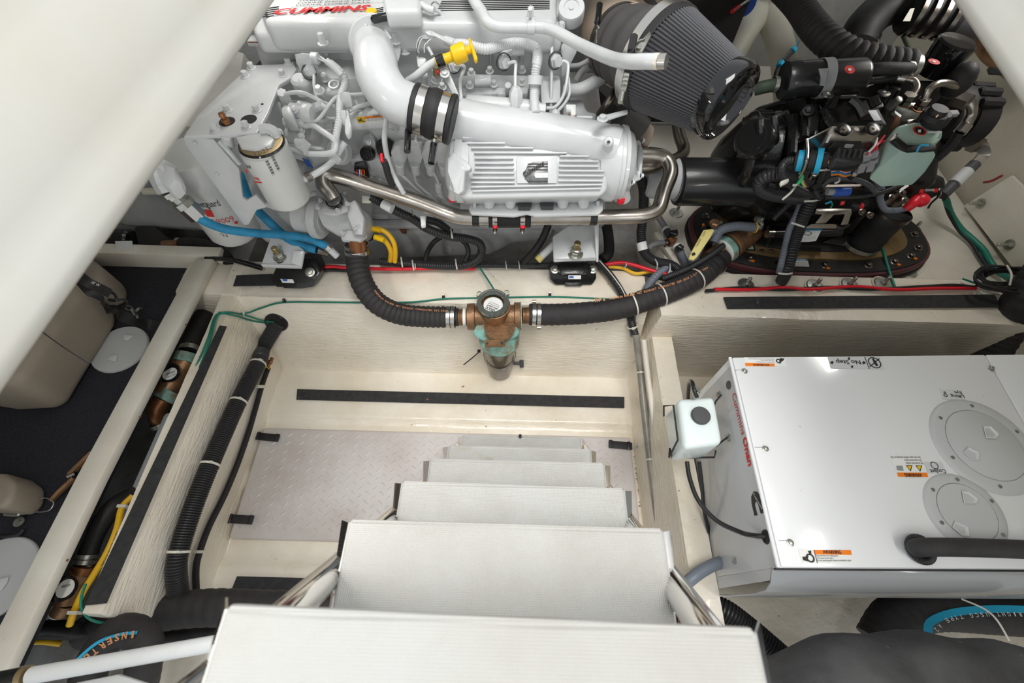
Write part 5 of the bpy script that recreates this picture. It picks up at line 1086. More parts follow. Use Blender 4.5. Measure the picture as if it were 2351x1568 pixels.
# engine mounts on the stringer
def mount(cx, cy, sc_, lb, tilt=0):
    mt = thing('engine_mount', lb, 'engine mount', at('P', cx, cy, .36), 'rubber engine mounts')
    return mt
m2 = mount(1315, 640, 1, 'black rubber mount under the right engine bracket with two bolts')
part('base', ypl('1262,612,.41 1290,612,.41 1298,628,.41 1344,628,.41 1350,612,.41 1368,612,.41 1370,640,.38 1360,655,.365 1275,655,.365 1262,640,.38', (0, .05, -.03), .006), 'black_paint', m2)
part('dome', ypl('1283,600,.43 1353,600,.43 1352,630,.42 1285,630,.42', (0, .04, -.06), .008), 'black_paint', m2); part('foot_plate', ypl('1297,645,.374 1336,645,.374 1336,657,.366 1297,657,.366', (0, .02, -.008), .002), 'black_plastic', m2)
s_ = part('label', ypl('1305,632,.4205 1334,632,.4205 1334,641,.411 1305,641,.411', (0, .001, -.001)), 'sticker', m2); part('print', ypl('1307,634,.4215 1317,634,.4215 1317,638,.4175 1307,638,.4175', (0, .0005, -.0005)), 'blue', s_)
for x in (1274, 1361): part('bolt', bolt(at('P', x, 619, .405), Vector((0, -.3, 1)), .009, .009), 'zinc', m2)
m1 = mount(680, 640, 1, 'black rubber mount under the left engine bracket beside the short tape')
part('base', ypl('632,614,.42 668,610,.42 690,590,.43 720,592,.43 735,625,.41 718,660,.375 690,664,.37 632,660,.37 624,635,.39', (0, .05, -.03), .006), 'black_paint', m1)
part('foot_plate', ypl('654,652,.376 688,652,.376 690,663,.367 650,662,.367', (0, .02, -.008), .002), 'black_plastic', m1); s_ = part('label', ypl('643,640,.392 672,641,.392 676,650,.384 648,649,.384', (0, .001, -.001)), 'sticker', m1); part('print', ypl('647,641,.3935 659,641,.3935 659,646,.388 650,645,.388', (0, .0005, -.0005)), 'blue', s_)
part('bolt', bolt(at('P', 712, 625, .418), Vector((.2, -.5, 1)), .0095, .009), 'zinc', m1)
# brackets with threaded studs
b2 = E_('mount_bracket', prism(rs('Z7', '490,1000,.50 640,900,.52 900,900,.52 915,1200,.48 500,1230,.48'), (0, 0, -.010), .003)); E_('bracket_cheek', ypl('885,890,.56 930,880,.56 925,1245,.47 905,1245,.47', (0, .01, -.01), .002, 'Z7'), 'engine_white', b2); E_('bracket_back', ypl('490,890,Y1.06 920,890 905,1000 800,1000 510,960', (0, .02, 0), .004, 'Z7'), 'engine_white', b2)
E_('bracket_lip', ypl('500,1215,.485 905,1205,.485 905,1232,.47 505,1242,.47', (0, .005, -.006), .002, 'Z7'), 'engine_white', b2)
def stud(fr, x, y, z, par, k=1.0):
    p = at(fr, x, y, z); v = Vector((.0, -.05, 1)); g = lathe(p, v, [(0, .023*k), (.002, .023*k), (.003, .020*k)], 24); part('washer', g, 'zinc', par)
    part('nut', lathe(p, v, [(.003, .0165*k), (.013*k, .0165*k), (.015*k, .014*k)], 6), 'zinc', par); part('lock_nut', lathe(p, v, [(.015*k, .015*k), (.023*k, .015*k), (.025*k, .012*k)], 6), 'zinc', par); part('threaded_stud', lathe(p, v, [(0, .010*k), (.048*k, .010*k), (.05*k, .008*k)], 16), 'brass_zinc', par)
stud('Z7', 705, 1165, .485, b2)
for (x, y) in ((790, 950), (800, 880)): E_('bolt_hole', lathe(at('Z7', x, y, 'Y1.058'), Vector((0, -1, .2)), [(0, .0095), (.002, .009), (.001, .005)], 20), 'engine_white', b2)
b1 = E_('mount_bracket', prism(rs('Z5', '1235,1240,.50 1450,1290,.50 1560,1370,.49 1530,1520,.46 1140,1510,.46'), (0, 0, -.012), .004)); E_('bracket_lip', ypl('1130,1505,.465 1530,1520,.465 1525,1545,.455 1150,1535,.455', (0, .004, -.012), .003, 'Z5'), 'engine_white', b1); E_('bracket_step', ypl('1430,1500,.475 1455,1380,.50 1560,1380,.50 1530,1540,.46', (0, .006, -.01), .003, 'Z5'), 'engine_white', b1)
stud('Z5', 1325, 1440, .475, b1, .85); E_('slot', lathe(at('Z5', 1325, 1480, .469), U, [(0, .010), (.0008, .009)], 16), 'dark_grey', b1)
tb_ = thing('drain_tube', 'white plastic tube with yellow cap leaning on the right engine bracket', 'tube', at('Z7', 360, 1220, .42)); part('tube', cyl(at('Z7', 800, 800, .53), at('Z7', 385, 1190, .44), .0115, 16), 'engine_white', tb_); part('cap', cyl(at('Z7', 385, 1190, .44), at('Z7', 345, 1230, .432), .0118, 16, .002), 'orange' if False else 'valve_handle', tb_)
# wide black hose and dark belt area behind the bracket
T('Z7', '450,890,.50 400,1010,.47 330,1120,.44 230,1230,.40 190,1260,.38', 70, None, 'rubber_hose', 'rubber', label='plain black hose descending to the stringer left of the right engine bracket', cat='hose')
T('Z7', '1000,890,.40 1020,1020,.39 1020,1160,.38 960,1220,.375', 100, None, 'rubber_hose', 'rubber', label='thick black hose dropping right of the right engine bracket', cat='hose')
# blue oil hoses with silver unions
bh1 = tagit(part('blue_hose', tube(rs('Z5', '520,1040,.66 570,1080,.655 700,1140,.63 850,1180,.61 1100,1210,.58 1400,1230,.54 1600,1260,.52 1720,1310,.50 1780,1340,.49', ), pxm('Z5', 80, at('Z5', 1100, 1210, .58))/2, 18), 'blue_hose'), 'bright blue hose sweeping from the silver union across below the oil filter', 'hose')
pf = rs('Z5', '250,790,.735 400,950,.69 540,1060,.655'); a_, b_ = pf[0], pf[-1]; dv = b_-a_; LL = dv.length
un = part('union', lathe(a_, dv, [(0, .026), (LL*.12, .026), (LL*.13, .022), (LL*.22, .022), (LL*.22, .018), (LL*.38, .018), (LL*.38, .025), (LL*.55, .025), (LL*.56, .023)], 8), 'zinc', bh1); part('ferrule', lathe(a_+dv*.56, dv, [(0, .023), (LL*.42, .022), (LL*.44, .019)], 6), 'bright_steel', bh1)
E_('hose_elbow', tube(rs('Z5', '190,560,.78 180,620,.775 210,700,.755 265,790,.735'), .030, 8, 6)); E_('elbow_body', prism(rs('Z5', '110,590,.80 180,520,.80 290,560,.80 310,640,.79 330,700,.775 250,760,.77 190,750,.77'), (0, 0, -.04), .008))
part('end_fitting', cyl(at('Z5', 1775, 1335, .49), at('Z5', 1890, 1440, .46), .0105, 14, .002), 'engine_white', bh1); part('end_ring', cyl(at('Z5', 1780, 1340, .49), at('Z5', 1810, 1365, .482), .0135, 16), 'bright_steel', bh1)
bh2 = tagit(part('blue_hose', tube(rs('Z5', '930,640,.66 960,720,.65 1010,850,.60 1080,960,.57 1200,1080,.54 1330,1200,.51 1480,1310,.49 1680,1370,.475'), pxm('Z5', 84, at('Z5', 1200, 1080, .54))/2, 18), 'blue_hose'), 'second blue hose running steeply behind the white gusset to the stringer', 'hose')
part('end_fitting', cyl(at('Z5', 1690, 1375, .475), at('Z5', 1790, 1400, .46), .012, 8), 'dark_steel', bh2)
# dark gear behind the left tray
sp = thing('bilge_pump', 'dark pump with paper label behind the tray at the far left', 'pump', at('P', 320, 545, .3)); part('body', cyl(at('P', 150, 545, .36), at('P', 305, 552, .36), .036, 24, .006), 'black_paint', sp); part('head', prism(rs('P', '305,520,.40 350,515,.40 380,540,.38 405,560,.37 395,580,.36 320,578,.36', ), (0, 0, -.05), .008), 'black_rough', sp); part('label', prism(rs('L1', '920,12,.398 1055,10,.398 1062,82,.385 930,80,.385'), (0, 0, -.002)), 'sticker_grey', sp); part('outlet', cyl(at('P', 375, 562, .37), at('P', 410, 560, .37), .014, 14), 'bronze', sp)
hb_ = T('P', '408,560,.36 450,558,.36 490,568,.36 520,590,.35 530,620,.33', 26, None, 'rubber_hose', 'rubber', label='short black hose leaving the dark pump behind the tray', cat='hose'); part('hose_clamp', ringband(at('P', 412, 560, .36), X, .019, .012, .002, 24), 'zinc', hb_)
T('P', '468,560,.33 480,545,.33 490,500,.34 470,470,.36', 14, None, 'thin_hose', 'black_plastic', label='thin black tube curling below the oil filter', cat='hose'); T('P', '330,440,.5 360,440,.5 395,446,.5', 16, None, 'pale_hose', 'cream_duct', label='pale hose end poking out below the coaming near the silver union', cat='hose')
part('dark_box', ypl('175,420,.45 330,450,.45 430,480,.40 470,530,.36 300,520,.36 200,500,.40', (0, .2, -.2), .01), 'hull_grey', None, 'dark grey bulkhead piece beyond the tray below the coaming', 'panel'); part('storage_box', ypl('470,290,.5 550,180,.5 560,120,.5 480,100,.5 300,290,.5', (0, .1, -.32), .01), 'gelcoat_plain', None, 'cream box corner glimpsed between the coaming and the engine front', 'box')
# ================================================ pod drive (black gearbox on its oval base)
pod = thing('sail_drive', 'black gearbox and pod drive standing on a dark oval base ring with hoses and wiring', 'gearbox', at('P', 1850, 560, .30))
def Q(name, g, m='black_paint', parent=None, **k): return part(name, g, m, parent or pod, **k)
def qp(fr, s, ex, bev=.005, seg=2): return prism(rs(fr, s), ex, bev, seg)
# oval base: rubber ring, burgundy flange, bronze inner ring
def oval(cx, cy, ax_, ay_, n=56, pw=2.6):
    out = []
    for i in range(n):
        t = 2*math.pi*i/n; c_, s_ = math.cos(t), math.sin(t)
        out.append(Vector((cx+math.copysign(abs(c_)**(2/pw), c_)*ax_, cy+math.copysign(abs(s_)**(2/pw), s_)*ay_, 0)))
    return out
oc_ = Vector((1.013, 1.141, 0))
def ovalz(a, b, z, h, bev=.004): return prism([p+Vector((0, 0, z)) for p in oval(oc_.x, oc_.y, a, b)], (0, 0, -h), bev)
Q('sealant', ovalz(.424, .201, .330, .012, .003), 'gelcoat_plain'); Q('rubber_seal', ovalz(.411, .189, .345, .02), 'rubber'); Q('clamp_ring', ovalz(.406, .184, .368, .024), 'burgundy'); Q('base_ring', ovalz(.394, .175, .374, .01), 'black_rough')
Q('inner_ring', ovalz(.323, .127, .382, .012), 'olive_bronze'); Q('inner_plate', ovalz(.260, .098, .388, .01), 'black_rough')
for i in range(20):
    t = 2*math.pi*(i+.35)/20; p = oval(oc_.x, oc_.y, .360, .151, 20)[i]+Vector((0, 0, .374)); b_ = Q('ring_bolt', bolt(p, U, .0085, .010), 'dark_steel')
    if i in (13, 15, 17, 18): part('torque_mark', box(p+Vector((.008, -.012, .003)), (.010, .006, .004)), 'orange', b_)
lb_ = Q('notice_label', prism(rs('Z8', '615,1218,.3765 725,1222,.3765 742,1290,.3765 615,1285,.3765'), (0, 0, -.001)), 'sticker')
part('band', prism(rs('Z8', '615,1218,.377 725,1222,.377 730,1243,.377 615,1240,.377'), (0, 0, -.001)), 'blue_hose', lb_); part('lettering', text_g('NOTICE', at('Z8', 622, 1238, .377), at('Z8', 714, 1240, .377), U, size=.0075, bold=.02), 'sticker', lb_)
for i, (x0, x1) in enumerate(((617, 728), (617, 715), (617, 730), (617, 720))): part('lettering', text_g('read the manual first', at('Z8', x0+4, 1254+i*9, .377), at('Z8', x1, 1254+i*9, .377), U, size=.0028), 'ink', lb_)
pl = Q('serial_plate', prism(rs('Z8', '197,1058,.384 275,1060,.384 304,1155,.384 225,1156,.384'), (0, 0, -.003), .001), 'gloss_black'); part('plate_face', prism(rs('Z8', '215,1075,.3845 265,1077,.3845 290,1148,.3845 235,1148,.3845'), (0, 0, -.001)), 'bottle_green', pl)
for (x, y) in ((352, 1160), (428, 1160)): Q('small_screw', bolt(at('Z8', x, y, .383), U, .0045, .004), 'bright_steel')
Q('screw', bolt(at('P', 1921, 520, .385), U, .006, .006), 'zinc')
# studs with washers standing on the platform
for i, (x, y) in enumerate(((1551, 487), (1616, 505) if False else (1552, 490), (2097, 527), (2107, 580), (2086, 625), (1712, 655), (1870, 657), (1950, 654), (2025, 652))):
    if i == 0: continue
    p = at('P', x, y, .326 if y < 640 else .363); labs = ['washer and stud on the cream platform under the black shaft tube', 'washer and stud right of the base ring, topmost of the right hand column', 'washer and stud right of the base ring, middle of the right hand column', 'washer and stud right of the base ring, lowest of the right hand column', 'washer and stud left of the corrugated loom in front of the base ring', 'washer and stud in front of the notice label', 'washer and stud second from the right in front of the base ring', 'washer and stud rightmost in front of the base ring beside the green wire']
    sd = thing('stud_washer', labs[i-1], 'stud', p, 'studs around the pod drive'); part('washer', lathe(p, U, [(0, .026), (.003, .026), (.005, .024), (.006, .010)], 28), 'zinc', sd); part('nut', lathe(p, U, [(.005, .0105), (.014, .0105)], 6), 'zinc', sd); part('stud', lathe(p, (.02, .05, 1), [(.01, .0055), (.034, .0055), (.036, .004)], 12), 'zinc', sd)
    part('sealant', lathe(p, U, [(-.002, .030), (.001, .031)], 20), 'gelcoat_plain', sd)
# shaft tube
st1 = at('P', 1552, 418, .60); st2 = at('P', 1720, 418, .60); Q('shaft_cover', lathe(st1, st2-st1, [(0, .060), (.004, .066), (.012, .068), ((st2-st1).length*.8, .068), ((st2-st1).length, .074)], 40), 'black_plastic')
Q('shaft_bore', lathe(st1, st1-st2, [(-.001, .058), (.001, .052), (-.01, .02)], 32), 'grey_white'); sc_ = E_('shaft_adapter', cyl(at('P', 1480, 408, .60), at('P', 1560, 412, .60), .058, 28, .006), 'cast_white')
# main castings
Q('gearbox_body', qp('P', '1700,300,.74 1740,240,.78 1800,222,.80 1960,212,.82 2090,225,.82 2180,260,.80 2160,420,.62 2080,470,.55 1900,500,.50 1760,500,.50 1700,440,.58', (0, .12, -.18), .02, 3))
Q('flange_disc', lathe(at('P', 1700, 345, .70), at('P', 1760, 345, .71)-at('P', 1700, 345, .70), [(0, .085), (.008, .095), (.02, .100), (.03, .095), (.05, .090), (.07, .098), (.08, .098)], 36), 'black_paint')
for i in range(9):
    a_ = math.radians(-110+i*27); c_ = at('P', 1715, 345, .70); v = Vector((0, math.cos(a_), math.sin(a_))); g = cyl(c_+v*.090-X*.0, c_+v*.090+X*.05, .012, 12, .003); q = Q('casting_lug', g); part('bolt', bolt(c_+v*.090, -X, .007, .008), 'black_plastic', q)
Q('flange_disc', lathe(at('P', 1795, 320, .73), X, [(0, .112), (.010, .116), (.022, .116), (.026, .108)], 40)); 
Q('side_cover', lathe(at('Z8', 285, 240, .78), Vector((-.75, -.35, .5)), [(-.02, .05), (0, .05), (.006, .046), (.006, .036), (.010, .034)], 32))
for s in ('340,90,.82 345,190,.80 350,260,.77', '450,60,.83 460,160,.81 465,260,.78 440,330,.75', '300,330,.74 350,360,.73 390,440,.70 440,450,.69', '540,30,.84 590,140,.81 580,260,.78 560,380,.74', '860,0,.85 880,80,.83 930,150,.82', '230,470,.62 215,560,.60 240,640,.57'): 
    p = rs('Z8', s); Q('casting_rib', tube(p, .009, 8))
for (x, y, z) in ((160, 480, .655), (118, 745, .55), (735, 10, .84), (640, 240, .79), (300, 760, .53), (225, 790, .50)): Q('bolt', bolt(at('Z8', x, y, z), Vector((-.4, -.5, .7)), .009, .010), 'bright_steel' if x < 200 else 'black_plastic')
for (x0, y0, x1, y1, z) in ((840, 30, 760, 230, .80), (620, 60, 600, 380, .79), (700, 30, 700, 240, .80)): Q('casting_rib', tube([at('Z8', x0, y0, z+.02), at('Z8', x1, y1, z)], .011, 8, sm=False))
Q('housing_block', qp('Z8', '590,80,.80 740,100,.80 745,230,.78 600,240,.77', (0, .05, -.06), .008)); Q('lower_casting', qp('Z8', '210,640,.56 330,700,.55 370,800,.52 330,870,.48 180,880,.47 160,820,.50', (0, .05, -.08), .01))
Q('lower_casting', qp('Z8', '300,780,.52 700,760,.50 760,900,.45 640,960,.42 400,960,.42 330,880,.45', (0, .06, -.06), .012), 'black_rough'); Q('upper_body', qp('Z4', '620,790,.84 1180,780,.85 1230,900,.83 1210,1010,.81 780,1030,.80 640,900,.82', (0, .06, -.08), .012, 3))
for s in ('900,820,.865 960,870,.86 1010,960,.85', '1080,800,.87 1110,870,.86'): Q('casting_rib', tube(rs('Z4', s), .012, 8))
for (x, y) in ((712, 778), (1172, 765)): q = Q('post', lathe(at('Z4', x, y+70, .83), Vector((0, 0, 1)), [(0, .022), (.02, .018), (.04, .0165), (.043, .013)], 20)); part('bush', lathe(at('Z4', x, y, .88), U, [(0, .014), (.003, .014), (.0035, .006), (.001, .005)], 20), 'bright_steel', q)
Q('hex_plug', lathe(at('Z4', 1278, 830, .86), Vector((.1, -.3, 1)), [(-.02, .010), (.008, .010), (.010, .007)], 6), 'zinc')
dl = Q('data_label', prism(rs('Z4', '1040,900,.872 1130,895,.872 1195,1020,.858 1105,1010,.858'), (0, 0, -.002)), 'ink'); part('label_field', prism(rs('Z4', '1045,905,.8725 1110,900,.8725 1155,985,.862 1095,985,.862'), (0, 0, -.001)), 'sticker_grey', dl)
# header cylinder on top and hoses at the back
c1_ = at('Z4', 340, 660, .88); c2_ = at('Z4', 1010, 620, .90); hd = c2_-c1_; HL = hd.length; Q('cooler_cylinder', lathe(c1_, hd, [(0, .02), (.003, .042), (.012, .045), (.03, .045), (.032, .041), (HL-.01, .040), (HL, .034)], 36), 'black_plastic')
Q('cooler_strap', ringband(c1_+hd*.5, hd, .042, .022, .002, 36), 'mid_grey'); wd = Q('warning_disc', lathe(at('Z4', 893, 570, .935), Vector((0, -.3, 1)), [(0, .0115), (.0008, .0115)], 24), 'sticker_red'); part('figure', lathe(at('Z4', 893, 570, .936), Vector((0, -.3, 1)), [(0, .004), (.0008, .004)], 12), 'white_ink', wd)
Q('top_canister', lathe(at('Z4', 1560, 600, .86), Vector((.05, -.0, 1)), [(0, .038), (.04, .042), (.055, .045), (.075, .045), (.08, .040), (.081, .01)], 36), 'gloss_black'); wd = Q('warning_disc', lathe(at('Z4', 1583, 505, .941), U, [(0, .0125), (.0008, .0125)], 24), 'sticker_red'); part('figure', lathe(at('Z4', 1583, 505, .9422), U, [(0, .004), (.0008, .004)], 12), 'white_ink', wd)
p = rs('Z4', '120,730,.86 200,710,.87 300,690,.875'); gh = Q('inlet_hose', tube(p, .0155, 14), 'dark_green'); part('clamp', ringband(p[-1]-X*.006, X, .0165, .010, .0015, 20), 'zinc', gh)
p = rs('Z4', '1020,575,.91 1150,560,.92 1300,560,.92 1400,560,.91'); gh = Q('outlet_hose', tube(p, .0135, 14), 'hose_fabric'); part('clamp', ringband(p[0]+X*.008, X, .0145, .012, .0015, 20), 'zinc', gh); part('clamp', ringband(p[-1]-X*.008, X, .0145, .012, .0015, 20), 'zinc', gh)
def braid(fr, s, w_, name='braided_line', m='corrugated', par=None):
    p = rs(fr, s); return part(name, corr(p, pxm(fr, w_, p[len(p)//2])/2, .0028, .06, 14), m, par or pod)
braid('Z4', '700,725,.86 850,690,.875 1000,665,.88 1150,650,.885 1270,630,.885', 62)
Q('line_fitting', tube(rs('Z4', '560,715,.86 700,720,.862'), .011, 6, sm=False), 'zinc'); Q('line_bracket', qp('Z4', '640,560,.93 720,555,.93 710,620,.93 705,700,.90 650,690,.90 660,620,.93', (0, 0, -.003), .001), 'mid_grey')
Q('hose_ferrule', cyl(at('Z4', 1270, 630, .885), at('Z4', 1345, 645, .885), .0135, 18, .002), 'bright_steel'); Q('bent_pipe', tube(rs('Z4', '1345,645,.885 1410,660,.885 1440,710,.88 1415,770,.87 1385,800,.865'), .0085, 14), 'steel'); Q('pipe_nut', nutpipe('Z4', 1395, 770, 1340, 850, .875, .85, .0145), 'dark_steel')
Q('bent_pipe', tube(rs('Z4', '1500,820,.86 1540,740,.88 1600,690,.89 1680,680,.89 1750,700,.88 1800,720,.87'), .0085, 14), 'steel'); Q('pipe_nut', nutpipe('Z4', 1510, 810, 1455, 890, .865, .84, .0145), 'dark_steel'); Q('port_block', qp('Z4', '1290,850,.845 1440,830,.845 1520,880,.84 1480,920,.83 1380,910,.83', (0, 0, -.03), .005), 'zinc')
for (x, y) in ((1335, 855), (1450, 895)): Q('copper_seal', ringband(at('Z4', x, y, .848), U, .011, .003, .003, 20), 'copper')
Q('rear_body', qp('Z4', '1180,640,.86 1640,650,.86 1700,760,.84 1560,900,.80 1350,850,.80 1190,760,.82', (0, .08, -.08), .012), 'black_rough'); Q('boot', ball(at('Z4', 1790, 660, .88), .034, 16, (.9, .9, 1.3)), 'rubber')
Q('motor_body', lathe(at('Z4', 1650, 920, .73), Vector((1, .1, .0)), [(0, .06), (.02, .07), (.06, .075), (.08, .07)], 32), 'black_rough'); 
for i in range(11):
    a_ = math.radians(-120+i*24); c_ = at('Z4', 1800, 960, .72); v = Vector((.1, math.cos(a_), math.sin(a_))); Q('fin_lug', cyl(c_+v*.080-X*.03, c_+v*.078+X*.03, .014, 8, .004), 'black_rough')
Q('motor_core', lathe(at('Z4', 1770, 960, .72), X, [(0, .075), (.05, .08), (.07, .06)], 28), 'black_rough')
Q('bent_pipe', tube(rs('Z4', '1800,800,.82 1850,810,.82 1885,860,.81 1885,930,.79 1850,1010,.77'), .0135, 16), 'steel'); Q('swivel_nut', cyl(at('Z4', 1750, 800, .82), at('Z4', 1870, 840, .825), .0215, 6), 'dark_steel'); Q('pipe_ferrule', cyl(at('Z4', 1855, 1010, .77), at('Z4', 1790, 1090, .75), .0155, 16, .002), 'bright_steel')
braid('Z4', '1790,1090,.75 1720,1190,.72 1600,1300,.68 1450,1400,.64 1250,1500,.6', 70)
Q('angle_fitting', tube(rs('Z4', '1920,1190,.60 1990,1210,.60 1985,1270,.58 1920,1340,.56'), .019, 4, 3), 'steel'); Q('angle_nut', cyl(at('Z4', 1890, 1190, .60), at('Z4', 1960, 1180, .60), .022, 6), 'dark_steel'); hz_ = Q('dark_hose', cyl(at('Z4', 1920, 1340, .56), at('Z4', 1650, 1600, .50), .017, 14), 'dark_grey'); part('label_wrap', cyl(at('Z4', 1860, 1400, .549), at('Z4', 1750, 1505, .525), .0185, 14), 'light_grey_plastic', hz_)
Q('orange_boot', qp('Z4', '1270,940,.85 1320,960,.85 1310,1010,.84 1260,1050,.83 1225,1050,.83 1250,1000,.84', (0, 0, -.012), .003), 'rust'); Q('paper_tag', qp('Z4', '1265,905,.865 1320,945,.862 1310,960,.862 1265,925,.865', (0, 0, -.001), 0), 'sticker')
Q('relay_label', qp('Z4', '1650,900,.84 1780,895,.84 1800,930,.835 1640,945,.835', (0, 0, -.01), .002), 'mid_grey')
# control unit on its steel bracket
cu = Q('unit_bracket', qp('Z8', '930,140,.87 1350,135,.87 1310,210,.855 1240,330,.83 1180,400,.81 790,380,.81 840,300,.83', (0, 0, -.003), .001), 'steel')
part('side_flange', qp('Z8', '722,245,.85 930,140,.872 800,370,.82 735,400,.80 720,400,.80', (0, 0, -.003), .001), 'steel', cu)
for (x, y) in ((1015, 175), (1255, 170)): q = part('rubber_bush', lathe(at('Z8', x, y, .865), Vector((0, -.25, 1)), [(0, .0165), (.005, .0165), (.007, .013)], 24), 'black_plastic', cu); part('screw', lathe(at('Z8', x, y, .874), Vector((0, -.25, 1)), [(0, .009), (.003, .008), (.0032, .004), (.0015, .003)], 20), 'dark_steel', cu)
part('hole', lathe(at('Z8', 1127, 168, .8703), Vector((0, -.2, 1)), [(0, .006), (.0008, .006)], 16), 'bright_steel', cu); part('barcode_label', qp('Z8', '910,205,.862 928,205,.862 895,275,.848 873,275,.848', (0, 0, -.001), 0), 'sticker', cu)
co = Q('control_unit', qp('Z8', '950,250,.86 1180,250,.86 1200,330,.84 1190,400,.83 940,420,.82 890,340,.84', (0, 0, -.03), .006), 'black_plastic')
part('connector', qp('Z8', '990,300,.875 1180,305,.875 1190,350,.865 1190,430,.85 970,420,.85 950,370,.86', (0, 0, -.03), .004), 'black_plastic', co)
for i in range(5): part('connector_rib', tube([at('Z8', 985+i*45, 335, .878), at('Z8', 965+i*45, 400, .862)], .004, 6, sm=False), 'black_rough', co)
part('latch', qp('Z8', '1040,285,.885 1110,290,.885 1100,305,.88 1040,302,.88', (0, 0, -.006), .001), 'mid_grey', co)
Q('data_sticker', qp('Z8', '820,352,.835 920,355,.835 900,395,.825 800,380,.825', (0, 0, -.001), 0), 'sticker'); Q('data_sticker', qp('Z8', '1290,358,.80 1370,355,.80 1355,395,.79 1285,395,.79', (0, 0, -.001), 0), 'sticker')
# connector with blue rings and looms
p1_ = at('Z8', 620, 425, .80); p2_ = at('Z8', 890, 425, .82); dd_ = p2_-p1_; DL_ = dd_.length; rc = Q('round_connector', lathe(p1_, dd_, [(0, .021), (DL_*.12, .023), (DL_*.3, .023), (DL_*.31, .020), (DL_*.42, .020), (DL_*.43, .024), (DL_*.62, .024), (DL_*.64, .027), (DL_*.82, .027), (DL_*.84, .019), (DL_, .019)], 28), 'rubber')
for t in (.14, .70): part('blue_ring', ringband(p1_+dd_*(t+.03), dd_, .0225 if t < .3 else .0268, .012, .0015, 28), 'cyan', rc)
part('retaining_ring', tube(rs('Z8', '722,245,.85 728,330,.84 722,420,.835 700,490,.81 660,560,.78'), .003, 6), 'steel', rc)
def loom(fr, s, w_, m='corrugated', pitch=.006, name='wiring_loom', amp=.13): 
    p = rs(fr, s); return Q(name, corr(p, pxm(fr, w_, p[len(p)//2])/2, pitch, amp, 14), m)
loom('Z8', '640,425,.80 560,430,.80 515,490,.79 540,570,.76 620,640,.72 720,690,.69 800,700,.67', 68)
loom('Z8', '620,540,.74 450,540,.74 350,580,.72 340,650,.69 430,700,.66 560,720,.64 700,730,.62', 108, pitch=.0075)
bands_ = Q('hose_end', tube(rs('Z8', '500,545,.745 620,540,.75'), .030, 20, sm=False), 'rubber'); Q('white_clip', qp('Z8', '505,590,.795 575,565,.795 578,590,.79 515,622,.79', (0, 0, -.008), .002), 'cable_tie'); Q('green_ring', tube(rs('Z8', '665,520,.78 682,560,.775 650,610,.77'), .004, 8), 'bright_green')
loom('Z8', '760,740,.62 700,860,.58 660,960,.54 620,1080,.50 590,1200,.47 555,1320,.43 520,1400,.37 450,1480,.31', 100, pitch=.0075)
loom('Z8', '680,750,.60 640,860,.57 580,980,.53 550,1100,.49 515,1250,.46 495,1340,.42', 52, 'corrugated_grey')
loom('Z8', '690,760,.60 590,770,.58 520,830,.56 450,900,.53', 48); loom('Z8', '840,640,.70 900,590,.71 1000,570,.715 1120,580,.715 1220,620,.70 1280,680,.68', 44, 'dark_grey')
loom('Z8', '870,720,.66 1000,720,.67 1150,715,.67 1300,690,.67 1420,650,.67 1530,590,.67', 40); loom('Z8', '560,1390,.36 620,1450,.33 680,1478,.31', 30); Q('black_cable', tube(rs('Z8', '540,1370,.36 600,1450,.33 680,1480,.30'), .006, 8), 'rubber')
for k, s in enumerate(('800,520,.72 820,600,.71 760,660,.70', '880,480,.73 830,560,.72 800,640,.70', '1070,430,.78 1040,500,.75 1090,560,.73', '760,640,.70 820,720,.68 850,700,.68', '1280,560,.70 1250,620,.69 1290,700,.66', '1090,780,.60 1150,800,.60 1210,760,.60', '930,960,.50 1000,980,.50 1060,950,.50', '480,820,.55 560,860,.53 600,920,.50', '400,950,.45 420,1040,.42 400,1100,.39 390,1160,.372')): Q('black_wire', tube(rs('Z8', s), .008 if k < 6 else .006, 8), 'rubber')
cols = ['cable_yellow', 'red', 'white_ink', 'blue', 'cyan', 'orange', 'bright_green']
for i in range(6): Q('wire', tube(rs('Z8', '%d,%d,.79 %d,%d,.785 %d,%d,.78 %d,%d,.775' % (925, 500+i*8, 980, 490+i*9, 1030, 510+i*8, 1075, 500+i*8)), .0022, 6), cols[i])
for i in range(5): Q('wire', tube(rs('Z8', '890,%d,.82 %d,%d,.81 %d,%d,.79' % (405+i*9, 935+i*3, 400+i*10, 950, 440+i*8)), .0018, 6), ['blue', 'red', 'orange', 'cable_yellow', 'white_ink'][i])
for i, m_ in enumerate(('bright_green', 'orange', 'copper', 'dark_green')): Q('wire', tube(rs('Z8', '%d,560,.775 %d,600,.77 %d,640,.76' % (668+i*9, 680+i*8, 700+i*10)), .002, 6), m_)
for s, m_ in (('1355,220,.83 1300,290,.84 1240,350,.83 1215,375,.83', 'red'), ('1290,240,.84 1290,290,.84 1295,340,.83', 'red'), ('1295,240,.84 1275,300,.842 1225,355,.832', 'white_ink'), ('1380,255,.80 1275,300,.84 1270,340,.83', 'red')): Q('wire', tube(rs('Z8', s), .0026, 6), m_)
for s in ('1210,370,.83 1180,430,.81 1150,510,.78', '1265,345,.83 1250,410,.81 1225,500,.78'):
    p = rs('Z8', s); Q('grey_connector', tube(p, [.0125, .010], 4, 3), 'mid_grey'); Q('connector_collar', ringband(p[1], p[2]-p[0], .013, .012, .002, 8), 'mid_grey')
bp_ = Q('blue_plug', cyl(at('Z8', 935, 680, .70), at('Z8', 1070, 675, .70), .0115, 10, .002), 'blue'); part('plug_grey', cyl(at('Z8', 885, 678, .70), at('Z8', 935, 680, .70), .009, 10), 'mid_grey', bp_); Q('steel_bar', cyl(at('Z8', 850, 640, .67), at('Z8', 1180, 635, .67), .008, 8), 'dark_steel')
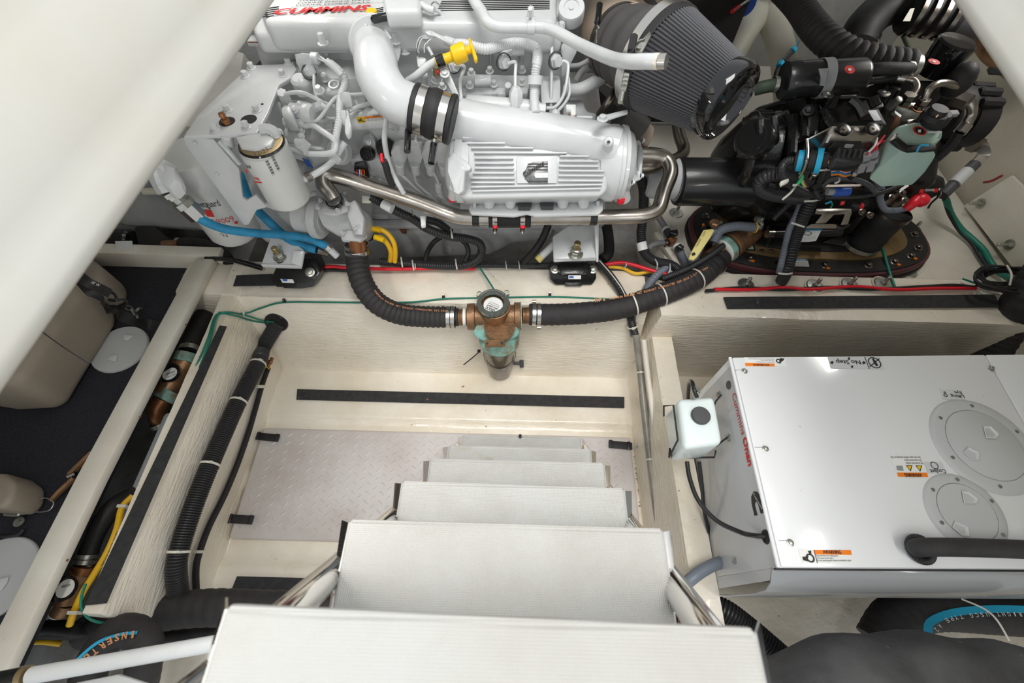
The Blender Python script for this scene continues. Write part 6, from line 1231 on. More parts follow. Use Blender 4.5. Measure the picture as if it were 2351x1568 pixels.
Q('blue_wire', tube(rs('Z8', '1270,570,.72 1330,570,.72 1390,560,.72'), .003, 6), 'cyan'); Q('purple_plug', qp('Z8', '1000,755,.64 1040,750,.64 1030,775,.64 1000,778,.64', (0, 0, -.006), .001), 'sticker_red'); Q('green_wire', tube(rs('Z8', '910,750,.64 930,780,.63 915,810,.62'), .0025, 6), 'green_wire'); Q('blue_wire', tube(rs('Z8', '875,775,.64 920,760,.64'), .0025, 6), 'cyan')
Q('red_cap', qp('Z8', '1170,760,.62 1200,775,.62 1190,810,.61 1165,795,.61', (0, 0, -.012), .003), 'red')
# lower steel brackets, label and cables
sb_ = Q('steel_bracket', qp('Z8', '800,815,.56 1085,815,.56 1090,850,.555 1060,940,.535 1000,945,.535 1035,855,.555 950,860,.555 880,930,.53 790,935,.53 850,860,.55 790,850,.555', (0, 0, -.004), .001), 'steel'); part('plate', qp('Z8', '760,940,.53 970,940,.53 960,975,.52 700,975,.52', (0, 0, -.004), .001), 'steel', sb_)
nb = Q('caution_plate', qp('Z8', '665,975,.50 848,978,.50 800,1075,.475 740,1085,.475 660,1085,.475', (0, 0, -.003), .001), 'sticker'); part('band', qp('Z8', '668,978,.5005 845,980,.5005 840,992,.498 665,990,.498', (0, 0, -.002), 0), 'blue_hose', nb)
for i in range(3): part('lettering', text_g('see operator manual', at('Z8', 672, 1050+i*9, .482-i*.002), at('Z8', 790, 1050+i*9, .482-i*.002), U, size=.003, thick=.002), 'ink', nb)
part('drawing', tube(rs('Z8', '690,1030,.489 720,1000,.495 760,1015,.493 740,1035,.488 700,1025,.49'), .0012, 5), 'mid_grey', nb)
Q('black_rod', cyl(at('Z8', 380, 1020, .46), at('Z8', 1000, 1010, .46), .013, 14, .002), 'black_plastic'); Q('rod_end', cyl(at('Z8', 395, 1020, .47), at('Z8', 445, 1020, .47), .0135, 14), 'steel'); Q('black_plate', qp('Z8', '850,1090,.40 1060,1010,.42 1080,1060,.41 1060,1130,.39', (0, 0, -.006), .002), 'black_paint')
eb = Q('exhaust_elbow', tube(rs('Z8', '1440,820,.53 1370,900,.50 1280,990,.45 1180,1110,.39'), .050, 28), 'rubber'); part('hose_clamp', ringband(at('Z8', 1165, 1105, .395), (at('Z8', 1180, 1110, .39)-at('Z8', 1280, 990, .45)), .052, .014, .002, 32), 'zinc', eb); part('hose_clamp', ringband(at('Z8', 1420, 850, .52), (at('Z8', 1180, 1110, .39)-at('Z8', 1440, 820, .53)), .052, .014, .002, 32), 'dark_steel', eb)
Q('steel_casting', qp('Z8', '1320,790,.56 1480,660,.60 1560,700,.58 1530,780,.56 1400,850,.54', (0, .04, -.05), .008), 'dark_steel')
for (x, y) in ((1415, 725), (1500, 690), (1520, 750), (1235, 870), (1170, 845)): Q('bolt', bolt(at('Z8', x, y, .600), Vector((0, -.4, .8)), .0065, .008), 'dark_steel')
Q('starter_body', qp('Z8', '1540,600,.62 1740,520,.64 1870,560,.62 1880,640,.59 1780,730,.56 1620,800,.54 1540,740,.57', (0, .08, -.05), .015, 3), 'black_rough'); q = Q('red_label', qp('Z8', '1650,655,.618 1800,650,.618 1790,680,.608 1635,688,.608', (0, 0, -.002), 0), 'ink'); part('field', qp('Z8', '1650,657,.619 1685,656,.619 1672,686,.61 1637,687,.61', (0, 0, -.001), 0), 'sticker_red', q); part('field', qp('Z8', '1765,652,.619 1800,651,.619 1792,679,.61 1755,680,.61', (0, 0, -.001), 0), 'sticker_red', q)
for i in range(2): part('lettering', text_g('CAUTION HIGH CURRENT', at('Z8', 1685, 668+i*10, .621-i*.003), at('Z8', 1760, 666+i*10, .621-i*.003), Vector((0, -.3, 1)), size=.005, thick=.002), 'white_ink', q)
Q('red_boot', tube(rs('Z8', '1530,820,.57 1580,780,.585 1620,745,.59'), [.012, .016], 12, 4), 'red'); Q('red_boot', ball(at('Z8', 1650, 745, .59), .022, 14, (1.1, 1, .9)), 'red')
loom('Z8', '1535,815,.57 1440,830,.56 1360,820,.57 1320,740,.60 1330,660,.64 1290,600,.67', 50, 'corrugated_grey'); Q('paper_flag', qp('Z8', '1475,660,.65 1545,612,.65 1558,630,.65 1490,675,.65', (0, 0, -.001), 0), 'sticker')
Q('bare_wire', tube(rs('Z8', '1815,650,.60 1800,710,.57 1740,770,.53 1715,810,.50'), .003, 6), 'rubber'); Q('pale_wire', tube(rs('Z8', '1805,655,.60 1815,700,.57 1760,760,.53'), .002, 6), 'cable_tie')
for (x, y, x2, y2, z) in ((605, 625, 650, 610, .75), (525, 740, 640, 610, .74), (700, 755, 830, 740, .66), (595, 930, 700, 965, .59), (487, 1345, 600, 1345, .455), (950, 610, 985, 570, .74)):
    a_ = at('Z8', x, y, z); b_ = at('Z8', x2, y2, z); Q('cable_tie', tube([a_, a_.lerp(b_, .5)+Vector((0, -.006, .004)), b_], .0028, 6), 'cable_tie')
Q('sensor_stub', cyl(at('Z8', 760, 560, .72), at('Z8', 790, 520, .74), .010, 12, .002), 'steel'); Q('sensor_stub', cyl(at('Z8', 1105, 540, .74), at('Z8', 1120, 510, .75), .008, 12), 'steel'); Q('mesh_bracket', qp('Z8', '750,480,.78 900,470,.79 930,500,.78 770,515,.775', (0, 0, -.003), .001), 'steel'); Q('bent_plate', qp('Z8', '1020,440,.79 1060,420,.80 1075,450,.79 1040,500,.77 990,530,.76', (0, 0, -.003), .001), 'steel')
# green coolant reservoir
rv = Q('reservoir', qp('Z8', '1455,130,.86 1560,100,.865 1700,90,.865 1845,190,.85 1840,225,.85 1745,310,.83 1520,300,.83 1430,200,.85', (0, 0, -.07), .012, 4), 'bottle_green')
part('lower_tank', qp('Z8', '1385,245,.835 1500,335,.835 1540,350,.835 1770,335,.835 1788,375,.825 1690,520,.79 1415,535,.78 1318,465,.80', (0, 0, -.04), .012, 4), 'bottle_green', rv)
part('strap', qp('Z8', '1425,225,.848 1440,200,.85 1545,292,.842 1780,292,.842 1785,325,.838 1690,340,.838 1520,338,.838 1422,250,.846', (0, 0, -.008), .002), 'rubber', rv)
part('cap', lathe(at('Z8', 1735, 130, .86), U, [(0, .024), (.008, .027), (.028, .026), (.032, .022), (.033, .0)], 16), 'rubber', rv); part('cap_top', lathe(at('Z8', 1745, 75, .885), U, [(0, .026), (.012, .025), (.014, .02), (.024, .018), (.025, 0)], 20), 'rubber', rv); part('mark', qp('Z8', '1775,65,.912 1795,45,.912 1800,50,.912 1780,72,.912', (0, 0, -.001), 0), 'orange', rv)
wd = part('warning_disc', lathe(at('Z8', 1643, 180, .866), Vector((0, -.1, 1)), [(0, .0145), (.0008, .0145)], 28), 'sticker_red', rv); 
q = rv
part('disc_face', lathe(at('Z8', 1643, 180, .867), Vector((0, -.1, 1)), [(0, .0105), (.0008, .0105)], 24), 'ink', q); part('figure', qp('Z8', '1632,170,.869 1655,168,.869 1655,195,.867 1634,195,.867', (0, 0, -.001), 0), 'white_ink', q)
part('text_strip', qp('Z8', '1710,183,.864 1825,182,.864 1828,195,.862 1712,196,.862', (0, 0, -.001), 0), 'sticker_grey', q); part('blue_tie', tube(rs('Z8', '1620,355,.84 1650,300,.85 1715,298,.85'), .0022, 6), 'cyan', q); part('metal_clip', qp('Z8', '1540,88,.875 1615,80,.875 1622,105,.872 1555,118,.872', (0, 0, -.004), .001), 'steel', q); part('bracket_tab', qp('Z8', '1440,200,.86 1470,200,.86 1450,240,.85 1410,260,.845 1405,250,.845', (0, 0, -.003), .001), 'steel', q)
# valve elbow and bronze intake at the pod
sw = thing('sea_valve', 'bronze sea water fitting with verdigris ring and long yellow lever beside the oval base', 'valve', at('P', 1660, 570, .32))
va = at('P', 1700, 548, .40); vb = at('P', 1640, 590, .38); vd = vb-va; part('body', lathe(va-vd*.5, vd, [(0, .036), (.04, .040), (.08, .039), (.085, .044), (.100, .045), (.105, .038)], 32), 'bronze', sw)
part('verdigris_ring', lathe(va+vd*.45, vd, [(0, .041), (.006, .046), (.018, .046), (.022, .041)], 32), 'verdigris', sw); part('sealant_ring', lathe(va+vd*.62, vd, [(0, .038), (.003, .042), (.010, .042), (.013, .037)], 32), 'tape_white', sw); part('hose_tail', lathe(va+vd*.75, vd, [(0, .033), (.05, .032)], 24), 'bronze', sw)
part('body_bend', tube(rs('P', '1730,500,.36 1722,530,.39 1700,550,.40'), .040, 24), 'copper', sw)
lv = part('lever', prism(rs('Z7', '1920,935,.50 2010,928,.50 2025,940,.50 1985,1010,.495 1860,1195,.47 1830,1220,.468 1780,1205,.468 1800,1150,.472 1885,1000,.49', ), (0, 0, -.010), .004, 3), 'valve_handle', sw)
part('lettering', text_g('FULL FLOW', at('Z7', 1918, 1010, .4965), at('Z7', 1945, 950, .5015), U, size=.008, thick=.003), 'ink', lv); part('lettering', text_g('RATED 600 WOG', at('Z7', 1862, 1100, .486), at('Z7', 1905, 1020, .494), U, size=.008, thick=.003), 'ink', lv); part('logo', prism(rs('Z7', '1808,1160,.476 1835,1150,.477 1845,1172,.476 1818,1182,.475'), (0, 0, -.002)), 'ink', lv)
part('pivot_nut', lathe(at('Z7', 2015, 890, .49), U, [(0, .016), (.01, .016), (.013, .012)], 6), 'bronze', sw); part('valve_plug', cyl(at('Z7', 2015, 885, .47), at('Z7', 2080, 870, .47), .010, 12), 'zinc', sw); part('orange_mark', ball(at('Z7', 1918, 890, .42), .005, 8), 'orange', sw)
gh = tagit(part('corrugated_conduit', corr(rs('Z8', '-40,1090,.44 0,1010,.46 60,975,.47 150,960,.475 240,965,.475 300,970,.475'), .0145, .0055, .12, 16), 'corrugated_grey'), 'grey blue corrugated hose arching over the bronze sea water fitting', 'conduit')
part('yellow_band', ringband(at('Z8', 298, 972, .475), X, .0145, .004, .002, 20), 'cable_yellow', gh); part('elbow', tube(rs('Z8', '300,972,.475 335,970,.475 345,940,.48 330,900,.49'), .009, 12), 'zinc', gh); part('nut', lathe(at('Z8', 325, 915, .485), Vector((0, .2, 1)), [(0, .015), (.012, .015), (.014, .011)], 6), 'zinc', gh)
part('corrugated_tail', corr(rs('Z7', '2030,940,.47 1930,1020,.45 1880,1120,.42 1830,1230,.40 1800,1300,.385'), .0125, .0055, .12, 14), 'corrugated_grey', gh)
# small valve manifold on the platform
vm = thing('drain_valves', 'small brass tee with two black tap levers and grey hoses on a cream pad', 'valve', at('Z7', 1600, 1020, .30))
part('pad', prism(rs('Z7', '1452,965,.345 1530,935,.345 1735,1300,.345 1700,1330,.345'), (0, 0, -.025), .003), 'gelcoat_plain', vm)
part('tee', tube(rs('Z7', '1600,1030,.36 1640,1060,.36'), .017, 12, sm=False), 'copper', vm); part('tee', tube(rs('Z7', '1580,1060,.36 1630,1040,.36'), .012, 12, sm=False), 'copper', vm)
for (x, y) in ((1575, 960), (1680, 1120)): 
    part('valve_body', cyl(at('Z7', x-15, y-25, .365), at('Z7', x+30, y+40, .365), .0125, 14, .002), 'dark_grey', vm); part('collar', cyl(at('Z7', x-20, y-32, .365), at('Z7', x-8, y-14, .365), .015, 14, .002), 'sticker', vm)
for q_ in ('1600,940,.40 1675,930,.40 1685,975,.40 1650,990,.395 1600,965,.395', '1665,1085,.40 1700,1065,.40 1740,1095,.40 1725,1120,.395 1700,1115,.395'): part('tap_lever', prism(rs('Z7', q_), (0, 0, -.012), .003), 'black_plastic', vm)
part('grey_hose', tube(rs('Z7', '1570,1065,.355 1500,1065,.345 1430,1085,.335 1395,1120,.33'), .0095, 12), 'mid_grey', vm); part('grey_hose', tube(rs('Z7', '1560,920,.365 1520,860,.37 1480,800,.38 1440,740,.40'), .0105, 12), 'mid_grey', vm); part('hose_clamp', ringband(at('Z7', 1562, 1065, .356), X, .011, .008, .002, 16), 'dark_steel', vm)
part('tail_hose', corr(rs('Z7', '1700,1150,.365 1730,1220,.36 1760,1290,.355 1780,1330,.35'), .0125, .0055, .12, 12), 'corrugated_grey', vm)
# right wall: studs, wires, cable bundle
def WT(fr, s, w_, m, lab_, name='cable', cat='cable', **k): return T(fr, s, w_, None, name, m, label=lab_, cat=cat, **k)
for (x, y, l_) in ((2252, 467, 'steel stud with washer on the pale right wall panel'), (2318, 562, 'lower steel stud with washer on the pale right wall panel')):
    p = at('P', x, y, 'X1.678'); sd = thing('stud_washer', l_, 'stud', p, 'wall studs'); part('washer', lathe(p, -X, [(0, .018), (.003, .018)], 24), 'zinc', sd); part('nut', lathe(p, -X, [(.003, .011), (.012, .011)], 6), 'zinc', sd); part('stud', lathe(p, -X, [(.012, .006), (.04, .006), (.042, .004)], 12), 'zinc', sd)
WT('Z8', '1860,740,.43 1900,860,.38 1980,980,.35 2080,1070,.345 2170,1160,.345 2220,1250,.345 2290,1330,.345 2400,1400,.37', 48, 'green_wire', 'dark green cable bundle running down along the foot of the right wall')
WT('Z8', '1840,730,.43 1890,870,.38 1970,1000,.345 2070,1100,.34 2130,1200,.338 2200,1290,.34 2270,1340,.345', 26, 'rubber', 'black cable beside the dark green bundle at the foot of the right wall')
WT('Z8', '2170,600,X1.62 2230,590,X1.62 2320,545,X1.62', 20, 'dark_red', 'dark red cable on the right wall above the pale panel'); 
cb = thing('cable_coil', 'coiled bundle of thin black cables on the right end of the stringer', 'cable', at('P', 2310, 640, .38))
for i in range(9):
    c_ = at('P', 2318+(i % 3)*6, 636+(i*5) % 11, .40+.004*i); a0_ = i*.4; g = tube([c_+Vector((math.cos(t)*(.085+.004*i), math.sin(t)*(.028+.003*i), .006*math.sin(3*t+i)))for t in [a0_+2*math.pi*k/14 for k in range(15)]], .0035, 6); part('cable_loop', g, 'rubber', cb)
part('cable_tie', tube(rs('P', '2312,610,.44 2322,630,.45 2318,655,.43'), .003, 6), 'cable_tie', cb)
WT('P', '2034,500,.36' if False else '2022,561,.385 2032,590,.384 2042,625,.372 2056,664,.366', 6, 'green_wire', 'green earth wire from the oval base down to the platform edge', 'earth_wire', 'wire')
hs = tagit(part('exhaust_hose', bands(rs('P', '2420,600,.5 2351,690,.40 2315,745,.30 2280,800,.22 2240,870,.15'), .052, .024, .05), 'hose_fabric'), 'thick black ribbed hose going down behind the generator at the right edge', 'hose')
# upper right: back wall hose, black elbow, duct
h = tagit(part('exhaust_hose', bands(rs('P', '1780,-40,.86 1830,10,.88 1880,75,.90 1940,120,.90 2010,140,.90 2090,152,.90'), .037, .019, .10), 'hose_fabric'), 'ribbed black exhaust hose slanting down from the top to the black cylinder', 'hose'); part('hose_clamp', ringband(at('P', 2093, 153, .90), X, .026, .016, .002, 24), 'zinc', h)
bd = thing('black_elbow', 'large black rubber elbow with clamps at the upper right', 'duct', at('P', 2000, 60, .8)); part('elbow', tube(rs('P', '1968,95,.80 1985,60,.83 2030,20,.86 2100,5,.88 2160,10,.88'), .052, 28), 'rubber', bd)
part('clamp', ringband(at('P', 1972, 92, .80), Vector((-.3, -.6, -.4)), .053, .022, .002, 32), 'steel', bd); part('coupling', tube(rs('P', '2085,20,.88 2140,25,.88 2200,35,.88'), .060, 28, sm=False), 'rubber', bd)
for x in (2098, 2124, 2150, 2176): part('clamp', ringband(at('P', x, 22+(x-2085)*.13, .88), at('P', 2200, 35, .88)-at('P', 2085, 20, .88), .061, .012, .003, 32), 'dark_steel', bd)
part('pipe', tube(rs('P', '2180,35,.86 2350,50,.86'), .052, 24, sm=False), 'dark_grey', bd); part('tag', prism(rs('P', '2090,20,.96 2100,18,.96 2090,48,.95 2073,48,.95'), (0, 0, -.001)), 'gelcoat_plain', bd)
WT('P', '2062,48,.80 2072,80,.82 2088,115,.86 2093,140,.88', 9, 'dark_green', 'dark green cable hanging from the black elbow')
yd = thing('cream_duct', 'cream moulded duct forking downward behind the air filter', 'duct', at('P', 1740, 100, .6)); part('trunk', tube(rs('P', '1752,-38,.72 1755,-10,.71 1760,30,.69'), .060, 28), 'cream_duct', yd)
part('left_leg', tube(rs('P', '1755,-10,.70 1745,25,.69 1712,70,.66 1680,130,.60 1640,210,.52'), .046, 28), 'cream_duct', yd); part('right_leg', tube(rs('P', '1750,-10,.70 1768,30,.69 1785,80,.65 1800,140,.60 1805,220,.50 1810,300,.40'), [.052, .042], 28), 'cream_duct', yd)
part('hose_band', cyl(at('P', 1710, -20, .78), at('P', 1700, 6, .77), .05, 28), 'blue', yd); part('red_handle', cyl(at('P', 1680, 27, .80), at('P', 1697, 14, .80), .0065, 12, .002), 'red', yd); part('handle_rod', cyl(at('P', 1697, 14, .80), at('P', 1722, -3, .80), .005, 10), 'zinc', yd)
WT('Z4', '505,270,.74 480,340,.74 450,395,.73', 10, 'cyan', 'bright blue wire hanging beside the cream duct', 'wire', 'wire'); ic = thing('inline_connector', 'black inline connector with blue ends beside the cream duct', 'connector', at('Z4', 370, 470, .72)); part('body', cyl(at('Z4', 430, 410, .735), at('Z4', 345, 510, .725), .009, 8, .002), 'black_plastic', ic); part('end', cyl(at('Z4', 440, 400, .737), at('Z4', 420, 425, .734), .011, 8, .002), 'cyan', ic); part('end', cyl(at('Z4', 335, 510, .726), at('Z4', 315, 545, .722), .011, 8, .002), 'cyan', ic); part('tail', tube(rs('Z4', '310,550,.72 290,600,.72 285,640,.71'), .006, 8), 'rubber', ic)
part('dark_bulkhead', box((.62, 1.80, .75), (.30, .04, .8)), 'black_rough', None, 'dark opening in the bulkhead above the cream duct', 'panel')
bz = thing('bronze_valve', 'bronze valve with black lever at the upper right below the coaming', 'valve', at('P', 2310, 120, .8)); part('body', tube(rs('P', '2270,80,.75 2290,110,.74 2320,135,.72 2370,170,.70'), .045, 20), 'bronze', bz); part('lever', prism(rs('P', '2270,153,.78 2275,165,.78 2345,168,.78 2345,152,.78'), (0, 0, -.01), .003), 'black_plastic', bz); part('nut', lathe(at('P', 2330, 148, .78), U, [(0, .014), (.012, .014)], 6), 'dark_steel', bz)
# ================================================ raw water strainer and its hoses
rw = thing('strainer', 'large bronze raw water strainer with clear lid and smoky bowl in the centre', 'strainer', at('P', 1150, 760, .2))
ca = at('M2', 905, 395, .40); bx = at('M2', 940, 480, .34)
xl = at('M2', 680, 500, .335); xr = at('M2', 1160, 490, .335); xd = xr-xl; XL = xd.length; R_ = .0345
part('body', lathe(xl, xd, [(0, R_*1.18), (.012, R_*1.22), (.022, R_*1.22), (.024, R_*.98), (XL*.5, R_*1.05), (XL-.022, R_*.98), (XL-.020, R_*1.22), (XL-.004, R_*1.22), (XL, R_*1.16)], 36), 'bronze', rw)
part('green_edge', ringband(at('M2', 1158, 490, .335), xd, R_*1.21, .003, .002, 36), 'verdigris', rw)
tw = Vector((ca-bx)).normalized(); tc_ = at('M2', 905, 390, .405)
bowl_c = at('M2', 985, 690, .27)
part('tower', lathe(at('M2', 925, 520, .325), U, [(-.04, .038), (.02, .040), (.055, .044), (.062, .047), (.074, .048), (.076, .040), (.070, .036)], 36), 'bronze', rw)
lc = at('M2', 907, 385, .405)
part('lid', ringband(lc+Vector((0, 0, .006)), U, .034, .010, .014, 40), 'glass', rw); part('lid_ring', ringband(lc+Vector((0, 0, -.004)), U, .0345, .010, .0125, 40), 'dark_green', rw)
sl = part('lid_label', lathe(at('M2', 910, 395, .409), U, [(0, .0285), (.001, .0285)], 36), 'sticker', rw)
for s_, (x0, y0), (x1, y1), k_, b_ in (('GROCO', (930, 437), (850, 405), .013, .03), ('ARG-2500-P', (955, 425), (858, 385), .008, .02), ('RAW WATER STRAINER', (965, 410), (870, 372), .005, 0), ('CAUTION tighten by hand', (968, 395), (880, 360), .004, 0)):
    part('lettering', text_g(s_, at('M2', x0, y0, .4105), at('M2', x1, y1, .4105), U, size=k_, thick=.0003, bold=b_), 'ink', sl)
for (x, y) in ((787, 312), (1030, 300), (900, 490)): part('lid_lug', lathe(at('M2', x, y, .40), U, [(0, .009), (.012, .009), (.014, .006)], 14), 'glass', rw)
# lower skirt with verdigris, flange plate, smoky bowl, black tie
bc2 = Vector((.0, 0, 0)); bb = at('M2', 975, 900, .12); bt_ = Vector((bb.x-.002, bb.y+.004, .31))
part('skirt', lathe(Vector((bt_.x, bt_.y, .255)), U, [(0, .060), (.004, .064), (.012, .065), (.026, .056), (.060, .040)], 36), 'verdigris', rw)
for x in (878, 990): part('skirt_rib', prism(rs('M2', '%d,600,.335 %d,600,.335 %d,700,.30 %d,700,.30' % (x-4, x+8, x+8, x-4)), (0, .02, -.02), .002), 'verdigris', rw)
part('cup', lathe(Vector((bt_.x+.002, bt_.y-.004, .285)), U, [(0, .026), (.03, .042), (.06, .048)], 32), 'bronze', rw)
part('skirt_plate', prism(rs('M2', '760,570,.345 1110,570,.345 1155,640,.33 1130,680,.315 1020,745,.30 860,742,.30 760,690,.315 720,640,.33'), (0, .03, -.03), .008), 'verdigris', rw)
part('mount_tab', prism(rs('M2', '828,712,.36 1010,702,.36 1018,772,.335 838,778,.335'), (0, .004, -.004), .002), 'bronze', rw)
for x, y in ((855, 737), (988, 735)): part('hole', lathe(at('M2', x, y, .3515), Vector((0, -.6, .8)), [(-.002, .004), (.0005, .004)], 10), 'ink', rw)
bw = part('bowl', lathe(Vector((bt_.x, bt_.y, .045)), U, [(0, .020), (.001, .034), (.010, .042), (.03, .044), (.205, .057), (.21, .057)], 44), 'smoke_bowl', rw)
tie_c = Vector((bt_.x, bt_.y, .165)); td = Vector((.0, -.22, 1)).normalized(); part('black_tie', ringband(tie_c, td, .0530, .006, .0018, 36), 'black_plastic', rw); part('tie_tail', tube(rs('M2', '645,930,.12 720,870,.15 790,810,.19'), .0022, 6), 'black_plastic', rw); part('tie_head', box(at('M2', 783, 808, .19), (.010, .008, .008)), 'black_plastic', rw)
part('drain_plug', cyl(at('M2', 1080, 915, .10), at('M2', 1168, 920, .10), .006, 10), 'dark_grey', rw); part('wing_nut', tube(rs('M2', '1165,893,.11 1168,950,.09'), .0075, 8, sm=False), 'blue' if False else 'dark_grey', rw)
def nip(x0, x1, y0, y1, z, r_, m, name): return part(name, cyl(at('M2', x0, y0, z), at('M2', x1, y1, z), r_, 28, .001), m, rw)
part('threaded_nipple', corr([at('M2', 1172, 488, .335), at('M2', 1262, 485, .335)], .0265, .004, .05, 24), 'bronze', rw); part('threaded_nipple', corr([at('M2', 590, 502, .335), at('M2', 675, 500, .335)], .0265, .004, .05, 24), 'bronze', rw)
part('sealant', cyl(at('M2', 640, 500, .335), at('M2', 668, 500, .335), .0272, 28, .001), 'tape_white', rw); part('rubber_ring', cyl(at('M2', 575, 502, .335), at('M2', 600, 502, .335), .028, 28, .001), 'rubber', rw)
# left hose: from the pump outlet down and round to the strainer
lh = rs('P', '820,560,.50 820,600,.47 832,650,.44 865,695,.40 915,720,.36 970,727,.34 1040,728,.335')
hl_ = tagit(part('raw_water_hose', bands(lh, .0335, .0155, .07, 24), 'hose_fabric'), 'ribbed black raw water hose curving from the engine pump down to the strainer', 'hose', None)
part('hose_clamp', clampg(at('P', 819, 565, .495), Vector((0, .5, 1)), .0335, .013), 'bright_steel', hl_); part('hose_clamp', clampg(at('P', 820, 577, .487), Vector((0, .5, 1)), .0335, .012), 'bright_steel', hl_)
for x in (1031, 1041): part('hose_clamp', clampg(at('P', x, 728, .335), X, .0335, .0115, x == 1041), 'bright_steel', hl_)
part('lettering', text_path('PREMIUM MARINE WET EXHAUST CORRUGATED 252-2120', rs('P', '858,668,.46 880,690,.435 915,705,.405 960,712,.38 1028,716,.37'), .0075, tocam, .003), 'amber_ink', hl_)
rh_ = rs('P', '1215,722,.335 1280,722,.335 1350,718,.345 1420,708,.36 1480,690,.375 1540,668,.385 1600,640,.39 1640,608,.385 1655,592,.38')
hr_ = tagit(part('raw_water_hose', bands(rh_, .0345, .020, .045, 24), 'hose_fabric'), 'ribbed black hose with orange lettering running from the strainer up to the sea valve', 'hose')
for x in (1226, 1237): part('hose_clamp', clampg(at('P', x, 722, .335), X, .0345, .0115, False), 'bright_steel', hr_)
for (x, y) in ((1226, 693), (1237, 752)): part('clamp_screw', cyl(at('P', x-4, y, .35 if y < 700 else .33), at('P', x+5, y, .35 if y < 700 else .33), .006, 8), 'dark_steel', hr_)
part('hose_clamp', clampg(at('P', 1643, 605, .387), rh_[-1]-rh_[-2], .035, .012), 'dark_steel', hr_)
part('lettering', text_path('MPI', rs('P', '1364,694,.395 1392,690,.398'), .015, tocam, .003, .03), 'amber_ink', hr_)
part('lettering', text_path('PREMIUM MARINE WET EXHAUST CORRUGATED 252-2120 2-1/2" 8.2018', rs('P', '1400,688,.40 1450,679,.405 1510,664,.415 1570,645,.42 1625,617,.42'), .0095, tocam, .003, .01), 'amber_ink', hr_)
ties(hr_, rh_, .0352, [.47, .60, .79], tail=False)
cc_ = tagit(part('corrugated_conduit', corr(rs('P', '1372,600,.39 1395,625,.385 1420,660,.375 1440,700,.34 1450,740,.30 1458,768,.26'), .0125, .0055, .13, 14), 'corrugated'), 'dark conduit with pale stripe passing behind the orange lettered hose into the bilge', 'conduit')
part('stripe', tube(rs('P', '1376,598,.405 1400,625,.399 1424,657,.39 1436,680,.375'), .0018, 6), 'cable_tie', cc_); ties(cc_, rs('P', '1445,720,.33 1456,765,.27'), .018, [.6])
tagit(part('corrugated_conduit', corr(rs('P', '1540,608,.385 1500,640,.385 1470,690,.35 1452,730,.30 1455,770,.25'), .0125, .0055, .13, 14), 'corrugated_grey'), 'grey blue conduit dropping behind the lettered hose from the platform', 'conduit')
tagit(part('corrugated_conduit', corr(rs('P', '1520,640,.40 1560,625,.41 1600,605,.42 1640,580,.42 1690,540,.41'), .010, .0055, .13, 12), 'corrugated'), 'thin black conduit running along the top of the lettered hose', 'conduit')
pp = rs('P', '1460,768,.27 1470,850,.20 1480,950,.15 1492,1050,.12 1505,1150,.10 1520,1250,.09 1545,1330,.09'); 
pvh = tagit(part('bilge_pipe', tube(pp, .0115, 14), 'pvc_pipe'), 'dirty grey pipe running down the channel right of the bilge step', 'pipe'); ties(pvh, pp, .0118, [.17, .55])
tagit(part('bilge_pipe', tube(rs('P', '1478,780,.27 1487,860,.22 1500,960,.17 1512,1060,.14 1525,1180,.11 1545,1270,.10'), .0085, 12), 'gelcoat_plain'), 'thin cream pipe beside the dirty grey pipe in the channel', 'pipe')
# hoses on the left wall of the bilge
lw = rs('P', '640,738,S.0 612,785,S.022 575,832,S.026 528,920,S.026 490,1000,S.026 450,1090,S.026 418,1170,S.026 388,1260,S.026 380,1310,S.026 388,1380,S.026')
ch_ = tagit(part('corrugated_conduit', corr(lw, .024, .0062, .13, 20), 'corrugated'), 'wide black corrugated conduit descending the left bilge wall from a round hole', 'conduit'); ties(ch_, lw, .0245, [.24, .40, .62, .86], w=.006)
gm = thing('grommet', 'black rubber grommet around the conduit hole in the front bilge wall', 'grommet', at('P', 640, 740, .26)); part('ring', lathe(at('P', 636, 738, 'S.002'), Vector((.15, -.9, .4)), [(-.004, .034), (.003, .036), (.006, .032), (.003, .027)], 32), 'rubber', gm); 
sm_ = rs('P', '608,845,S.010 595,880,S.010 578,940,S.010 560,1000,S.010 535,1070,S.010 505,1140,S.010 470,1210,S.010 448,1270,S.010 440,1310,S.010 442,1380,S.010')
wh_ = tagit(part('wash_hose', tube(sm_, .0085, 12), 'rubber'), 'thin black hose with brass end fitting beside the wide conduit', 'hose')
part('brass_end', lathe(at('P', 605, 842, 'S.010'), at('P', 613, 822, 'S.018')-at('P', 605, 842, 'S.010'), [(0, .008), (.012, .008), (.013, .006), (.016, .0085), (.024, .0085), (.026, .0055), (.030, .0065), (.036, .006)], 8), 'copper', wh_); part('yellow_ring', ringband(at('P', 604, 845, 'S.010'), at('P', 613, 822, 'S.018')-at('P', 605, 842, 'S.010'), .0085, .003, .0015, 16), 'yellow', wh_)
for (x, y) in ((583, 887), (440, 1266)): part('hose_clip', prism(rs('P', '%d,%d,S.021 %d,%d,S.021 %d,%d,S.021 %d,%d,S.021' % (x-6, y-3, x+12, y-3, x+12, y+4, x-6, y+4)), (-.012, 0, 0), .001), 'cable_tie', wh_)
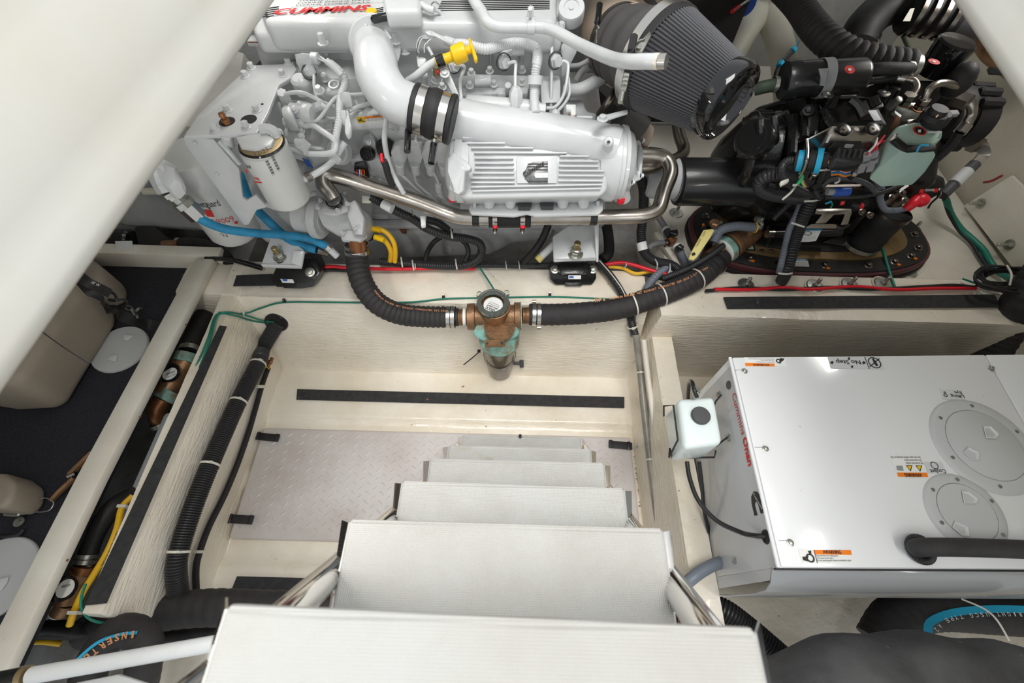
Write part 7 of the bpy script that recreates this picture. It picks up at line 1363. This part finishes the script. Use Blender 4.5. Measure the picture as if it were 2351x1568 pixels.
# green bonding wires with clips
gw = tagit(part('bonding_wire', tube(rs('P', '1100,612,.385 1112,630,.385 1125,650,.39 1136,668,.40'), .0028, 8), 'green_wire'), 'green wire dropping from the red cable to the centre strainer', 'wire')
gl = rs('P', '505,720,S.004 555,720,S.004 600,705,S.004 650,692,S.004 750,692,S.003 850,693,S.003 950,692,S.003 1020,688,S.003 1100,686,S.003 1262,683,S.003 1340,686,S.003 1430,690,S.004')
gwl = tagit(part('bonding_wire', tube(gl, .0028, 8), 'green_wire'), 'long green wire clipped along the edge of the front stringer', 'wire')
for (x, y) in ((654, 690), (1019, 687), (1262, 682)): part('p_clip', box(at('P', x, y-2, 'S.004'), (.009, .009, .012), None, .002), 'black_plastic', gwl); part('clip_screw', lathe(at('P', x, y-5, 'S.011'), Vector((0, -.5, 1)), [(0, .003), (.002, .002)], 8), 'zinc', gwl)
gw2 = tagit(part('bonding_wire', tube(rs('P', '632,733,S.012 600,731,S.006 555,723,S.006 520,720,S.006 497,730,S.006 478,775,.372 455,830,.36 430,880,.35 408,925,.335 395,960,.29 378,985,.25'), .0028, 8), 'green_wire'), 'green wire looping over the corner of the ledge down to the bronze strainer', 'wire'); tagit(part('bonding_wire', tube(rs('P', '620,738,S.008 580,733,S.005 530,724,S.006 504,728,S.008 484,775,.372 462,835,.36 428,905,.345 412,930,.33'), .0028, 8), 'green_wire'), 'second green wire beside the looping one at the ledge corner', 'wire')
part('cable_tie', box(at('P', 555, 721, 'S.006'), (.004, .012, .012)), 'cable_tie', gw2)
tagit(part('bonding_wire', tube(rs('P', '197,1340,.365 187,1370,.365 188,1398,.35 205,1420,.33 235,1430,.31 275,1430,.28'), .0028, 8), 'green_wire'), 'green wire rounding the near end of the left ledge', 'wire')
# battery cables along the back of the stringer
rc_ = tagit(part('battery_cable', tube(rs('P', '715,617,.38 760,612,.382 800,615,.38 900,618,.38 1000,616,.38 1090,617,.38'), .0055, 10), 'red'), 'red battery cable along the back edge of the front stringer', 'cable')
tagit(part('battery_cable', tube(rs('P', '1385,609,.385 1420,603,.39 1450,607,.39 1500,622,.39 1545,634,.385'), .006, 10), 'red'), 'red battery cable arching right of the right engine mount', 'cable')
tagit(part('battery_cable', tube(rs('P', '1395,612,.375 1430,616,.37 1460,628,.37 1500,624,.375 1545,640,.37'), .0055, 10), 'cable_yellow'), 'yellow battery cable under the red one right of the engine mount', 'cable')
tagit(part('battery_cable', tube(rs('P', '1395,610,.365 1440,620,.365 1490,632,.365 1540,645,.36'), .0055, 10), 'rubber'), 'black battery cable under the yellow one right of the engine mount', 'cable')
rl = tagit(part('corrugated_conduit', corr(rs('P', '1020,612,.385 1100,610,.385 1200,610,.385 1270,607,.385'), .0075, .005, .13, 12), 'corrugated'), 'thin black split conduit along the back edge left of the right mount', 'conduit')
for x in (952, 1161, 1191): part('cable_tie', tube(rs('P', '%d,600,.39 %d,608,.395 %d,618,.385' % (x, x+1, x+2)), .0018, 6), 'tie_grey', rl)
lc_ = tagit(part('corrugated_conduit', corr(rs('P', '1472,410,.62 1478,440,.58 1476,500,.50 1472,540,.46 1480,580,.42 1505,600,.40 1540,608,.39 1560,622,.385'), .0150, .0060, .13, 16), 'corrugated'), 'black corrugated conduit hanging from the aftercooler end to the platform', 'conduit'); part('white_band', cyl(at('P', 1472, 556, .445), at('P', 1476, 574, .43), .0158, 16), 'sticker', lc_)
for (a__, b__) in (((1502, 592, .41), (1508, 618, .40)), ((1538, 605, .40), (1530, 635, .39)), ((1436, 603, .40), (1432, 615, .39))): part('cable_tie', tube([at('P', *a__), at('P', (a__[0]+b__[0])/2+4, (a__[1]+b__[1])/2, a__[2]+.012), at('P', *b__)], .0022, 6), 'tie_grey', lc_)
tagit(part('battery_cable', tube(rs('P', '1640,664,.374 1720,665,.374 1800,660,.374 1860,664,.374 1960,658,.374 2060,665,.374 2150,662,.374 2240,662,.374'), .0055, 10), 'red'), 'red battery cable along the back edge of the stringer in front of the sail drive', 'cable')
tagit(part('battery_cable', tube(rs('P', '1620,668,.370 1700,661,.370 1800,665,.370 1900,660,.370 2000,664,.370 2120,658,.370 2190,655,.374 2240,660,.374'), .0055, 10), 'rubber'), 'black battery cable twisted with the red one in front of the sail drive', 'cable')
tagit(part('bonding_wire', tube(rs('P', '2210,640,.374 2260,655,.374 2351,665,.374'), .003, 8), 'green_wire'), 'green wire at the right end of the stringer below the coiled cables', 'wire')
tagit(part('battery_cable', tube(rs('P', '2240,655,.374 2290,665,.374 2330,690,.370 2350,715,.36'), .003, 8), 'rubber'), 'thin black cable sagging over the right end of the stringer', 'cable')
lcb = tagit(part('battery_cable', tube(rs('Z5', '560,1430,.37 700,1455,.375 850,1470,.375 1000,1500,.372 1140,1545,.37'), .0075, 10), 'rubber'), 'black cables leaving the tray corner toward the left engine mount', 'cable'); part('cable', tube(rs('Z5', '600,1450,.378 750,1462,.383 900,1490,.383 1150,1560,.378'), .005, 8), 'gloss_black', lcb)
tagit(part('battery_cable', tube(rs('P', '715,622,.373 760,620,.373 800,622,.373'), .0055, 8), 'rubber'), 'short black cable below the red one left of the ribbed hose', 'cable')
# ---- channel between the tray and the ledge: two bronze strainers, hoses, grey tank
def CHN(name, s, w_, m, par, fr='P', seg=16, kind=None):
    p = rs(fr, s); return part(name, tube(p, pxm(fr, w_, p[len(p)//2])/2, seg), m, par)
s2_ = thing('strainer', 'small bronze strainer in the channel beside the far part of the left ledge', 'strainer', at('P', 400, 870, .2))
CHN('body', '428,830,.27 400,870,.26 378,905,.25', 50, 'bronze', s2_, seg=24); CHN('flange', '432,812,.28 424,832,.275', 48, 'verdigris', s2_, seg=24); CHN('union', '395,895,.25 378,915,.245', 52, 'verdigris', s2_, seg=24); CHN('sealant', '380,912,.25 375,918,.25', 40, 'tape_white', s2_, seg=20)
CHN('elbow', '375,915,.25 362,935,.24 362,955,.22 378,975,.18', 38, 'copper', s2_, seg=20); CHN('clamp', '366,968,.20 372,976,.19', 44, 'zinc', s2_, seg=20)
part('lid', lathe(at('P', 390, 858, .30), Vector((.1, -.1, 1)), [(0, .028), (.008, .030), (.010, .024)], 28), 'verdigris' if False else 'gloss_black', s2_); q = part('lid_label', lathe(at('P', 390, 858, .3105), U, [(0, .020), (.0006, .020)], 24), 'sticker', s2_)
part('lettering', text_g('GROCO', at('P', 381, 862, .3118), at('P', 402, 854, .3118), U, size=.008, bold=.02), 'ink', q); part('lettering', text_g('ARG-750', at('P', 383, 868, .3118), at('P', 403, 860, .3118), U, size=.005), 'ink', q)
h2 = tagit(part('rubber_hose', tube(rs('P', '485,700,.22 465,735,.25 450,770,.27 436,805,.28'), .029, 20), 'rubber'), 'thick black hose entering the small bronze strainer beneath the stringer end', 'hose'); part('hose_clamp', clampg(at('P', 436, 806, .28), at('P', 436, 805, .28)-at('P', 450, 770, .27), .0295, .016), 'zinc', h2)
s3_ = thing('strainer', 'small bronze strainer near the lower end of the left channel', 'strainer', at('P', 160, 1350, .18))
CHN('body', '190,1310,.25 165,1345,.24 150,1385,.23', 52, 'bronze', s3_, seg=24); CHN('ring', '196,1298,.255 188,1316,.25', 46, 'copper', s3_, seg=24); CHN('green_ring', '203,1300,.25 200,1325,.25', 14, 'verdigris', s3_, seg=12); CHN('nipple', '152,1385,.23 135,1410,.22', 36, 'bronze', s3_, seg=20); CHN('sealant', '136,1402,.225 130,1412,.22', 30, 'tape_white', s3_, seg=20)
part('lid', lathe(at('P', 150, 1352, .29), Vector((.1, .0, 1)), [(0, .026), (.008, .028), (.010, .022)], 28), 'gloss_black', s3_); q = part('lid_label', lathe(at('P', 150, 1351, .3005), U, [(0, .0195), (.0006, .0195)], 24), 'sticker', s3_); part('lettering', text_g('GROCO', at('P', 141, 1350, .3018), at('P', 161, 1345, .3018), U, size=.007, bold=.02), 'ink', q)
h3 = tagit(part('rubber_hose', tube(rs('P', '310,1135,.27 270,1155,.27 240,1190,.27 215,1235,.26 198,1285,.25'), .021, 18), 'rubber'), 'black hose arching down the left channel to the near bronze strainer', 'hose')
for (x, y) in ((200, 1277), (196, 1289)): part('hose_clamp', clampg(at('P', x, y, .255), at('P', 198, 1285, .25)-at('P', 215, 1235, .26), .0215, .010), 'zinc', h3)
yc = tagit(part('shore_cable', tube(rs('P', '305,1138,.30 280,1165,.305 268,1215,.31 245,1270,.31 215,1320,.30 190,1360,.29 170,1405,.27 160,1435,.25'), .0072, 12), 'cable_yellow'), 'yellow cable with printed lettering running along the near half of the left channel', 'cable')
part('lettering', text_path('GENERATOR SEAWATER STRAINER', rs('P', '236,1300,.325 255,1262,.325 273,1218,.325'), .006, tocam, .001), 'ink', yc)
for (x, y) in ((284, 1163), (172, 1407)): part('cable_tie', box(at('P', x, y, .31 if y < 1200 else .28), (.022, .007, .018)), 'cable_tie', yc)
tagit(part('shore_cable', tube(rs('P', '60,1476,.12 95,1473,.12 140,1478,.10'), .007, 10), 'cable_yellow'), 'short piece of yellow cable below the tray rim at the lower left', 'cable')
gt = thing('grey_tank', 'grey moulded tank in the bottom of the left channel', 'tank', at('P', 290, 1060, .1)); part('shell', box((-.95, .27, .15), (.10, .40, .23), None, .012), 'tank_grey', gt); part('shell_step', box((-.943, .0, .085), (.074, .05, .10), None, .008), 'tank_grey', gt)
tagit(part('water_pipe', tube(rs('P', '80,1447,.13 120,1440,.14 200,1448,.14 280,1450,.14', ), .018, 14), 'rubber'), 'black hose stub beside the near bronze strainer', 'hose')
# small debris in the bilge: dry leaf scraps
for (x, y, r_, lb) in ((1063, 888, .006, 'small dry brown leaf left of the strainer bowl'), (981, 918, .005, 'tiny curled leaf lying on the long tape'), (1116, 980, .004, 'dark leaf crumb at the front edge of the floor hatch'), (945, 976, .003, 'dark crumb at the front edge of the hatch, left of the centre')):
    p = at('P', x, y, .036); tagit(part('dry_leaf', G().add([p+Vector((-r_, 0, .001)), p+Vector((0, -r_*.4, .002)), p+Vector((r_, r_*.6, .001)), p+Vector((0, r_*.5, .004)), p+Vector((0, 0, -.001))], [(0, 1, 3), (1, 2, 3), (0, 4, 1), (1, 4, 2), (2, 4, 3), (3, 4, 0)]), 'leaf'), lb, 'leaf', 'dry leaf scraps')
tagit(part('rust_debris', G().add([v for k in range(14) for v in [at('P', 640+random.uniform(-30, 14), 1257+random.uniform(-4, 4), .006)+Vector((random.uniform(-.004, .004), random.uniform(-.003, .003), .002*(j == 2))) for j in range(3)]], [(3*k, 3*k+1, 3*k+2) for k in range(14)]), 'rust', kind='stuff'), 'rusty flakes by the near left edge of the floor hatch', 'debris', None, 'stuff')
tagit(part('rust_debris', G().add([v for k in range(60) for v in [at('P', 1452+18*random.random()+k*.25, 1045+k*2.2, .012)+Vector((random.uniform(-.004, .004), random.uniform(-.004, .004), .002*(j == 2))) for j in range(3)]], [(3*k, 3*k+1, 3*k+2) for k in range(60)]), 'rust', kind='stuff'), 'rusty flakes along the right edge of the floor hatch', 'debris', None, 'stuff')
